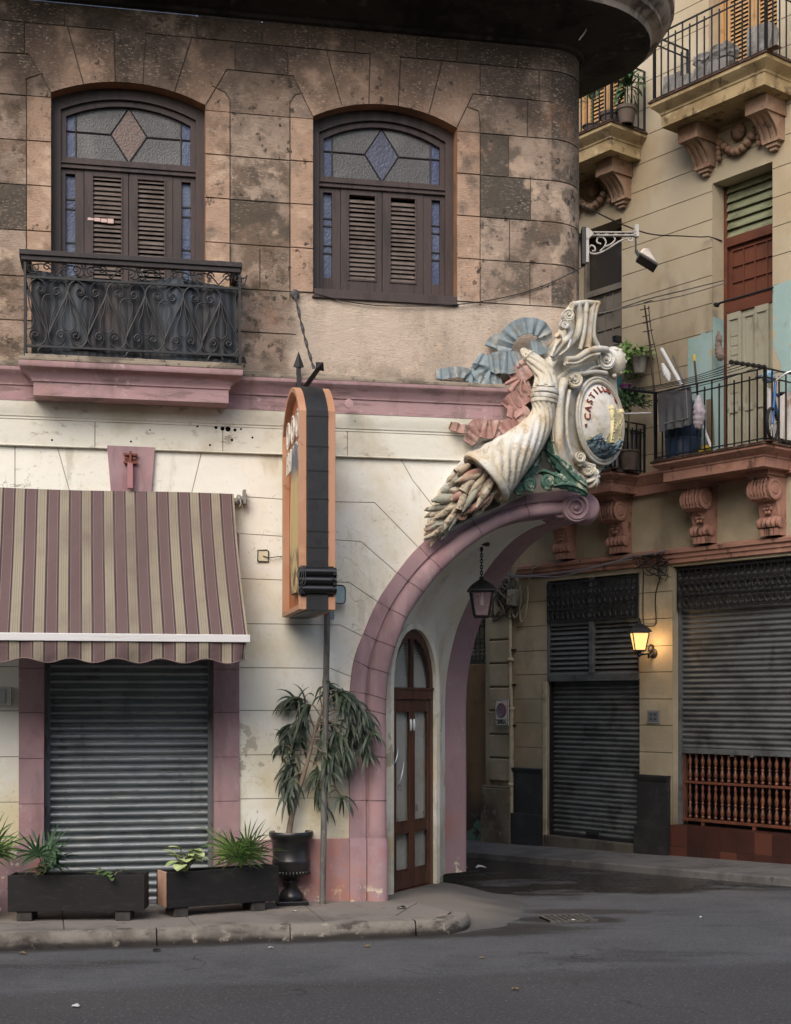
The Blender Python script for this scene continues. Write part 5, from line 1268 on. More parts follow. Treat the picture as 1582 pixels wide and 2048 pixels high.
# upper doors
for (a, b) in ((ud0, ud1), (ud2, ud3)):
    f = MB(Rr); f.box(a, a + .07, RD - .02, RD + .06, 11.16, 14.5); f.box(b - .07, b, RD - .02, RD + .06, 11.16, 14.5)
    fw = f.build('window', m_ylw, hou, bevel=.005); m_ = (a + b) / 2
    for u0, u1 in ((a + .075, m_ - .004), (m_ + .004, b - .075)):
        l = MB(Rr); l.box(u0, u0 + .1, RD - .02, RD + .03, 11.16, 14.4); l.box(u1 - .1, u1, RD - .02, RD + .03, 11.16, 14.4); l.box(u0 + .1, u1 - .1, RD - .02, RD + .03, 11.16, 11.75)
        l.box(u0 + .14, u1 - .14, RD + .03, RD + .04, 11.28, 11.62); lf = l.build('door_leaf', m_ylw, fw, bevel=.005)
        s = MB(Rr); hslats(s, u0 + .1, u1 - .1, RD - .01, 11.78, 14.4, .062, .035); s.build('louvre', m_ylw, lf)
    k_ = MB(Rr).box(a, b, -.36, -.345, 11.1, 14.5); k_.build('backing', m_dark, fw)

# small shop front: grille, louvred panel, roller shutter
a, b = go1; GD = -.04
f = MB(Rr); zA, zB = 3.62, 2.68
f.box(a, a + .04, GD - .05, GD + .05, zB, 4.34); f.box(b - .02, b, GD - .05, GD + .05, zB, 4.34); f.box(a + .04, b - .02, GD - .05, GD + .05, zB - .02, zB + .1); f.box(a + .04, b - .02, GD - .05, GD + .04, zA - .04, zA + .03); f.box(1.05, 1.14, GD - .05, GD + .06, zB + .1, 4.34); f.box(a + .04, b - .02, GD - .12, GD - .07, zB, 4.34)
sf = f.build('louvred_panel', m_shut, hou, bevel=.005)
s = MB(Rr); hslats(s, a + .04, 1.05, GD - .03, zB + .1, zA - .04, .083, .05); hslats(s, 1.14, b - .02, GD - .03, zB + .1, zA - .04, .083, .05); s.build('slat', m_shut, sf)
def grille(mb, u0, u1, w0, z0, z1):
    n = int((u1 - u0) / .115)
    for i in range(n + 1):
        u = u0 + (u1 - u0) * i / n; mb.box(u - .008, u + .008, w0 - .008, w0 + .008, z0, z1)
        for z in (z0 + .10, z0 + .33, z1 - .18):
            if i < n: mb.tube([(u + (u1 - u0) / n * (.5 + .42 * math.cos(t)), w0, z + .055 * math.sin(t)) for t in [2 * math.pi * q / 10 for q in range(11)]], .010, 5)
    for z in (z0 + .02, z0 + .22, z0 + .44, z1 - .03): mb.box(u0, u1, w0 - .012, w0 + .012, z - .012, z + .012)
gr = MB(Rr); grille(gr, a + .03, b - .02, GD + .07, zA + .02, 4.31); gr.build('grille', m_iron, sf)
rsm = MB(Rr); corr(rsm, a + .045, b - .03, GD - .06, .14, zB - .02, .0823); rs1 = rsm.build('roller_shutter', m_shut, hou, smooth=50)
g_ = MB(Rr); g_.box(a + .002, a + .045, GD - .1, GD + .0, .0, zB - .02); g_.box(b - .04, b, GD - .1, GD + .0, .0, zB - .02); g_.box(a + .1, b - .03, GD - .08, GD - .02, .09, .15); g_.box(.95, 1.2, GD - .02, GD + .03, .17, .22); g_.build('guide_rail', m_iron, rs1, bevel=.003)
s = MB(Rr); s.box(a - .06, b - .02, -.3, .05, -.35, .10); s.build('doorstep', MAT('grimy_step', (84, 78, 70), [((56, 52, 47), [('noise', 2, .44, .62)], .8), ((104, 96, 84), [('noise', 7, .58, .7)], .5)], rough=.93, bump=((24, .4, None, .008),)), hou, bevel=.02)
s = MB(Rr); s.box(a - .085, a - .002, 0, .03, -.25, 2.66); s.build('door_jamb', MAT('pale_jamb', (178, 170, 146), [((130, 120, 100), [('noise', 5, .5, .66)], .7)], rough=.9), hou, bevel=.006)
# big shop front: grille, part-raised shutter, balusters over a tiled dwarf wall
a, b = go2u, 8.2; BD = -.15
gr = MB(Rr); grille(gr, a + .04, b - .05, BD + .08, 3.72, 4.36)
rsm = MB(Rr); corr(rsm, a + .05, b - .05, BD - .02, 1.62, 4.36, .0823); rs2 = rsm.build('roller_shutter', m_shut, hou, smooth=50)
gr.build('grille', m_iron, rs2)
s = MB(Rr); s.box(a + .05, b - .05, BD - .045, BD + .0, 1.545, 1.625); s.box(a + .005, a + .05, BD - .05, BD + .03, .46, 4.36)
for u in (a + 1.0, a + 1.35, a + 2.1): s.box(u, u + .05, BD, BD + .03, 1.52, 1.60)
s.build('bottom_bar', m_shut, rs2, bevel=.004)
s = MB(Rr); zt0 = .46
panel(s, [(a - .02, -.35), (b, -.35), (b, zt0), (a - .02, zt0)], [], [[(a - .02, z), (b, z)] for z in (.14, .30 - .35)] + [[(a + .31 * k, -.35), (a + .31 * k, zt0)] for k in range(17)], lw=.01, depth=.004, w=.03)
s.grid([[(a - .02, .03, zt0), (b, .03, zt0)], [(a - .02, -.3, zt0), (b, -.3, zt0)]]); s.grid([[(a - .02, .03, -.35), (a - .02, .03, zt0)], [(a - .02, -.3, -.35), (a - .02, -.3, zt0)]]); padfa(s); s.build('tiled_dwarf_wall', m_tile, hou)
bz = [(.56, 1.09), (1.125, 1.60)]
s = MB(Rr); s.box(a + .05, a + .09, BD - .08, BD - .03, .5, 1.6); s.box(a + .05, b, BD - .09, BD - .02, 1.09, 1.125); s.box(a + .05, b, BD - .09, BD - .02, .52, .56)
for u in (a + .4, a + 1.35, a + 2.3): s.box(u, u + .05, BD - .08, BD - .03, .46, .52)
bal2 = s.build('balustrade', m_mah, hou, bevel=.004)
bprof = lambda h: [(r_, q * h) for r_, q in ((.014, 0), (.026, .03), (.026, .08), (.016, .10), (.032, .20), (.030, .27), (.015, .40), (.024, .42), (.024, .46), (.015, .48), (.030, .62), (.028, .68), (.014, .80), (.022, .83), (.022, .88), (.012, .98), (.012, 1.))]
b0 = None
for row, (z0, z1) in enumerate(bz):
    s = MB(Rr); s.lathe((a + .17, BD - .055, z0), bprof(z1 - z0), 12); b0 = s.build('baluster', m_turn, bal2, smooth=50)
    for k in range(1, 41): shift_copy(b0, Rr.du * (.1225 * k), bal2)
s = MB(Rr).box(a + .002, b, -.355, -.345, .3, 4.3); s.build('backing', m_dark, hou)
# black plinths and bases
for (x0, x1, side) in ((1032, 1087, 0), (1279, 1341, 1)):
    u0, u1 = H_(x0, 1600)[0], H_(x1, 1600)[0]
    p = MB(Rr); p.box(u0, u1, -.01, .06, .3, 1.16); p.box(u0 - .03, u1 + .01, -.01, .09, 1.16, 1.2); p.box(u0 - .02, u1 + .005, -.01, .075, 1.12, 1.16)
    p.box(u0 - .03, u1 + .01, -.01, .10, -.4, .42)
    if side: p.box(u1, u1 + .003, -.3, .0, -.3, 1.2)
    p.build('plinth', m_plb, hou, bevel=.008)
# stone quoin strip, base and doorway at the far left
q0, q1 = H_(978, 1300, .06)[0], H_(1019, 1300, .06)[0]
p = MB(Rr); z = .95
while z < 4.9: p.box(q0, q1, -.01, .06, z, z + .385); z += .41
p.box(q0 - .1, q0, -.01, .04, .7, 4.9)
p.build('quoin_strip', m_och, hou, bevel=.02)
p = MB(Rr); p.box(q0 - .16, q1 + .06, -.01, .12, -.4, .82); p.box(q0 - .16, q1 + .06, -.01, .10, .82, .86); p.build('quoin_base', MAT('stained_render', (112, 100, 84), [((70, 62, 54), [('noise', 1.4, .42, .6)], .85), ((150, 138, 118), [('noise', 6, .57, .7)], .6), ((120, 140, 130), [('noise', 2.6, .64, .67)], .8)], rough=.95, bump=((18, .5, None, .012),)), hou, bevel=.02)
p = MB(Rr); p.box(-3.6, -1.5, -.25, -.2, -.6, 3.0); dl = p.build('doorway_panel', MAT('brown_stained_panel', (122, 98, 70), [((84, 62, 44), [('noise', .9, .42, .62)], .85), ((60, 50, 42), [('pos', Z, .9, .1, .3, 2)], .8), ((100, 132, 116), [('pos', Z, .35, .2, .1, 4), ('noise', 3, .5, .56)], .8)], rough=.9), hou, bevel=.01)
p = MB(Rr); grille(p, -3.55, -1.55, -.22, 3.0, 3.9); p.build('grille', m_iron, dl)
# ledge above the shops
p = MB(Rr); ends_ = (-.55, 9)
pf_ = [(0, 4.42), (.05, 4.43), (.055, 4.49), (.08, 4.50), (.085, 4.55), (.12, 4.57), (.125, 4.62), (.10, 4.63), (0, 4.66)]
p.grid([[(ends_[0], w_, z), (ends_[1], w_, z)] for w_, z in pf_]); p.add([(ends_[0], w_, z) for w_, z in pf_], [tuple(range(len(pf_)))]); p.build('ledge', m_salm, hou)
p = MB(Rr); pf2 = [(0, 5.52), (.10, 5.52), (.10, 5.66), (.13, 5.69), (.15, 5.75), (.19, 5.80), (.19, 5.84), (0, 5.86)]
p.grid([[(-8, w_, z), (9, w_, z)] for w_, z in pf2]); p.build('string_course', m_salm, hou, smooth=30)

def rings(mb, ua, ub, prof_, wref):
    rows = []
    for wv, z in prof_:
        e = wv - wref; rows.append([(ua - e, -.02, z), (ua - e, wv, z), (ub + e, wv, z), (ub + e, -.02, z)])
    mb.grid(rows); mb.f.append((0, 1, 2, 3))
def corbel(u, z0, z1, wtop, mat, ornate, parent):
    hw_ = .17; c = MB(Rr); h_ = z1 - z0; N = 16
    if ornate:
        c.box(u - hw_ - .02, u + hw_ + .02, -.01, wtop * .98, z1 - .07, z1)
        def prof_w(q):                  # side silhouette: big volute above, small one below
            return wtop * (.92 - .06 * q if q < .12 else .80 + .10 * math.sin((q - .12) / .33 * math.pi) if q < .45 else .52 - .16 * (q - .45) / .27 if q < .72 else .44 + .08 * math.sin((q - .72) / .16 * math.pi) if q < .88 else .34)
        rows = []
        for i in range(41):
            q = .07 / h_ + (1 - .07 / h_) * i / 40; rows.append([(u - hw_ + .01, -.01, z1 - q * h_)] + [(u - hw_ + .01 + (2 * hw_ - .02) * k / 8, prof_w(q) - (.02 if k % 2 else 0) * (1 if q < .45 or q > .72 else .4), z1 - q * h_) for k in range(9)] + [(u + hw_ - .01, -.01, z1 - q * h_)])
        c.grid(rows, capends=True)
        o = c.build('corbel', mat, parent, smooth=35)
        d_ = MB(Rr)
        for sd in (-1, 1):
            uu = u + sd * (hw_ - .01)
            d_.lathe((uu, wtop * .62, z1 - h_ * .29), [(.145, 0), (.15, sd * .03), (.11, sd * .035), (.10, sd * .022), (.075, sd * .022), (.07, sd * .035), (.03, sd * .04)] if sd > 0 else [(.145, 0), (.15, -.03), (.11, -.035), (.10, -.022), (.075, -.022), (.07, -.035), (.03, -.04)], 22, Rr.du)
            d_.lathe((uu, wtop * .34, z1 - h_ * .80), [(.075, 0), (.075, sd * .025), (.03, sd * .035)], 16, Rr.du)
        d_.build('volute', mat, o, smooth=40) if False else None
        c2 = MB(Rr); c2.v, c2.f = d_.v, d_.f; c2.build('corbel_volute', mat, parent, smooth=40)
        l = MB(Rr)
        for k in range(5):              # acanthus rolls over the top volute
            uu = u - .11 + .055 * k
            l.tube([(uu + .012 * math.sin(t * 3), prof_w(q) + .012, z1 - q * h_) for t, q in [(j, .12 + .33 * j / 9) for j in range(10)]], [.012 + .008 * math.sin(j * 1.4) ** 2 for j in range(10)], 6)
        wq = prof_w(.58)
        for k in range(6):
            t = 2 * math.pi * k / 6; l.ell((u + .055 * math.cos(t), wq + .012, z1 - h_ * .58 + .06 * math.sin(t)), Rr.du * .03, Rr.dn * .02, Vector((0, 0, .03)), 8, 5)
        l.ell((u, wq + .015, z1 - h_ * .58), Rr.du * .02, Rr.dn * .03, Vector((0, 0, .02)), 8, 5)
        for k in range(4): l.box(u - .15 + .08 * k, u - .09 + .08 * k, -.01, wtop * .40, z0 - .0, z0 + .10)
        l.build('corbel_carving', mat, parent, smooth=50)
    else:
        c.box(u - hw_ - .01, u + hw_ + .01, -.01, wtop, z1 - .22, z1)
        rows = []
        for i in range(15):
            q = i / 14; wv = wtop * (.92 - .62 * math.sin(q * math.pi / 2) ** .8); z = z1 - .22 - (h_ - .22) * q * .85
            rows.append([(u - hw_ + .02, -.01, z)] + [(u - hw_ + .02 + (2 * hw_ - .04) * k / 12, wv - (.03 if k % 4 == 2 and .05 < q < .95 else 0), z) for k in range(13)] + [(u + hw_ - .02, -.01, z)])
        c.grid(rows, capends=True)
        for k in range(3): c.box(u - .13 + .04 * k, u + .13 - .04 * k, -.01, wtop * .3 - .03 * k, z0 + .1 - .05 * (k + 1), z0 + .1 - .05 * k)
        c.build('corbel', mat, parent, smooth=35)
def railing(u0, u1, wf, z0, z1, parent, gap=.128, second=.12, skip=()):
    r = MB(Rr)
    def bars(p, q, n):
        for i in range(n + 1):
            t = i / n; x = p[0] + (q[0] - p[0]) * t; w_ = p[1] + (q[1] - p[1]) * t
            corner = i in (0, n); e = .018 if corner else .0085
            r.box(x - e, x + e, w_ - e, w_ + e, z0 - (.03 if not corner else .06), z1 if (corner or i % 2 == 0) else z1 - second + .05)
        for z, e in ((z1, .014), (z1 - second, .010), (z0 + .04, .010)):
            if abs(p[0] - q[0]) > abs(p[1] - q[1]): r.box(p[0], q[0], wf - e, wf + e, z - .008, z + .008)
            else: r.box(p[0] - e, p[0] + e, min(p[1], q[1]), max(p[1], q[1]), z - .008, z + .008)
    bars((u0, wf), (u1, wf), int((u1 - u0) / gap)); bars((u0, 0), (u0, wf), int(wf / gap)); bars((u1, 0), (u1, wf), int(wf / gap))
    return r.build('railing', m_iron, parent)
def balcony(u0, u1, wf, zt, zb, mat, ornate, ctop, cbot, cmat):
    b = MB(Rr); h_ = zt - zb
    rings(b, u0 + .12, u1 - .12, [(wf - .12, zb), (wf - .12, zb + h_ * .44), (wf - .105, zb + h_ * .48), (wf - .10, zb + h_ * .55), (wf - .06, zb + h_ * .66), (wf - .02, zb + h_ * .76), (wf, zb + h_ * .82), (wf, zt - .015)], wf - .12)
    o = b.build('balcony', mat, hou, smooth=30)
    e = MB(Rr); rows = []
    e.box(u0 - .02, u1 + .02, -.02, wf + .02, zt - .014, zt + .014)
    for k in range(22): uu = u0 + (u1 - u0) * random.random(); e.box(uu, uu + random.uniform(.06, .2), wf - .1, wf + .026, zt + .01, zt + random.uniform(.018, .03))
    e.build('slab_edge', m_rust, o, bevel=.008)
    for u in ((u0 + u1) / 2 - .62, (u0 + u1) / 2 + .60): corbel(u, cbot, ctop, .46, cmat, ornate, o)
    return o
lb = balcony(.14, 2.28, .80, 5.84, 5.55, m_salm, True, 5.55, 4.66, m_salm); rb_ = balcony(3.10, 5.14, .80, 5.84, 5.55, m_salm, True, 5.55, 4.66, m_salm)
lu = balcony(.14, 2.28, .80, 11.13, 10.76, m_ochm, False, 10.76, 10.15, m_rose); ru = balcony(3.06, 5.15, .80, 11.13, 10.76, m_ochm, False, 10.76, 10.15, m_rose)
railing(.18, 2.24, .76, 5.86, 6.62, lb, .09); railing(3.14, 5.10, .76, 5.87, 6.86, rb_); railing(.18, 2.24, .74, 11.15, 12.1, lu); railing(3.10, 5.10, .74, 11.15, 12.12, ru)
for c_ in (1.2, 4.1):                    # swags between the upper brackets
    s = MB(Rr)
    for k in range(9):
        t = k / 8; s.ell((c_ - .33 + .66 * t, .08, 10.50 - .22 * math.sin(math.pi * t)), Rr.du * .06, Rr.dn * .07, Vector((0, 0, .06)), 10, 6)
    for sd in (-1, 1):
        for j in range(4): s.ell((c_ + sd * (.36), .07, 10.52 - .08 * j), Rr.du * .045, Rr.dn * .05, Vector((0, 0, .05)), 8, 5)
    s.ell((c_, .07, 10.56), Rr.du * .12, Rr.dn * .08, Vector((0, 0, .12)), 12, 7)
    s.build('swag', m_rose, hou, smooth=60)
# ---------------------------------------------------------------- things on the corner building's front
# striped awning
aw = thing('awning', 'faded mauve and tan striped awning with scalloped valance over the shop shutter', 'awning', L.pt(-2.9, .6, 2.7))
m_awn = bpy.data.materials.new('striped_canvas'); m_awn.use_nodes = True
_t = m_awn.node_tree; _N = _t.nodes; _K = _t.links; _b = _N['Principled BSDF']; _b.inputs['Roughness'].default_value = .9; _b.inputs['Specular IOR Level'].default_value = .2
_at = _N.new('ShaderNodeAttribute'); _at.attribute_name = 'stripe'; _fr = _N.new('ShaderNodeMath'); _fr.operation = 'FRACT'; _K.new(_at.outputs['Fac'], _fr.inputs[0])
_rp = _N.new('ShaderNodeValToRGB'); _rp.color_ramp.interpolation = 'CONSTANT'; _K.new(_fr.outputs[0], _rp.inputs[0])
tan, dk, mv, wh, gl_ = lin((136, 127, 110)), lin((66, 53, 53)), lin((96, 78, 77)), lin((134, 123, 119)), lin((106, 99, 87))
els = [(0, tan), (.10, gl_), (.115, tan), (.19, gl_), (.20, tan), (.29, gl_), (.305, tan), (.40, dk), (.50, wh), (.515, mv), (.905, wh), (.92, dk)]
while len(_rp.color_ramp.elements) < len(els): _rp.color_ramp.elements.new(.5)
for e, (p, c) in zip(_rp.color_ramp.elements, els): e.position = p; e.color = c
_geo = _N.new('ShaderNodeNewGeometry'); _n1 = _N.new('ShaderNodeTexNoise'); _n1.inputs['Scale'].default_value = 1.4; _n1.inputs['Detail'].default_value = 5; _K.new(_geo.outputs['Position'], _n1.inputs['Vector'])
_mr = _N.new('ShaderNodeMapRange'); _K.new(_n1.outputs[0], _mr.inputs[0]); _mr.inputs[1].default_value = .45; _mr.inputs[2].default_value = .72; _mr.inputs[4].default_value = .6
_mx = _N.new('ShaderNodeMix'); _mx.data_type = 'RGBA'; _K.new(_mr.outputs[0], _mx.inputs[0]); _K.new(_rp.outputs[0], _mx.inputs[6]); _mx.inputs[7].default_value = lin((96, 82, 78)); _K.new(_mx.outputs[2], _b.inputs['Base Color'])
_n2 = _N.new('ShaderNodeTexNoise'); _n2.inputs['Scale'].default_value = 140; _K.new(_geo.outputs['Position'], _n2.inputs['Vector']); _bu = _N.new('ShaderNodeBump'); _bu.inputs['Strength'].default_value = .25; _bu.inputs['Distance'].default_value = .003; _K.new(_n2.outputs[0], _bu.inputs['Height']); _n3 = _N.new('ShaderNodeTexNoise'); _n3.inputs['Scale'].default_value = 4.5; _n3.inputs['Detail'].default_value = 4; _K.new(_geo.outputs['Position'], _n3.inputs['Vector']); _b3 = _N.new('ShaderNodeBump'); _b3.inputs['Strength'].default_value = .55; _b3.inputs['Distance'].default_value = .05; _K.new(_n3.outputs[0], _b3.inputs['Height']); _K.new(_bu.outputs[0], _b3.inputs['Normal']); _K.new(_b3.outputs[0], _b.inputs['Normal'])
AWW = 1.25; uA0, uA1t, uA1b = -5.2, -1.484, L.hit(496, 1268, AWW)[0]
zA_t, zA_b = 4.575, 2.995
a = MB(L); rows = []; st = []
nU, nV = 70, 22
for i in range(nV + 1):
    t = i / nV; r = []
    for j in range(nU + 1):
        q = j / nU; u = uA0 + (uA1t + (uA1b - uA1t) * t ** 1.3 - uA0) * q
        sag = -.065 * math.sin(math.pi * t) * (1 + .3 * math.sin(q * 7)) + .022 * math.sin(q * 13 + t * 2) * math.sin(math.pi * t) + .010 * math.sin(q * 34 + 2 + t * 3) * t * (1 - t) * 4 + .006 * math.sin(q * 9 - t * 14) * (1 - t)
        r.append((u, .10 + (AWW - .10) * t + sag * .6, zA_t + (zA_b - zA_t) * t + sag)); st.append(q)
    rows.append(r)
P0 = .2255                               # stripe repeat
a.grid(rows); a.va['stripe'] = [((q - 1) * (uA1t - uA0) + .245) / P0 for q in st]
a.build('canopy', m_awn, aw, smooth=80)
v = MB(L); rows = []; st = []
nU = 160
for i in range(9):
    t = i / 8; r = []
    for j in range(nU + 1):
        q = j / nU; u = uA0 + (uA1b - .01 - uA0) * q; ph = (u - L.hit(141, 1300, AWW)[0]) / .437
        low = .255 - .045 * (1 - (.5 - .5 * math.cos(2 * math.pi * ph)) ) ** 1.0 + .012
        curl = max(0, (u - (uA1b - .16)) / .16)
        w_ = AWW + .0 + .018 * math.sin(u * 9 + t * 2) * t + .012 * math.sin(u * 23) * t - curl * curl * .07 * t
        r.append((u - curl * .02 * t, w_, zA_b - .01 - low * t)); st.append(q)
    rows.append(r)
v.grid(rows); v.va['stripe'] = [((q - 1) * (uA1t - uA0) + .245) / P0 for q in st]; v.build('valance', m_awn, aw, smooth=80)
v2 = MB(L)
pts = [tuple(p) for p in rows[-1]]; v2.tube(pts, .006, 5); v2.build('valance_hem', MAT('hem_tape', (110, 92, 88), rough=.9, bump=()), aw)
v = MB(L); v.box(uA0, uA1b + .02, AWW - .02, AWW + .022, zA_b - .065, zA_b + .010); ab = v.build('front_bar', MAT('white_aluminium', (214, 212, 210), [((186, 184, 180), [('noise', 3, .5, .7, (.3, .3, 8))], .7)], rough=.4, metal=.2), aw, bevel=.004)
v = MB(L); v.tube([(uA0, .06, zA_t - .075), (uA1t + .06, .06, zA_t - .075)], .04, 14); v.lathe((uA1t + .03, .07, zA_t - .05), [(.03, 0), (.05, .01), (.05, .04), (.035, .05), (.035, .08), (.055, .085), (.055, .11), (.02, .115)], 18, L.du); v.box(uA1t + .10, uA1t + .13, -.01, .13, zA_t - .10, zA_t + .05)
v.tube([(uA1t + .07, .12, zA_t - .06), (uA1t + .075, .13, zA_t - .10), (uA1t + .06, .13, zA_t - .14), (uA1t + .09, .13, zA_t - .15), (uA1t + .09, .13, zA_t - .11)], .007, 6)
v.build('roller', MAT('dull_zinc', (136, 130, 122), [((70, 64, 58), [('noise', 8, .5, .66)], .7)], rough=.5, metal=.5), aw, smooth=40)
v = MB(L)
for u in (uA1b - .05, uA0 + .5): v.tube([(u, .0, 3.9), (u, .55, 3.35), (u, AWW - .02, zA_b - .03)], .018, 8)
v.build('folding_arm', m_iron, aw)

# iron bracket on the keystone
k = thing('wall_bracket', 'rusty T shaped iron bracket bolted to the pink keystone', 'bracket', L.pt(-2.57, .06, 4.6))
c = L.hit(260, 925); m = MB(L); ux = c[0]; m_rb = MAT('pink_rusty_iron', (118, 70, 58), [((60, 38, 32), [('noise', 9, .48, .64)], .8)], rough=.8)
m.box(ux - .055, ux + .065, .05, .075, 4.86, 4.985); m.box(ux - .07, ux + .08, .075, .10, 4.87, 4.895); m.box(ux - .07, ux + .08, .075, .10, 4.955, 4.98); m.box(ux - .008, ux + .016, .075, .12, 4.85, 5.0)
m.build('plate', m_rb, k, bevel=.004)
m = MB(L); m.box(ux - .028, ux + .030, .09, .15, 4.60, 4.87); m.build('bar', MAT('pink_painted_iron', (160, 112, 112), [((110, 70, 64), [('noise', 9, .55, .7)], .6)], rough=.7), k, bevel=.005)
m = MB(L)
for s_ in (-1, 1): m.lathe((ux + s_ * .045, .10, 4.925), [(.012, 0), (.014, .012), (.006, .018)], 8, L.dn)
m.build('bolt', m_rb, k)

# projecting bottle-shaped sign box, seen edge on
sg = thing('hanging_sign', 'tall orange and black double faced sign box with round top and white tube letters', 'sign', L.pt(-.9, .8, 3.2))
SU0, SU1 = L.hit(598, 1000, 1.5)[0], L.hit(671, 1000, 1.5)[0]
SW0, SW1 = .10, 1.5; zS0, zS1 = 3.25, 5.22; SR = .36
m_or = MAT('orange_enamel', (172, 130, 102), [((158, 112, 82), [('noise', 1.2, .45, .64)], .7), ((192, 150, 116), [('noise', 4, .56, .7)], .5), ((120, 72, 44), [('noise', 10, .62, .72)], .6)], rough=.55, bump=((30, .15, None, .003),))
m_ord = MAT('deep_orange_enamel', (160, 96, 58), [((134, 76, 46), [('noise', 1.5, .45, .64)], .7)], rough=.6)
m_sb = MAT('black_sheet_metal', (34, 35, 37), [((52, 54, 56), [('noise', 1.6, .48, .66)], .7), ((20, 20, 21), [('noise', 8, .52, .66)], .6)], rough=.5, bump=((8, .2, None, .006),))
cw_ = (SW0 + SW1) / 2; hw2 = (SW1 - SW0) / 2; Rg = (hw2 ** 2 + SR ** 2) / (2 * SR)
def sgout(inset=0., n=18):               # outline in (w, z)
    h = hw2 - inset; R = Rg - inset
    top = [(cw_ + h * math.cos(math.pi * i / n), zS1 + math.sqrt(max(0, R * R - (h * math.cos(math.pi * i / n)) ** 2)) - (Rg - SR)) for i in range(n + 1)]
    return [(SW1 - inset, zS0 + inset)] + top + [(SW0 + inset, zS0 + inset)]
def sgstrip(u0, u1, inset=0., closed=True, gap=None):
    m = MB(L); o = sgout(inset); p = o[1:-1]
    return m, o
def sgring(u0, u1, i0, i1):              # a rim of the box between two insets
    m = MB(L); o, i = sgout(i0), sgout(i1); n = len(o)
    vs = [(u0, w_, z) for w_, z in o] + [(u0, w_, z) for w_, z in i] + [(u1, w_, z) for w_, z in i] + [(u1, w_, z) for w_, z in o]
    m.add(vs, [(k + a * n, (k + 1) % n + a * n, (k + 1) % n + ((a + 1) % 4) * n, k + ((a + 1) % 4) * n) for a in range(4) for k in range(n)]); return m
T = .075
for u0, u1 in ((SU0, SU0 + T), (SU1 - T, SU1)): sgring(u0, u1, 0, .05).build('orange_rim', m_or, sg, bevel=.004)
m = sgring(SU0 + T + .002, SU1 - T - .002, -.012, .03); m.build('black_band', m_sb, sg, bevel=.004)
m = MB(L)
for z in (5.16, 4.86, 4.62, 4.34, 4.02, 3.86, 3.66): m.box(SU0 + T - .002, SU1 - T + .002, SW1 + .010, SW1 + .0155, z, z + .012)
m.build('seam', MAT('black_seam', (22, 22, 23), rough=.6, bump=()), sg)
m = MB(L); o = sgout(.045); n = len(o)
for u in (SU0 + T - .005, SU1 - T + .005): m.add([(u, w_, z) for w_, z in o], [tuple(range(n))])
m.build('face', m_ord, sg)
for side, uu, e in ((-1, SU0 + .035, -1), (1, SU1 - .035, 1)):
    m = MB(L); pass
    bt = [(.30, 3.45), (.26, 3.9), (.30, 4.30), (.42, 4.72), (.50, 4.95), (.60, 4.86), (.70, 4.98), (.82, 4.84), (.95, 4.96), (1.10, 4.82), (1.22, 4.6), (1.30, 4.3), (1.33, 3.9), (1.30, 3.45)]
    bt = [(.64 + (w_ - .26) * .74, z) for w_, z in bt]
    m.add([(uu - .02, w_ - .0, z) for w_, z in bt] + [(uu + .02, w_, z) for w_, z in bt], [tuple(range(14)), tuple(range(27, 13, -1))] + [(k, (k + 1) % 14, (k + 1) % 14 + 14, k + 14) for k in range(14)])
    mg = m.build('mug_panel', MAT('weathered_ply', (188, 164, 118), [((150, 126, 88), [('noise', 2, .45, .64, (1, 1, .4))], .7), ((84, 92, 104), [('pos', Z, 4.55, 4.75, .1, 4)], .9), ((58, 48, 40), [('pos', Z, 3.95, 3.75, .12, 5), ('noise', 3, .42, .55)], .8)], rough=.85), sg)
    t = MB(L); uo = uu + e * .004
    def neon(pts): t.tube([(uo, w_, z) for w_, z in pts], .011, 8)
    for cw0 in (.40, .78, 1.16): neon([(cw0 + .12 * math.cos(a), 5.16 + .14 * math.sin(a)) for a in [2 * math.pi * q / 14 for q in range(15)]]); neon([(cw0 + .075 * math.cos(a), 5.16 + .095 * math.sin(a)) for a in [2 * math.pi * q / 14 for q in range(15)]])
    for cw0 in (.36, .58, .80, 1.02, 1.22): neon([(cw0 - .06, 4.76), (cw0 - .06, 4.98), (cw0 + .06, 4.98), (cw0 + .06, 4.76), (cw0 - .06, 4.76)]); neon([(cw0 - .06, 4.87), (cw0 + .06, 4.87)])
    t.build('tube_letters', MAT('white_glass_tube', (196, 188, 176), rough=.3, bump=()), sg, smooth=60)
# broken lower end with exposed black tubes
m = MB(L)
for k, z in enumerate((3.62, 3.535, 3.45)): m.tube([(SU0 - .01, SW1 + .01, z), (SU1 + .005, SW1 + .01, z)], .048, 14)
m.box(SU0 + .02, SU1 - .02, SW1 - .06, SW1 + .008, 3.38, 3.68)
m.build('black_tube', MAT('glossy_black_tube', (20, 20, 21), rough=.25, bump=(), spec=.6), sg, smooth=40)
m = MB(L)
for k in range(5): m.tube(catmull([(SU0 + .01 + .012 * k, SW1 + .05, 3.68), (SU0 - .03 + .02 * k, SW1 + .07, 3.58 - .02 * k), (SU0 + .03 - .01 * k, SW1 + .06, 3.50), (SU0 - .01 + .015 * k, SW1 + .05, 3.40)], 5), .004, 5)
for k in range(4): m.box(SU1 - .04 + .012 * (k % 2), SU1 - .02 + .012 * (k % 2), SW1 + .03, SW1 + .07, 3.44 + .05 * k, 3.465 + .05 * k)
m.build('loose_wire', m_iron, sg)
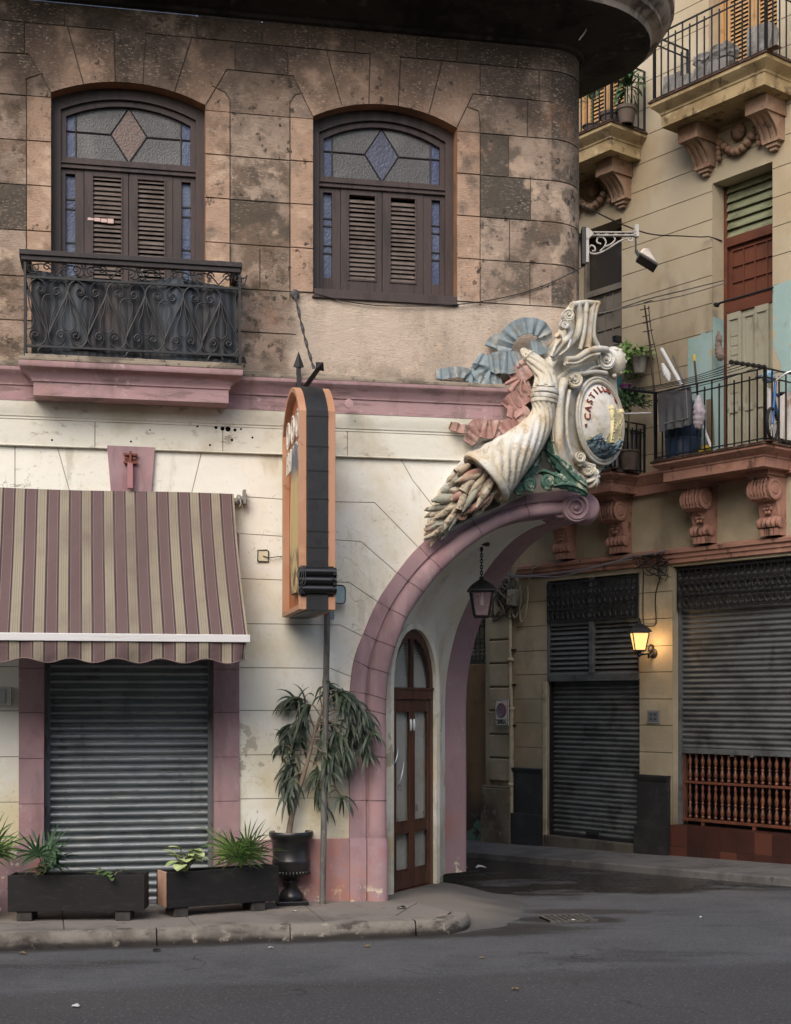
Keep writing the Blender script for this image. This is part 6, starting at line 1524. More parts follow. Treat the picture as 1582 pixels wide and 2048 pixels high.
# brackets carrying the sign
br = thing('sign_bracket', 'black iron bars with arrow tips and twisted stay holding the orange sign box', 'bracket', L.pt(-.8, .3, 5.4))
m = MB(L); b0, b1 = L.hit(598, 760, .22)[0], L.hit(621, 760, .22)[0]
for u in (b0, b1): m.box(u - .022, u + .022, .16, .22, 5.36, 5.98 if u == b0 else 5.75)
m.add([(b0 - .06, .19, 5.96), (b0, .24, 5.95), (b0 + .06, .19, 5.96), (b0, .14, 5.95), (b0, .19, 6.13)], [(0, 1, 4), (1, 2, 4), (2, 3, 4), (3, 0, 4), (3, 2, 1, 0)])
m.build('upright', m_iron, br)
m = MB(L); p0 = L.at(603, 785, .55); p1 = L.at(640, 733, 1.0)
m.tube([p0, p1], .032, 4); m.lathe(p1, [(.06, -.01), (.055, .01), (.004, .075)], 4, (L.pt(*p1) - L.pt(*p0)))
m.tube([(b1, .2, 5.55), p0], .03, 4); m.build('strut', m_iron, br)
m = MB(L); p0 = Vector(L.at(590, 588, .02)); p1 = Vector(L.at(628, 737, .8)); rows = []
for i in range(61):
    t = i / 60; c_ = L.pt(*p0.lerp(p1, t)); c_.z -= .05 * math.sin(math.pi * t); d_ = (L.pt(*p1) - L.pt(*p0)).normalized(); a_ = d_.cross(L.dn).normalized(); b_ = d_.cross(a_); th = t * 16
    rows.append([c_ + (a_ * math.cos(th) + b_ * math.sin(th)) * .018 * s_ + (b_ * math.cos(th) - a_ * math.sin(th)) * .004 * q for s_, q in ((1, 1), (1, -1), (-1, -1), (-1, 1))])
m.grid(rows, close=True, raw=True, capends=True); m.lathe(p0, [(.05, -.02), (.05, .01), (.02, .02)], 10, L.dn); m.build('twisted_stay', MAT('grey_strap', (70, 66, 66), [((44, 40, 40), [('noise', 8, .5, .65)], .7)], rough=.6, metal=.3), br)

# street-sign post in front of the wall
po = thing('sign_post', 'thin grey steel sign post standing in front of the potted tree', 'post', ground_pt(645, 1808, .14))
m = MB(); b0 = ground_pt(645, 1808, .14); t0 = depth_pt(655, 1190, b0.y + .02)
m.tube([b0 - Vector((0, 0, .03)), t0], .034, 8, (1, .8)); m.build('pole', MAT('dull_galvanised_post', (112, 110, 106), [((74, 66, 58), [('noise', 5, .48, .66, (2, 2, .5))], .7), ((150, 148, 142), [('noise', 12, .6, .7)], .4)], rough=.55, metal=.35), po, smooth=50)
def rrect(cx, cz, w_, h_, r_, n=4):
    out = []
    for (sx, sz, a0) in ((1, 1, 0), (-1, 1, 90), (-1, -1, 180), (1, -1, 270)):
        for k in range(n + 1): t = R_(a0 + 90 * k / n); out.append((cx + sx * (w_ / 2 - r_) + r_ * math.cos(t), cz + sz * (h_ / 2 - r_) + r_ * math.sin(t)))
    return out
PL = Fr((t0.x, t0.y + .03), (.86, .51), (.51, -.86))
m = MB(PL); m.prism(rrect(.11, CAMZ + (YH - 1187) / F * (b0.y), .22, .21, .05), -.006, .006); sp_ = m.build('sign_plate', MAT('pale_grey_plate', (150, 166, 166), [((122, 136, 136), [('noise', 3, .5, .66)], .6)], rough=.5, metal=.2, bump=()), po)
m = MB(PL); pts = rrect(.11, CAMZ + (YH - 1187) / F * b0.y, .21, .20, .045); m.tube([(p[0], .008, p[1]) for p in pts + pts[:1]], .006, 5); m.build('plate_edge', m_iron, sp_)
m = MB(PL); m.box(.03, .085, -.02, .0, CAMZ + (YH - 1238) / F * b0.y, CAMZ + (YH - 1206) / F * b0.y); m.build('clamp_plate', MAT('clamp', (120, 126, 126), rough=.5, metal=.4, bump=()), po, bevel=.004)

# small fittings on the wall
m = MB(L); c = L.hit(526, 1112); o = [(c[0] - .06, c[1] - .06), (c[0] + .055, c[1] - .062), (c[0] + .06, c[1] + .05), (c[0] + .04, c[1] + .065), (c[0] - .058, c[1] + .06)]
m.prism(o, -.01, .012); sb = m.build('socket_box', MAT('cream_painted_box', (206, 196, 166), [((150, 138, 110), [('noise', 9, .5, .66)], .6)], rough=.85), label='small cream socket box with a loose wire on the wall left of the orange sign', cat='socket box', bevel=.004)
m = MB(L); m.tube([(p[0], .016, p[1]) for p in o + o[:1]], .006, 5); m.tube(catmull([(c[0], .015, c[1] + .0), (c[0] + .06, .03, c[1] - .02), (c[0] + .14, .03, c[1] - .01), (c[0] + .22, .02, c[1] + .0)], 5), .005, 5); m.build('loose_wire', m_iron, sb)
m = MB(L); c = L.hit(2, 1392); m.box(c[0] - .15, c[0] + .11, .0, .05, c[1] - .10, c[1] + .10); sb = m.build('fuse_box', MAT('grey_white_cover', (176, 176, 170), [((140, 138, 132), [('noise', 3, .5, .66)], .6)], rough=.6), label='pale square fuse box on the wall at the left edge beside the shop shutter', cat='fuse box', bevel=.006)
m = MB(L); m.box(c[0] - .12, c[0] + .05, .05, .058, c[1] - .07, c[1] + .07); m.build('cover', MAT('cover_grey', (158, 158, 154), rough=.5, bump=()), sb, bevel=.003)
m = MB(L); c = L.hit(696, 800, .2); m.lathe((c[0], .18, c[1] - .05), [(.035, 0), (.035, .05), (.05, .055), (.05, .08), (.01, .085)], 14, L.dn); m.build('knob', m_pinkc, label='small pink round stub on the moulding right of the sign bracket', cat='stub', smooth=40)
# wire sagging below the right-hand window
m = MB(L); m.tube(catmull([L.at(628, 587, .04), L.at(700, 604, .03), L.at(780, 612, .03), L.at(915, 609, .04), L.at(1020, 592, .02), L.at(1100, 566, .02), L.at(1166, 534, .02)], 6), .006, 5)
m.build('cable', m_iron, label='thin dark cable sagging under the sill of the window without balcony', cat='cable')
# frayed white cord hanging from the cornice
m = MB(); P0 = depth_pt(1170, 14, 15.7); m.tube(catmull([P0 + Vector((0, 0, .2)), P0, depth_pt(1168, 30, 15.7), depth_pt(1174, 45, 15.7), depth_pt(1171, 62, 15.7), depth_pt(1158, 80, 15.7)], 5), .008, 5); m.tube(catmull([P0 + Vector((.01, 0, .2)), depth_pt(1166, 28, 15.72), depth_pt(1172, 50, 15.72)], 5), .006, 5)
m.build('cord', MAT('frayed_white_cord', (176, 166, 154), rough=.9, bump=()), label='frayed white cord dangling from the dark cornice edge', cat='cord')

# street lamp on the rounded corner
sl = thing('wall_lamp', 'white iron street lamp bracket with tilted floodlight on the rounded stone corner', 'lamp', depth_pt(1176, 528, 16.25))
YL = 16.28
dp = lambda x, y, dy=0.: depth_pt(x, y, YL + dy)
m_wi = MAT('chalky_white_iron', (170, 164, 156), [((112, 104, 96), [('noise', 9, .5, .66)], .7)], rough=.7)
m = MB(); 
for x0, x1, y0, y1, e, mt in ((1165, 1171, 456, 530, .05, m_iron),): pass
fp = Fr((0, YL), (1, 0), (0, -1))
def fr_(x, y): q = fp.hit(x, y); return q
def fbox(mb, x0, x1, y0, y1, w0, w1): a_, b_ = fr_(x0, y1), fr_(x1, y0); mb.box(a_[0], b_[0], w0, w1, a_[1], b_[1])
m = MB(fp); fbox(m, 1163, 1171, 456, 530, -.07, .05); bp_ = m.build('back_plate', m_iron, sl, bevel=.004)
m = MB(fp); fbox(m, 1171, 1177, 458, 526, -.05, .04); m.prism([fr_(1177, 478), fr_(1186, 470), fr_(1186, 466), fr_(1177, 458)], -.03, .03)
fbox(m, 1184, 1272, 464.5, 466.5, -.03, .03); fbox(m, 1184, 1272, 470.5, 472.5, -.03, .03)
for x in (1190, 1207, 1226, 1246, 1262): m.prism([fr_(x, 471), fr_(x + 7, 471), fr_(x + 11, 466), fr_(x + 3, 466)], -.012, .012)
fbox(m, 1268, 1277, 450, 474, -.03, .03)
cs = lambda pts: m.tube([(q[0], 0, q[1]) for q in [fr_(x, y) for x, y in [(p.x, p.y) for p in catmull(pts, 6)]]], .010, 6)
cs([(1264, 474), (1240, 482), (1215, 498), (1195, 507), (1181, 506), (1177, 498), (1182, 491), (1189, 494), (1190, 501), (1184, 502)]); cs([(1200, 502), (1208, 494), (1212, 484), (1206, 475), (1196, 475), (1194, 484), (1202, 488)]); cs([(1208, 494), (1222, 488), (1230, 479), (1226, 472)]); cs([(1256, 474), (1257, 481), (1264, 482), (1265, 476)])
m.build('arm', m_wi, sl, bevel=.0)
m = MB(fp); fbox(m, 1270, 1273, 474, 504, -.012, .012); q = [fr_(x, y) for x, y in ((1270, 503), (1276, 513), (1279, 511), (1274, 500))]; m.prism(q, -.02, .02); m.build('drop_rod', m_iron, sl)
m = MB(fp); A_, B_, C_, D_ = fr_(1275, 512), fr_(1283, 503), fr_(1294, 503), fr_(1312, 534); E_ = fr_(1311, 539); G_ = fr_(1275, 517)
m.prism([A_, B_, C_, D_], -.13, .13); hd = m.build('lamp_head', MAT('brushed_lamp_shell', (178, 166, 154), [((136, 124, 112), [('noise', 6, .5, .68)], .6)], rough=.4, metal=.4), sl, bevel=.012)
m = MB(fp); m.prism([G_, A_, D_, E_], -.135, .135); m.build('lamp_rim', MAT('lamp_underside', (44, 40, 36), rough=.4, bump=()), sl, bevel=.006)

# hanging lantern under the vault
ln_ = thing('hanging_lantern', 'unlit black lantern hanging by a chain under the pink arch', 'lantern', depth_pt(963, 1235, 16.7))
YH_ = 16.7; hp_ = lambda x, y: depth_pt(x, y, YH_)
m = MB(); c = hp_(963, 1090); m.lathe(c, [(.10, -.01), (.10, .02), (.06, .05), (.03, .06)], 16); m.tube([c, c - Vector((0, 0, .06))], .015, 6); m.lathe(c + Vector((0, 0, .05)), [(.02, 0), (.02, .5)], 6); m.build('ceiling_plate', m_iron, ln_, smooth=40)
ch = MB(); zt, zb = hp_(963, 1096).z, hp_(963, 1172).z; n = 13
for k in range(n):
    z = zt + (zb - zt) * (k + .5) / n; x0 = c.x; ax = (Vector((1, 0, 0)), Vector((0, 1, 0)))[k % 2]
    ch.tube([Vector((x0, YH_, z)) + ax * (.016 * math.cos(t)) + Vector((0, 0, .026 * math.sin(t))) for t in [2 * math.pi * q / 10 for q in range(11)]], .006, 5)
ch.build('chain', m_iron, ln_)
def lantern(parent, c, w_, h_, m_glass, lit):
    """four-sided tapering lantern: c is the middle of its base"""
    m = MB(); t = w_ / 2; b = t * .62
    R4 = lambda r, z: [c + Vector((sx * r, sy * r, z)) for sx, sy in ((-1, -1), (1, -1), (1, 1), (-1, 1))]
    for k in range(4): m.tube([R4(b, 0)[k], R4(t, h_)[k]], .012 if not lit else .009, 4)
    for r, z in ((b, 0), (t, h_)):
        q = R4(r, z); m.tube([q[0], q[1], q[2], q[3], q[0]], .014 if not lit else .010, 4)
    m.grid([R4(t * 1.28, h_), R4(t * 1.28, h_ + .02), R4(t * .95, h_ + .07), R4(t * .35, h_ + .13), R4(t * .2, h_ + .14), R4(t * .2, h_ + .17)], close=True, raw=True, capends=True)
    m.grid([R4(b * .95, -.015), R4(b * .95, .005)], close=True, raw=True, capends=True)
    m.build('frame', m_iron, parent)
    g = MB(); g.grid([R4(b * .97, .01), R4(t * .97, h_ - .01)], close=True, raw=True); g.build('glass', m_glass, parent)
    bu = MB(); bu.lathe(c + Vector((0, 0, h_ * .45)), [(.022, 0), (.026, .05), (.02, .12), (.02, h_ * .5)], 12); return bu
bu = lantern(ln_, hp_(963, 1233), .26, .30, MAT('smoky_lantern_glass', (150, 124, 124), rough=.25, bump=(), alpha=.42), False)
bu.build('bulb', MAT('pale_bulb', (222, 218, 210), rough=.3, bump=()), ln_, smooth=50)
# ---------------------------------------------------------------- planters and plants on the pavement
m_pbox = MAT('black_painted_plank', (24, 23, 23), [((40, 37, 35), [('noise', 5, .52, .68, (1, 1, 3))], .7), ((112, 100, 88), [('noise', 22, .68, .73)], .8), ((18, 18, 18), [('noise', 2, .5, .66)], .6)], rough=.7, bump=((26, .4, (.6, .6, 4), .006),))
m_end = MAT('bare_plank_end', (176, 142, 120), [((150, 114, 94), [('noise', 3, .45, .64)], .7), ((84, 66, 56), [('noise', 11, .64, .72)], .7)], rough=.85, bump=((24, .3, (.6, .6, 4), .004),))
m_soil = MAT('dark_soil', (42, 34, 28), [((70, 56, 44), [('noise', 24, .5, .64)], .7)], rough=1., bump=((40, .8, None, .02),))
m_foot = MAT('grey_foot_block', (66, 63, 60), [((46, 44, 42), [('noise', 6, .45, .62)], .7)], rough=.95)
def planter(a, b, label, end_mat, dep=.34, zt=.60, zb=.235):
    """long wooden box from a to b (front corners on the ground), standing on two blocks"""
    du = (b - a); ln_ = du.length; du = du / ln_; fr = Fr((a.x, a.y), (du.x, du.y), (du.y, -du.x))
    p = thing('planter_box', label, 'planter', a, 'black wooden planter boxes in front of the shop')
    m = MB(fr); t = .028
    m.box(0, ln_, -t, 0, zb, zt); f = m.build('front_board', m_pbox, p, bevel=.005)
    m = MB(fr); m.box(0, ln_, -dep, -dep + t, zb, zt - .01); m.build('back_board', m_pbox, p, bevel=.005)
    for i, (u0, u1) in enumerate(((.002, t), (ln_ - t, ln_ - .002))):
        m = MB(fr); m.box(u0, u1, -dep + t, -t, zb + .004, zt - .004); m.build('end_board', end_mat if i == 0 else m_pbox, p, bevel=.004)
    m = MB(fr); m.box(t, ln_ - t, -dep + t, -t, zb + .01, zt - .05); m.build('soil', m_soil, p)
    for u in (.16, ln_ - .22): m = MB(fr); m.box(u - .075, u + .075, -dep + .03, -.02, .135, zb); m.build('foot', m_foot, p, bevel=.008)
    return fr, ln_
g1a, g1b = ground_pt(15, 1843, .14), ground_pt(289, 1841, .14)
P1, l1 = planter(g1a, g1b, 'black wooden planter box at the left holding a small palm and a low weed', m_pbox)
g2a, g2b = ground_pt(334, 1836, .14), ground_pt(558, 1819, .14)
P2, l2 = planter(g2a, g2b, 'black planter box with bare wooden end holding a pale leafed plant and a fan palm', m_end)
planter(ground_pt(-300, 1844, .14), ground_pt(-26, 1843, .14), 'black planter box mostly beyond the left edge holding a fan palm', m_pbox)
def leafmat(name, c, c2): return MAT(name, c, [(c2, [('noise', 7, .42, .62)], .8)], rough=.5, bump=(), spec=.4)
m_palm = leafmat('palm_green', (76, 108, 56), (124, 146, 80)); m_palmd = leafmat('deep_palm_green', (40, 66, 42), (66, 92, 58)); m_pale = leafmat('pale_variegated_leaf', (188, 198, 140), (116, 142, 84)); m_weed = leafmat('weed_green', (72, 100, 56), (100, 120, 70)); m_fic = leafmat('ficus_leaf', (38, 50, 37), (60, 72, 50)); m_stemg = leafmat('green_stem', (96, 104, 62), (80, 84, 50))
m_bark = MAT('pale_bark', (126, 112, 96), [((92, 80, 68), [('noise', 9, .45, .64, (1, 1, .4))], .8)], rough=.9, bump=((40, .4, None, .005),))
m_fib = MAT('fibrous_palm_trunk', (78, 60, 46), [((46, 36, 28), [('noise', 14, .45, .62, (2, 2, .5))], .8)], rough=.95, bump=((40, .8, None, .012),))
def blade(mb, p, d, up, ln_, w_, droop, fold=.25, n=5):
    """one leaf blade, a folded tapering strip that droops towards its tip"""
    d = d.normalized(); q = p.copy(); rows = []
    for i in range(n + 1):
        t = i / n; sd = d.cross(up)
        if sd.length < 1e-4: sd = d.orthogonal()
        sd.normalize(); nn = sd.cross(d); ww = w_ * (math.sin(math.pi * (.08 + .92 * t) ** .75) * .95 + .05) * .5
        if i == n: ww = w_ * .02
        rows.append([q - sd * ww + nn * ww * fold, q.copy(), q + sd * ww + nn * ww * fold]); q = q + d * ln_ / n; d = (d + Vector((0, 0, -droop / n))).normalized()
    mb.grid(rows, raw=True)
def fan_palm(base, h, nfr, rad, mat, name, label, cat='palm', trunk=True, lean=Vector((0, 0, 0)), seed=1, seg=15, group=None, spread=1.):
    random.seed(seed); o = thing(name, label, cat, base, group)
    if trunk:
        m = MB(); rr = [.055 + .02 * (i % 2) for i in range(9)]; m.tube([base + Vector((lean.x * .02 * i, 0, h * i / 8)) for i in range(9)], rr, 10); m.build('trunk', m_fib, o, smooth=60)
    top = base + Vector((0, 0, h)) + lean * .1
    for k in range(nfr):
        a = 2 * math.pi * k / nfr + random.uniform(-.3, .3); elv = random.uniform(.15, 1.25)
        out = Vector((math.cos(a) * math.cos(elv), math.sin(a) * math.cos(elv), math.sin(elv))) + lean; out.normalize()
        st = rad * random.uniform(.35, .6) * spread; tip = top + out * st + Vector((0, 0, -.02))
        m = MB(); m.tube([top, top + out * st * .5 + Vector((0, 0, .02)), tip], .006, 5)
        side = out.cross(Vector((0, 0, 1))).normalized(); upv = side.cross(out)
        for j in range(seg):
            t = (j / (seg - 1) - .5) * R_(210); dd = out * math.cos(t) + side * math.sin(t) + upv * (.25 * math.cos(t) - .05)
            blade(m, tip, dd, upv, rad * random.uniform(.75, 1.05) * (.7 + .3 * math.cos(t * .8)), .030, random.uniform(.35, .9), .35)
        m.build('frond', mat, o)
    return o
def box_pt(fr, u, w_, z): return fr.pt(u, w_, z)
fan_palm(box_pt(P1, .27, -.16, .53), .16, 7, .36, m_palmd, 'palm', 'small dark fan palm with stubby fibrous trunk in the left planter box', seed=3, lean=Vector((.45, -.1, -.1)), seg=11)
fan_palm(box_pt(P2, .86, -.15, .53), .05, 9, .42, m_palm, 'palm', 'bright green fan palm at the right end of the planter with bare wooden end', seed=5, lean=Vector((.05, -.35, .15)), trunk=False, seg=13)
fan_palm(ground_pt(-30, 1835, .14) + Vector((0, 0, .42)), .12, 7, .42, m_palm, 'palm', 'fan palm fronds reaching in from the left edge before the plinth', seed=8, lean=Vector((.25, -.1, .1)), seg=11)
def broad_leaf(mb, p, d, ln_, w_, n=7):
    d = d.normalized(); sd = d.cross(Vector((0, 0, 1))).normalized(); nn = sd.cross(d); rows = []
    for i in range(n + 1):
        t = i / n; ww = w_ * .5 * math.sin(math.pi * min(1, (.22 + .78 * t)) ** 1.15) ** .8 if i < n else .001
        q = p + d * ln_ * (t - .15) - Vector((0, 0, .25 * ln_ * t * t)); rows.append([q - sd * ww + nn * ww * .2, q - sd * ww * .5 + nn * ww * .12, q, q + sd * ww * .5 + nn * ww * .12, q + sd * ww + nn * ww * .2])
    mb.grid(rows, raw=True)
def leafy(base, name, label, cat, n, h, ln_, w_, mat, seed, spread=.25):
    random.seed(seed); o = thing(name, label, cat, base)
    st, lf = MB(), MB()
    for k in range(n):
        a = random.uniform(0, 2 * math.pi); r = spread * random.uniform(.2, 1); tip = base + Vector((math.cos(a) * r, math.sin(a) * r, h * random.uniform(.45, 1)))
        st.tube([base, base.lerp(tip, .5) + Vector((0, 0, .03)), tip], .006, 5); d_ = Vector((math.cos(a), math.sin(a) - .6, random.uniform(-.1, .6))); broad_leaf(lf, tip, d_, ln_ * random.uniform(.75, 1.1), w_ * random.uniform(.75, 1.1))
    st.build('stem', m_stemg, o); lf.build('foliage', mat, o, smooth=70); return o
leafy(box_pt(P2, .24, -.14, .53), 'caladium', 'pale yellow green broad leafed plant at the left end of the second planter', 'plant', 17, .30, .19, .14, m_pale, 4, .17)
leafy(box_pt(P1, .98, -.16, .52), 'weed', 'low straggling green weed at the right end of the left planter', 'plant', 12, .11, .12, .06, m_weed, 6, .20)
# black urn with the leaning weeping fig
ub = ground_pt(580, 1812, .14); ub.y += .18
ur_ = thing('urn', 'large black pedestal urn beside the pink wall holding the drooping tree', 'urn', ub)
m_urn = MAT('black_glazed_urn', (26, 25, 26), [((44, 42, 42), [('noise', 4, .48, .66)], .7)], rough=.35, bump=((9, .15, None, .006),), spec=.5)
U = 15.1 / 2800; zy = lambda y: .14 + (1814 - y) * U
m = MB(); m.lathe((ub.x, ub.y, .0), [(.235, zy(1668)), (.245, zy(1672)), (.24, zy(1678)), (.215, zy(1684)), (.205, zy(1690)), (.200, zy(1722)), (.207, zy(1724)), (.210, zy(1728)), (.207, zy(1732)), (.208, zy(1738)), (.203, zy(1745)), (.16, zy(1756)), (.10, zy(1762)), (.08, zy(1766)), (.09, zy(1769)), (.075, zy(1773)), (.07, zy(1782)), (.11, zy(1790)), (.13, zy(1795)), (.14, zy(1801)), (.13, zy(1806))][::-1] + [(.20, zy(1668)), (.19, zy(1676)), (.01, zy(1677))], 36)
m.build('bowl', m_urn, ur_, smooth=40)
m = MB()
for k in range(32):
    a = 2 * math.pi * k / 32; m.ell((ub.x + .188 * math.cos(a), ub.y + .188 * math.sin(a), zy(1748)), Vector((math.cos(a) * .018, math.sin(a) * .018, .0)), Vector((-math.sin(a) * .014, math.cos(a) * .014, 0)), Vector((-math.cos(a) * .02, -math.sin(a) * .02, .035)), 8, 5)
m.build('gadroon', m_urn, ur_, smooth=60)
m = MB(Fr((ub.x, ub.y), (L.du.x, L.du.y), (L.dn.x, L.dn.y))); m.box(-.17, .17, -.17, .17, .135, zy(1806)); m.build('base_plate', m_urn, ur_, bevel=.008)
random.seed(11)
tb = Vector((ub.x - .03, ub.y, zy(1677)))
tr = thing('weeping_fig', 'leaning potted tree with long drooping dark leaves against the cream wall', 'tree', tb)
YT = ub.y - .0
tpt = lambda x, y, dy=0.: depth_pt(x, y, YT + dy)
m = MB(); tk = catmull([tb - Vector((0, 0, .03)), tpt(582, 1640), tpt(592, 1600), tpt(604, 1560), tpt(616, 1520), tpt(624, 1485), tpt(632, 1455), tpt(645, 1420), tpt(652, 1385)], 5)
m.tube(tk, [.034 - .024 * i / (len(tk) - 1) for i in range(len(tk))], 8); trunk = m.build('trunk', m_bark, tr, smooth=60)
tw = MB(); lf = MB()
limbs = [((604, 1560), (592, 1525), (570, 1545), (563, 1575)), ((612, 1535), (585, 1500), (570, 1490), (562, 1515)), ((622, 1490), (600, 1450), (575, 1455), (565, 1490)), ((625, 1480), (600, 1420), (590, 1400), (580, 1400)), ((630, 1462), (610, 1405), (600, 1398), (586, 1404)), ((645, 1420), (640, 1385), (648, 1372), (665, 1378)),
         ((640, 1430), (660, 1395), (690, 1385), (712, 1405)), ((640, 1430), (670, 1405), (705, 1400), (735, 1440)), ((636, 1445), (680, 1420), (715, 1430), (745, 1470)), ((632, 1455), (670, 1440), (705, 1455), (725, 1500)), ((628, 1470), (660, 1450), (680, 1470), (690, 1510)), ((626, 1478), (650, 1480), (665, 1500), (675, 1535)),
         ((622, 1492), (640, 1500), (655, 1520), (660, 1550)), ((615, 1520), (635, 1530), (632, 1560), (640, 1590)),  ((632, 1455), (615, 1440), (600, 1450), (596, 1475)), ((608, 1548), (592, 1548), (578, 1575), (571, 1605)), ((618, 1508), (600, 1498), (588, 1520), (584, 1550)), ((650, 1390), (668, 1380), (690, 1395), (700, 1420)), ((638, 1440), (650, 1440), (650, 1470), (648, 1500)), ((640, 1430), (625, 1410), (612, 1420), (606, 1445)), ((640, 1432), (690, 1410), (725, 1425), (742, 1465)), ((634, 1450), (690, 1440), (720, 1470), (735, 1510)), ((630, 1462), (655, 1460), (690, 1480), (705, 1525)),
         ((660, 1585), (672, 1580), (680, 1590), (688, 1600)), ((655, 1570), (672, 1575), (684, 1588), (690, 1600)), ((630, 1580), (640, 1590), (645, 1605), (648, 1615))]
for li, pts in enumerate(limbs):
    dy0 = random.uniform(-.18, .14); P = catmull([tpt(x, y, dy0 * k / 3) for k, (x, y) in enumerate(pts)], 6); tw.tube(P, [.009 - .006 * i / (len(P) - 1) for i in range(len(P))], 5)
    nl = (12 if li < 2 else 22) if li < 23 else 4
    for k in range(nl):
        t = (.30 + .70 * random.random() ** .8) if li < 23 else .7 + .3 * random.random()
        i = min(len(P) - 2, int(t * (len(P) - 1))); p = P[i].lerp(P[i + 1], random.random()); d0 = (P[i + 1] - P[i]).normalized()
        d_ = d0 * .6 + Vector((random.uniform(-.8, .8), random.uniform(-.8, .6), random.uniform(-.5, .35)))
        blade(lf, p, d_, Vector((random.uniform(-.3, .3), -.6, .7)), random.uniform(.20, .31), random.uniform(.024, .036), random.uniform(1.3, 2.6), .3)
tw.build('branch', m_bark, tr, smooth=60); lf.build('crown', m_fic, tr, smooth=80)

# ---------------------------------------------------------------- things on the house across the lane
random.seed(21)
rt_ = lambda x, y, w_: Rr.pt(*Rr.at(x, y, w_))
m_grey = MAT('grey_cable', (96, 92, 86), rough=.7, bump=()); m_blk = MAT('black_cable', (34, 32, 31), rough=.6, bump=())
# no-parking sign
NP = Rr.hit(1003, 1425, .16); sw_, sh_ = .36, .46
y0_ = Rr.hit(990, 1398, .16); y1_ = Rr.hit(1016, 1453, .16)
a0, a1 = y0_[0], y1_[0]; zt, zb = Rr.hit(1003, 1399, .16)[1], Rr.hit(1003, 1452, .16)[1]; cxs = (a0 + a1) / 2; sw_ = a1 - a0
ns = thing('no_parking_sign', 'white no parking plate with red ring and slash on the stone strip', 'sign', Rr.pt(cxs, .1, zb))
m_whs = MAT('white_sign_plate', (198, 196, 190), [((160, 154, 144), [('noise', 4, .55, .72)], .5)], rough=.5); m_red = MAT('faded_red', (150, 62, 62), [((178, 110, 106), [('noise', 8, .5, .7)], .5)], rough=.6); m_bls = MAT('faded_blue', (96, 116, 136), rough=.6); m_blks = MAT('black_print', (34, 34, 36), rough=.6, bump=())
m = MB(Rr); m.box(a0, a1, .14, .16, zb, zt); m.build('plate', m_whs, ns, bevel=.004); m = MB(Rr); m.box(a0 + .05, a1 - .05, .06, .14, zb + .1, zt - .1); m.build('mount', m_iron, ns)
rc = sw_ * .40; cz = zt - .05 - rc
m = MB(Rr); m.lathe((cxs, .1605, cz), [(rc * .8, 0), (rc * .8, .002), (.001, .0021)], 28, Rr.dn); m.build('disc', m_bls, ns)
m = MB(Rr); m.tube([(cxs + rc * .9 * math.cos(2 * math.pi * k / 28), .162, cz + rc * .9 * math.sin(2 * math.pi * k / 28)) for k in range(29)], rc * .12, 6, (1, .3))
d_ = rc * .62; m.prism([(cxs - d_, cz + d_ - .02), (cxs - d_ + .02, cz + d_), (cxs + d_, cz - d_ + .02), (cxs + d_ - .02, cz - d_)], .1625, .166); m.build('ring', m_red, ns)
m = MB(Rr); m.box(a0 + .015, a1 - .015, .1602, .1625, cz - rc - .035, cz - rc - .028)
for q in range(2): m.box(a0 + .002 + (sw_ - .014) * q, a0 + .012 + (sw_ - .014) * q, .1602, .162, zb + .004, zt - .004); m.box(a0 + .012, a1 - .012, .1602, .162, zb + .004 + (zt - zb - .018) * q, zb + .014 + (zt - zb - .018) * q)
put_text(m, 'ZONA', .075, Rr.pt(cxs, .163, cz - rc - .075), Rr.du, Vector((0, 0, 1)), Rr.dn, .9, .001); put_text(m, 'OFICIAL', .105, Rr.pt(cxs, .163, zb + .062), Rr.du, Vector((0, 0, 1)), Rr.dn, .72, .001); m.build('lettering', m_blks, ns)
# downpipe and electricity boxes with their tangle of cable
c = Rr.hit(1022, 1400, .06); up_ = c[0]
dp_ = thing('conduit', 'cream painted conduit pipe running up the wall to the tangled cables', 'pipe', Rr.pt(up_, .06, -.2))
m = MB(Rr); m.tube([(up_ + .01, .05, -.25), (up_, .05, 1.0), (up_, .05, 2.2)], .045, 10); m.tube([(up_, .05, 2.2), (up_ - .03, .05, 3.0), (up_ - .02, .05, 3.9), (up_ - .06, .05, 4.3)], .032, 8)
for z in (.9, 2.2, 3.05): m.lathe((up_ - (.02 if z > 3 else 0), .05, z), [(.05, -.03), (.06, -.02), (.06, .02), (.05, .03)], 12)
m.build('pipe', MAT('cream_pipe', (176, 166, 142), [((120, 108, 90), [('noise', 5, .5, .66, (1, 1, .5))], .7)], rough=.7), dp_, smooth=50)
m = MB(Rr)
for z in (1.9, 2.6, 3.2): m.box(up_ - .07, up_ + .07, .0, .06, z, z + .03)
m.build('clamp', m_iron, dp_)
eb = thing('junction_box', 'grey junction box with tangled looping cables beneath the pink arch', 'junction box', Rr.pt(*Rr.at(1024, 1210, .15)))
m = MB(Rr); b_ = Rr.hit(1024, 1195, .18); m.prism([(b_[0] - .13, b_[1] - .12), (b_[0] + .08, b_[1] - .15), (b_[0] + .12, b_[1] + .13), (b_[0] - .10, b_[1] + .14)], .02, .2); m.build('box', MAT('weathered_grey_box', (132, 128, 118), [((96, 88, 76), [('noise', 6, .5, .66)], .7)], rough=.6), eb, bevel=.012)
m = MB(Rr)
for dx, dz in ((-.06, .02), (.0, -.02), (.03, .04), (-.05, -.06)): m.lathe((b_[0] + dx, .2, b_[1] + dz), [(.02, 0), (.02, .012), (.005, .014)], 8, Rr.dn)
m.build('knockout', MAT('brass_knockout', (140, 112, 60), rough=.5, metal=.5, bump=()), eb)
cb = MB(Rr)
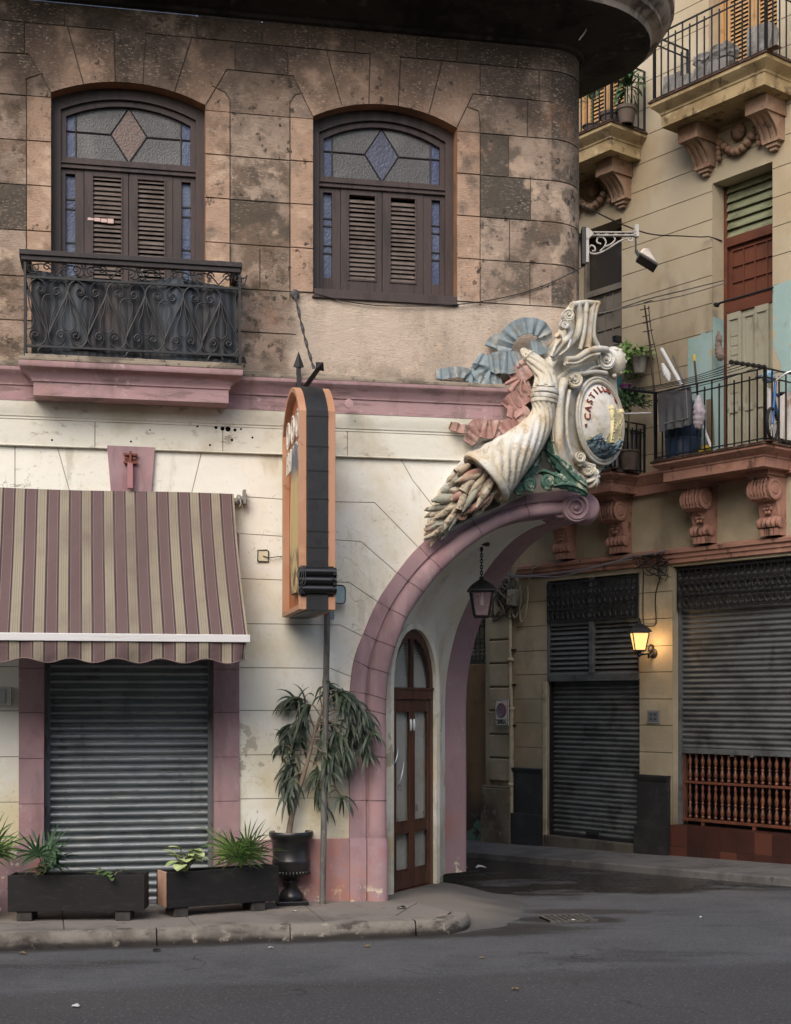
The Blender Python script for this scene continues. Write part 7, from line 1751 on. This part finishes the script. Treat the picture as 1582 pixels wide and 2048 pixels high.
for k in range(16):
    x0 = random.uniform(985, 1038); y0 = random.uniform(1130, 1170); x1 = random.uniform(985, 1040); y1 = random.uniform(1190, 1245)
    cb.tube(catmull([Rr.at(x0, y0, .05), Rr.at((x0 + x1) / 2 + random.uniform(-16, 16), (y0 * .6 + y1 * .4), .10 + random.uniform(0, .1)), Rr.at((x0 + x1) / 2 + random.uniform(-18, 18), (y0 * .2 + y1 * .8), .12), Rr.at(x1, y1, .06), Rr.at(x1 + random.uniform(-14, 14), y1 - 18, .08)], 6), random.choice((.010, .014, .018)), 5)
cb.build('cable_tangle', m_grey, eb)
cb = MB(Rr)
cb.tube(catmull([Rr.at(1030, 1150, .1), Rr.at(1040, 1180, .1), Rr.at(1038, 1215, .1), Rr.at(1030, 1236, .1), Rr.at(1022, 1215, .1)], 6), .016, 6); cb.tube(catmull([Rr.at(1082, 1130, .16), Rr.at(1065, 1140, .15), Rr.at(1056, 1170, .06), Rr.at(1056, 1190, .06), Rr.at(1052, 1225, .06), Rr.at(1046, 1243, .06), Rr.at(1040, 1235, .06), Rr.at(1040, 1200, .06)], 6), .016, 6)
cb.build('cable_loop', MAT('pale_cable', (150, 142, 122), rough=.7, bump=()), eb)
# cables along the ledge
lc = MB(Rr); pth = [(1000, 1150), (1060, 1152), (1120, 1146), (1180, 1136), (1230, 1124), (1264, 1112)]
lc.tube(catmull([Rr.at(x, y, .18) for x, y in pth], 6), .016, 6); lc.tube(catmull([Rr.at(x, y + 4 + 3 * math.sin(x), .19) for x, y in pth], 6), .010, 5); lc.tube(catmull([Rr.at(x, y, .18) for x, y in [(1264, 1112), (1300, 1108), (1335, 1100)]], 6), .01, 5)
lc.build('cable', MAT('blue_grey_cable', (112, 112, 118), rough=.7, bump=()), label='twisted grey cables strung along the salmon ledge to the arch', cat='cable')
lc = MB(Rr)
for k in range(14):
    x = random.uniform(1268, 1340); lc.tube(catmull([Rr.at(1264 + k * 5, 1112 - k * .6, .15), Rr.at(x, random.uniform(1112, 1150), .12), Rr.at(random.uniform(1290, 1346), random.uniform(1120, 1150), .14), Rr.at(random.uniform(1310, 1350), random.uniform(1112, 1165), .1)], 7), .007, 5)
for xx in ((1288, 1312),):
    lc.tube(catmull([Rr.at(1287, 1140, .03), Rr.at(1286, 1200, .03), Rr.at(1287, 1246, .03), Rr.at(1294, 1252, .03), Rr.at(1309, 1251, .03), Rr.at(1312, 1240, .03), Rr.at(1311, 1190, .03), Rr.at(1322, 1150, .05)], 7), .009, 5)
lc.build('cable_tangle', m_blk, label='tangle of thin dark wires over the pillar above the lit lantern', cat='wires')
# wires across the lane and clothes lines
def wire(label, pts, r, mat, cat='wire', name='wire'):
    m = MB(); m.tube(catmull(pts, 8), r, 5); return m.build(name, mat, label=label, cat=cat)
wire('thin wire looping from the stone corner above the lamp to the red timber window', [depth_pt(1166, 412, 16.2), depth_pt(1240, 447, 17.2), depth_pt(1300, 468, 18.0), depth_pt(1360, 472, 18.6), rt_(1400, 474, .25), rt_(1420, 474, .05), rt_(1444, 482, -.2)], .009, m_blk)
wire('upper pale wire from the cartouche to the antenna mast and window', [depth_pt(1196, 627, 16.3), depth_pt(1228, 620, 17), rt_(1296, 598, .6), rt_(1370, 580, .5), rt_(1450, 560, -.1)], .010, m_grey)
wire('lower pale wire from the cartouche to the antenna mast and window', [depth_pt(1196, 628, 16.3), depth_pt(1240, 618, 17), rt_(1292, 606, .6), rt_(1370, 590, .5), rt_(1452, 566, -.1)], .008, m_grey)
am_ = thing('antenna', 'thin rusty antenna mast with small crossbars rising behind the towel', 'antenna', rt_(1309, 880, .5))
m = MB(Rr); m.tube([Rr.at(1310, 880, .55), Rr.at(1308, 780, .55), Rr.at(1300, 690, .55), Rr.at(1289, 610, .55)], [.018, .018, .015, .012], 6); m.build('mast', MAT('rusty_mast', (84, 68, 58), [((54, 44, 38), [('noise', 12, .48, .64)], .8)], rough=.8), am_)
m = MB(Rr)
for y, x, h_ in ((618, 1290, 9), (603, 1296, 8), (632, 1292, 7), (645, 1294, 7), (690, 1301, 9), (702, 1302, 6), (662, 1296, 10)): m.tube([Rr.at(x - h_, y + 2, .45), Rr.at(x + h_, y - 2, .65)], .008, 5)
m.box(*[Rr.hit(1286, 0)[0], Rr.hit(1293, 0)[0]], .55, .68, Rr.hit(1290, 672, .55)[1], Rr.hit(1290, 660, .55)[1])
m.tube(catmull([Rr.at(1297, 612, .55), Rr.at(1302, 660, .58), Rr.at(1313, 710, .58), Rr.at(1322, 770, .6)], 6), .007, 5); m.build('crossbar', m_iron, am_)
cl = thing('clothes_line', 'black bars and slack clothes lines strung in front of the lower right balcony', 'clothes line', rt_(1305, 787, .8))
bl_, br__ = [(3.14, .78, 6.86), (3.10, 1.42, 6.84)], [(5.10, .78, 6.87), (5.06, 1.42, 6.85)]
m = MB(Rr); m.tube(bl_, .022, 6); m.tube(br__, .022, 6)
for q in range(7): t = q / 6; m.lathe(tuple(Vector(br__[0]).lerp(Vector(br__[1]), t)), [(.03, -.02), (.034, 0), (.03, .02)], 8, Rr.dn)
m.build('bar', m_iron, cl)
m = MB(Rr)
for q in (.15, .35, .55, .75, .95):
    a_, b_ = Vector(bl_[0]).lerp(Vector(bl_[1]), q), Vector(br__[0]).lerp(Vector(br__[1]), q); sg_ = random.uniform(.03, .10); m.tube([a_.lerp(b_, t / 12) - Vector((0, 0, sg_ * 4 * (t / 12) * (1 - t / 12))) for t in range(13)], .006, 5)
m.build('line', m_blk, cl)
def cloth(name, label, cat, pts, w_, mat, folds=4, amp=.02, thick=.012):
    """hanging cloth between four picture corners (top left, top right, bottom right, bottom left), w_ out from the wall"""
    a_, b_, c_, d_ = [Vector(Rr.at(x, y, w_)) for x, y in pts]; rows = []
    for i in range(15):
        t = i / 14; r = []
        for j in range(21):
            q = j / 20; p = a_.lerp(b_, q).lerp(d_.lerp(c_, q), t); p.y += amp * t * math.sin(q * folds * 6.28 + t) + .5 * amp * math.sin(q * 9 + t * 5) ; p.z -= .02 * math.sin(math.pi * q) * (1 - t) ; r.append(tuple(p))
        rows.append(r + [(p[0], p[1] - thick, p[2]) for p in r[::-1]])
    m = MB(Rr); m.grid(rows, close=True, capends=True); return m.build(name, mat, label=label, cat=cat, smooth=70)
m_tow = MAT('grey_terry', (92, 92, 94), [((72, 72, 75), [('noise', 4, .45, .64)], .7)], rough=1., bump=((160, .8, None, .006),))
tw_ = cloth('towel', 'grey towel hanging over the railing of the lower right balcony', 'towel', [(1316, 786), (1381, 771), (1386, 848), (1319, 864)], .86, m_tow)
m = MB(Rr); e = [Vector(Rr.at(x, y, .868)) for x, y in ((1327, 784), (1372, 774), (1375, 836), (1329, 847))]; m.tube([e[1], e[2], e[3]], .010, 5); m.build('towel_border', MAT('pale_border', (122, 122, 124), rough=1., bump=()), tw_)
b_ = Rr.hit(1366, 880, .42); br_ = thing('barrel', 'dark blue plastic barrel standing on the balcony behind the towel', 'barrel', Rr.pt(b_[0], .42, 5.86))
m_blue = MAT('dark_blue_plastic', (36, 58, 84), [((28, 44, 64), [('noise', 3, .45, .64)], .6)], rough=.5); m = MB(Rr); m.lathe((b_[0], .42, 5.862), [(.22, 0), (.25, .03), (.265, .3), (.255, .33), (.268, .36), (.262, .66), (.25, .70), (.27, .74), (.25, .78)], 26); m.build('body', m_blue, br_, smooth=40); m = MB(Rr); m.lathe((b_[0], .42, 6.64), [(.28, 0), (.285, .04), (.25, .07), (.02, .08)], 26); m.build('lid', MAT('teal_lid', (36, 70, 84), rough=.5), br_, smooth=40)
def stick(name, label, cat, p, q, r, mat, wp=.35, wq=.45): 
    m = MB(Rr); m.tube([Rr.at(*p, wp), Rr.at(*q, wq)], r, 8); return m.build(name, mat, label=label, cat=cat)
m_wht = MAT('white_plastic', (206, 206, 204), rough=.5, bump=()); m_ylp = MAT('yellow_plastic', (206, 178, 40), rough=.5, bump=())
stick('pole', 'thick white plastic pole leaning above the blue barrel', 'pole', (1323, 698), (1364, 772), .030, m_wht); stick('pole', 'thin grey rod leaning beside the thick white pole', 'pole', (1346, 712), (1370, 772), .014, m_grey)
st_ = stick('broom', 'upright dark broom handle with yellow tip above the barrel', 'broom', (1389, 722), (1396, 800), .016, MAT('dark_handle', (70, 54, 42), rough=.6, bump=())); m = MB(Rr); m.tube([Rr.at(1388, 709, .35), Rr.at(1389, 722, .35)], .019, 8); m.build('tip', m_ylp, st_)
stick('stick', 'white stick slanting down to the floor behind the balcony railing', 'stick', (1405, 850), (1424, 898), .020, m_wht, .5, .65)
m = MB(Rr); m.prism([Rr.hit(1414, 800, .12), Rr.hit(1424, 798, .12), Rr.hit(1428, 890, .12), Rr.hit(1416, 893, .12)], .10, .14); m.build('board', MAT('brown_board', (112, 96, 80), [((84, 70, 58), [('noise', 5, .5, .66)], .7)], rough=.9), label='narrow brown board leaning on the wall beside the aqua door jamb', cat='board')
m = MB(Rr); q0_, q1_ = Rr.hit(1391, 902, .7), Rr.hit(1421, 896, .7); m.tube([(q0_[0], .66, 5.90), (q1_[0], .70, 5.92)], .02, 6); m.box(q0_[0] + .12, q0_[0] + .17, .62, .68, 5.9, 5.98); m.build('squeegee', m_ylp, label='yellow plastic squeegee lying on the balcony floor behind the bars', cat='squeegee')
m_bag = MAT('cloudy_plastic_bag', (170, 160, 164), [((136, 124, 136), [('noise', 8, .45, .64)], .7), ((150, 52, 48), [('noise', 7, .62, .66)], .9)], rough=.3, bump=((14, .6, None, .02),))
def bag(name, label, pts, w_, mat, cat='bag'):
    c_ = [Vector(Rr.at(x, y, w_)) for x, y, r in pts]; m = MB(Rr); P = catmull([tuple(q) for q in c_], 5); rr = [v.x for v in catmull([(r * .0068, 0, 0) for x, y, r in pts], 5)]
    m.tube([tuple(p) for p in P], [r * (1 + .12 * math.sin(i * 2.1)) for i, r in enumerate(rr)], 12, (1, .7)); return m.build(name, mat, label=label, cat=cat, smooth=70)
bag('plastic_bag', 'cloudy plastic bag with red stripe tied to the railing beside the towel', [(1398, 790, 3), (1397, 806, 10), (1399, 826, 13), (1397, 845, 11), (1395, 858, 5)], .84, m_bag)
bag('plastic_bag', 'small white plastic bag caught on the wire left of the thick white pole', [(1325, 727, 3), (1329, 738, 6), (1334, 750, 8), (1338, 762, 3)], .6, m_wht)
bag('hanging_bag', 'grey brown net bag hanging on the aqua window jamb', [(1437, 662, 2), (1438, 676, 7), (1437, 690, 7), (1439, 704, 9), (1441, 714, 9), (1440, 722, 4)], .06, MAT('net_bag', (122, 108, 98), [((90, 78, 72), [('noise', 9, .45, .64)], .8), ((150, 116, 112), [('noise', 4, .58, .7)], .6)], rough=.9, bump=((30, .6, None, .01),)))
m = MB(Rr); m.tube([Rr.at(1433, 611, .05), Rr.at(1440, 606, .05), Rr.at(1546, 575, .05)], .016, 6); m.lathe(Rr.at(1434, 610, .03), [(.035, -.02), (.035, .03), (.02, .06)], 8, Rr.dn); m.build('rod', m_iron, label='dark iron rod fixed across the red timber window', cat='rod')
# child's bicycle at the right end of the balcony
bk = thing('bicycle', 'blue bicycle with curved handlebars standing at the right end of the balcony', 'bicycle', Rr.pt(4.96, .35, 5.86))
bo = Rr.pt(4.92, .02, 5.87); bd = (Rr.dn * .95 + Rr.du * .32).normalized(); bs = bd.cross(Vector((0, 0, 1)))
bp = lambda s_, z, t=0.: bo + bd * s_ + bs * t + Vector((0, 0, z))
for s_ in (.10, .66):
    m = MB(); m.tube([bp(s_ + .21 * math.cos(2 * math.pi * k / 26), .24 + .21 * math.sin(2 * math.pi * k / 26)) for k in range(27)], .022, 8); wh_ = m.build('wheel', MAT('black_tyre', (30, 30, 30), rough=.8, bump=()), bk, smooth=60)
    m = MB()
    for k in range(9): m.tube([bp(s_, .24), bp(s_ + .19 * math.cos(2 * math.pi * k / 9), .24 + .19 * math.sin(2 * math.pi * k / 9))], .004, 4)
    m.build('spokes', m_wht, wh_)
m = MB(); A, B, C_, D_ = bp(.10, .24), bp(.34, .26), bp(.24, .62), bp(.56, .68)
for p, q in ((A, B), (B, C_), (A, C_), (C_, D_), (B, bp(.58, .60)), (D_, bp(.66, .24)), (D_, bp(.52, .84))): m.tube([p, q], .02, 8)
m.build('frame', MAT('blue_enamel', (48, 92, 150), [((34, 64, 110), [('noise', 6, .5, .66)], .6)], rough=.4), bk, smooth=60)
m = MB(); m.tube(catmull([bp(.44, .96, -.26), bp(.50, .95, -.16), bp(.53, .86, -.02), bp(.53, .86, .02), bp(.50, .95, .16), bp(.44, .96, .26)], 5), .014, 8); m.build('handlebar', MAT('bike_chrome', (190, 190, 190), rough=.25, metal=.8, bump=()), bk, smooth=60)
m = MB(); m.tube([bp(.44, .96, .24), bp(.38, .96, .32)], .022, 8); m.tube([bp(.44, .96, -.24), bp(.38, .96, -.32)], .022, 8); m.build('grip', m_blk, bk)
m = MB(); m.ell(bp(.20, .72), bd * .13, bs * .07, Vector((0, 0, .035)), 12, 7); m.tube([bp(.24, .62), bp(.22, .70)], .016, 6); m.build('saddle', m_blk, bk, smooth=60)
bagm = MB(); bagm.ell(bp(.52, .92, .1), bd * .08, bs * .1, Vector((0, 0, .09)), 10, 7); bagm.build('blue_bag', MAT('sky_blue_bag', (130, 168, 196), rough=.5, bump=((18, .6, None, .02),)), label='crumpled sky blue bag hung on the bicycle handlebar', cat='bag', smooth=60)
m = MB(Rr); rows = []
for i in range(13):
    t = i / 12; rows.append([(5.075 + .012 * math.sin(j * 1.3 + t * 3), .06 + .66 * j / 12, 5.95 + .62 * t + (.05 * math.sin(j * .7) if i == 12 else 0)) for j in range(13)])
m.grid(rows + [[(p[0] - .02, p[1], p[2]) for p in r] for r in rows[::-1]], capends=False); m.build('foam_sheet', MAT('grubby_white_foam', (196, 192, 186), [((150, 142, 134), [('noise', 4, .5, .66)], .7), ((150, 116, 84), [('noise', 2.5, .62, .7)], .7)], rough=.9, bump=((12, .5, None, .012),)), label='grubby white foam sheet leaning inside the side railing near the bicycle', cat='foam sheet', smooth=60)
# plants of the lower left balcony and wall pots
def bush(name, label, c, rx, rz_, n, ln_, w_, mat, seed, pot=None, cat='plant', droop=1.2, flat=.7):
    random.seed(seed); o = thing(name, label, cat, c)
    m = MB()
    for k in range(n):
        a = random.uniform(0, 6.28); e = random.uniform(-.4, 1.3); r = random.random() ** .5; p = c + (Rr.du * math.cos(a) * rx + Rr.dn * math.sin(a) * rx * flat) * r * math.cos(e) + Vector((0, 0, rz_ * math.sin(e) * r))
        blade(m, p, (p - c).normalized() + Vector((random.uniform(-.5, .5), random.uniform(-.5, .5), random.uniform(-.2, .6))), Vector((random.uniform(-.3, .3), -.5, .8)), ln_ * random.uniform(.7, 1.2), w_ * random.uniform(.7, 1.2), droop, .2, 4)
    m.build('foliage', mat, o, smooth=80)
    if pot:
        m = MB(); m.lathe(c - Vector((0, 0, pot[2])), [(pot[0] * .72, 0), (pot[0], pot[1] * .9), (pot[0] * 1.1, pot[1] * .92), (pot[0] * 1.1, pot[1]), (pot[0] * .9, pot[1]), (.01, pot[1] * .97)], 18); m.build('pot', pot[3], o, smooth=40)
        m = MB(); m.tube([c - Vector((0, 0, pot[2] * .6)), c + Vector((0, 0, rz_ * .4))], .012, 5); m.build('stem', m_stemg, o)
    return o
m_lime = leafmat('fresh_leaf', (98, 132, 62), (128, 152, 82)); m_dkl = leafmat('dark_leaf', (44, 70, 40), (66, 96, 54))
m_conc = MAT('grey_cement_pot', (138, 132, 124), [((104, 98, 90), [('noise', 5, .45, .64)], .7)], rough=.9); m_clay = MAT('dark_clay_pot', (92, 80, 72), [((70, 60, 54), [('noise', 5, .45, .64)], .7)], rough=.9); m_pur = MAT('purple_pot', (96, 42, 92), rough=.5, bump=())
bush('potted_plant', 'fresh green bushy plant in a pale hanging pot on the ochre wall', rt_(1279, 712, .16), .26, .12, 170, .09, .035, m_lime, 31, (.115, .26, .27, m_conc))
bush('potted_plant', 'trailing leafy plant in a purple pot below the hanging pale pot', rt_(1251, 735, .18), .18, .40, 190, .09, .05, m_lime, 32, (.09, .15, .42, m_pur))
bush('potted_plant', 'dark bushy plant spilling over the lower left balcony railing', rt_(1258, 808, .45), .36, .22, 280, .11, .045, m_dkl, 33, (.15, .30, rt_(1258, 808, .45).z - 5.86, m_clay))
m = MB(Rr)
for k in range(9): m.box(2.19, 2.205, .05 + .076 * k, .05 + .076 * k + .066, 5.9, 6.52 + .02 * math.sin(k * 2))
m.build('board_screen', MAT('grey_plank_screen', (116, 112, 108), [((64, 60, 56), [('noise', 3, .45, .62, (3, 3, .3))], .9)], rough=.9), label='grey plank screen behind the side railing of the lower left balcony', cat='screen')
stick('clothes_pole', 'pale horizontal pole resting on the lower left balcony railing', 'pole', (1240, 828), (1302, 826), .014, m_wht, .72, .5)
# upper left balcony plants
bush('potted_plant', 'tall leafy plant in a pot at the corner of the upper left balcony', rt_(1255, 175, .45), .22, .32, 60, .26, .085, m_dkl, 34, (.13, .22, rt_(1255, 175, .45).z - 11.145, m_clay), droop=2.2)
bush('potted_plant', 'spiky low plant in a wide pot behind the upper left railing', rt_(1184, 205, .5), .18, .16, 40, .28, .025, m_dkl, 35, (.14, .2, rt_(1184, 205, .5).z - 11.145, m_clay), droop=.6)
for lb_, x, y, r in (('round grey pot at the corner of the upper left balcony', 1222, 222, .16), ('grey bucket beside the corner pot on the upper left balcony', 1252, 226, .13)):
    m = MB(Rr); u, w_, z = Rr.at(x, y, .5); m.lathe((u, .5, 11.145), [(r * .75, 0), (r, .20), (r * 1.12, .21), (r * 1.12, .26), (r * .95, .26), (.01, .24)], 18); m.build('pot', m_clay, label=lb_, cat='pot', smooth=40)
# broken blocks on the upper right balcony
m_blk_ = MAT('broken_cement_block', (130, 126, 122), [((104, 100, 96), [('noise', 4, .45, .62)], .8), ((152, 148, 142), [('noise', 9, .57, .7)], .6)], rough=.97, bump=((14, .7, None, .02),))
def chunk(label, u, w_, z, su, sw2, sz, seed, rz_=0.):
    random.seed(seed); bm = bmesh.new(); bmesh.ops.create_cube(bm, size=1); bmesh.ops.subdivide_edges(bm, edges=bm.edges[:], cuts=3, use_grid_fill=True)
    c, s_ = math.cos(rz_), math.sin(rz_); m = MB(Rr); vs = []
    for v in bm.verts:
        p = v.co * 1.; k = 1 - .22 * max(0, p.length - .62) * 2; p = p * k; p = Vector((p.x * su, p.y * sw2, p.z * sz)) + Vector((random.uniform(-1, 1), random.uniform(-1, 1), random.uniform(-1, 1))) * .018
        vs.append((u + p.x * c - p.y * s_, w_ + p.x * s_ + p.y * c, z + sz / 2 + p.z))
    m.add(vs, [tuple(v.index for v in f.verts) for f in bm.faces]); bm.free()
    m.build('cement_block', m_blk_, label=label, cat='cement block', group='cement blocks on the upper balcony')
ub_ = lambda x, y: Rr.hit(x, y, .55)[0]
for i, (lb_, x, w_, zo, su, s2, sz) in enumerate((('rounded grey cement lump nearest the left railing of the upper balcony', 1348, .5, 0, .30, .28, .38), ('low grey cement lump beside the rounded one on the upper balcony', 1378, .5, 0, .26, .3, .26), ('broken cement block under the two stacked ones on the upper balcony', 1409, .48, 0, .34, .3, .33), ('flat cement slab lying on the broken block of the upper balcony', 1404, .48, .34, .26, .26, .14), ('lower of two square cement blocks in the upper balcony stack', 1440, .46, 0, .36, .3, .30), ('upper of two square cement blocks in the upper balcony stack', 1440, .46, .31, .34, .28, .20), ('tall cement block standing by the corner post of the upper balcony', 1523, .52, 0, .32, .3, .50))):
    chunk(lb_, ub_(x, 120), w_, 11.145 + zo, su, s2, sz, 50 + i, random.uniform(-.2, .2))
# lit wall lantern on the pillar
wl_ = thing('wall_lantern', 'lit amber wall lantern on a scrolled black bracket on the pillar', 'lantern', rt_(1310, 1310, .0))
lw0 = .42; ba = Vector(Rr.at(1279, 1301, lw0)); bc = Rr.pt(*ba)
wb = Vector(Rr.at(1308, 1306, .0))
m = MB(Rr); m.tube(catmull([(wb.x, .02, wb.z), (wb.x - .0, .12, wb.z - .07), (ba.x + .05, .28, wb.z - .02), (ba.x, lw0, ba.z - .06), (ba.x, lw0, ba.z)], 6), .018, 8)
m.tube([(wb.x, .06 + .07 * math.cos(t * .55 - 1) * (1 - t * .05), wb.z + .07 + .07 * math.sin(t * .55 - 1) * (1 - t * .05)) for t in range(11)], .014, 6); m.lathe((wb.x, .0, wb.z), [(.07, 0), (.075, .02), (.04, .035)], 14, Rr.dn); m.lathe((ba.x, lw0, ba.z - .04), [(.01, -.06), (.03, -.03), (.02, .0), (.05, .03), (.055, .05)], 12)
m.build('bracket', m_iron, wl_, smooth=50)
m_amber = MAT('lit_amber_glass', (190, 150, 100), rough=.5, bump=(), emit=((255, 196, 118), .85))
bu = lantern(wl_, bc, .25, .27, m_amber, True)
bu.build('bulb', MAT('lit_bulb', (255, 230, 180), rough=.5, bump=(), emit=((255, 226, 170), 3.)), wl_)
m = MB(); m.lathe(bc + Vector((0, 0, .43)), [(.03, 0), (.03, .02), (.008, .03), (.014, .05), (.003, .07)], 10); m.build('finial', m_iron, wl_)
ld_ = bpy.data.lights.new('lantern_light', 'POINT'); ld_.energy = 5.0; ld_.color = (1, .62, .28); ld_.shadow_soft_size = .08; lo_ = bpy.data.objects.new('lantern_light', ld_); COL.objects.link(lo_); lo_.location = bc + Rr.dn * .0 + Vector((0, 0, .12)); lo_.location += -Rr.dn * .17
# small grey plaque on the pillar
pq = thing('plaque', 'small grey framed plaque on the pillar below the lit lantern', 'plaque', rt_(1307, 1446, .01))
q0_, q1_ = Rr.hit(1295, 1447, .01), Rr.hit(1320, 1420, .01); zq0, zq1 = Rr.hit(1307, 1447, .01)[1], Rr.hit(1307, 1420, .01)[1]
m = MB(Rr); m.box(q0_[0], q1_[0], .0, .02, zq0, zq1); m.build('frame', MAT('dull_frame', (122, 118, 112), rough=.6), pq, bevel=.004); m = MB(Rr); m.box(q0_[0] + .03, q1_[0] - .03, .02, .024, zq0 + .03, zq1 - .03); m.build('panel', MAT('slate_panel', (92, 98, 102), rough=.5), pq)
m = MB(Rr)
for i in range(2):
    for j in range(2): x = q0_[0] + .06 + (q1_[0] - q0_[0] - .17) * i; z = zq0 + .055 + .07 * j; m.box(x, x + .05, .024, .027, z, z + .03)
m.build('mark', MAT('dark_mark', (58, 62, 66), rough=.6, bump=()), pq)

# ---------------------------------------------------------------- drain and litter
dr = thing('drain_grate', 'rusty iron drain grate sunk in the asphalt at the lane mouth', 'drain', ground_pt(1135, 1838, -.02))
gfr = Fr((ground_pt(1135, 1838, 0).x, ground_pt(1135, 1838, 0).y), (.97, .24), (.24, -.97)); zg = lambda: 0
gp = lambda u, w_: ground_z(gfr.pt(u, w_, 0)) + .006
m = MB(gfr); m.box(-.26, .26, -.2, .2, gp(0, 0) - .02, gp(0, 0) + .002); m.build('pit', m_dark, dr)
m = MB(gfr)
for k in range(8): m.box(-.24 + .065 * k, -.205 + .065 * k, -.2, .2, gp(0, 0) - .01, gp(0, 0) + .010)
m.box(-.27, .27, .19, .225, gp(0, 0) - .01, gp(0, 0) + .012); m.box(-.27, .27, -.225, -.19, gp(0, 0) - .01, gp(0, 0) + .012); m.build('bars', MAT('rusty_grate', (84, 80, 76), [((54, 49, 45), [('noise', 14, .45, .62)], .8)], rough=.9), dr)
random.seed(77)
def scrap(label, x, y, sz, mat, z=0., flat=.3):
    name = 'dry_leaf' if 'leaf' in label else 'litter_scrap'; cat = 'leaf' if 'leaf' in label else 'scrap'
    p = ground_pt(x, y, z); p = ground_pt(x, y, z + ground_z(p)); m = MB(); rows = []
    for i in range(4):
        rows.append([p + Vector(((i / 3 - .5) * sz + random.uniform(-.1, .1) * sz, (j / 3 - .5) * sz * .8 + random.uniform(-.1, .1) * sz, .008 + flat * sz * random.random() * (1 if 0 < i < 3 else .4))) for j in range(4)])
    m.grid(rows, raw=True); m.build(name, mat, label=label, cat=cat)
m_lf = MAT('dry_leaf', (112, 94, 62), rough=.9, bump=()); m_pap = MAT('litter_paper', (186, 186, 182), rough=.8, bump=()); m_dkp = MAT('dark_scrap', (20, 20, 20), rough=.8, bump=())
for lb_, x, y, s_, mt, z in (('white paper scrap on the dark road at the lower left', 151, 2014, .06, m_pap, 0), ('white paper scrap in the gutter left of the kerb joint', 541, 1897, .05, m_pap, 0), ('yellow leaf on the road below the kerb end', 963, 1917, .045, m_lf, 0), ('pale flattened leaf on the road low at the centre right', 1031, 1980, .06, m_lf, 0), ('crumpled paper lying in the lane behind the arch', 962, 1738, .17, m_pap, 0), ('pale green plastic scrap in the lane beside the arch foot', 930, 1738, .12, MAT('pale_green_scrap', (130, 150, 146), rough=.6, bump=()), 0),
                         ('black scrap in the gutter below the second planter', 313, 1902, .07, m_dkp, 0), ('dry leaf in the gutter near the left edge', 45, 1908, .06, m_lf, 0), ('tiny white scrap beside the drain grate', 1147, 1843, .05, m_pap, 0), ('tiny white scrap on the road right of the drain', 1404, 1836, .05, m_pap, 0), ('dry leaf in the gutter below the tree pot', 735, 1894, .05, m_lf, 0), ('black scrap on the pavement before the entrance door', 803, 1817, .09, m_dkp, .14), ('white scrap on the pavement right of the urn', 588, 1823, .05, m_pap, .14)):
    scrap(lb_, x, y, s_, mt, z=z)
# ---------------------------------------------------------------- unseen terrace behind the photographer, added to shade the facade and street
op = thing('shading_terrace', 'plain ochre terrace added unseen across the main street to shade the corner building', 'house', (0, -7, 0))
OF = Fr((0, -7), (L.du.x, L.du.y), (-L.dn.x, -L.dn.y))
m = MB(OF); hol = [[(x, 1 + 4.2 * k), (x + 1.3, 1 + 4.2 * k), (x + 1.3, 3.6 + 4.2 * k), (x, 3.6 + 4.2 * k)] for x in range(-33, 33, 3) for k in range(2)]
panel(m, [(-36, -.2), (36, -.2), (36, 10.5), (-36, 10.5)], hol, [], w=0); m.box(-36, 36, -8, -.25, -.2, 10.4); m.box(-36.2, 36.2, -8.2, .5, 10.5, 10.8); padfa(m)
m.build('wall', m_och, op)
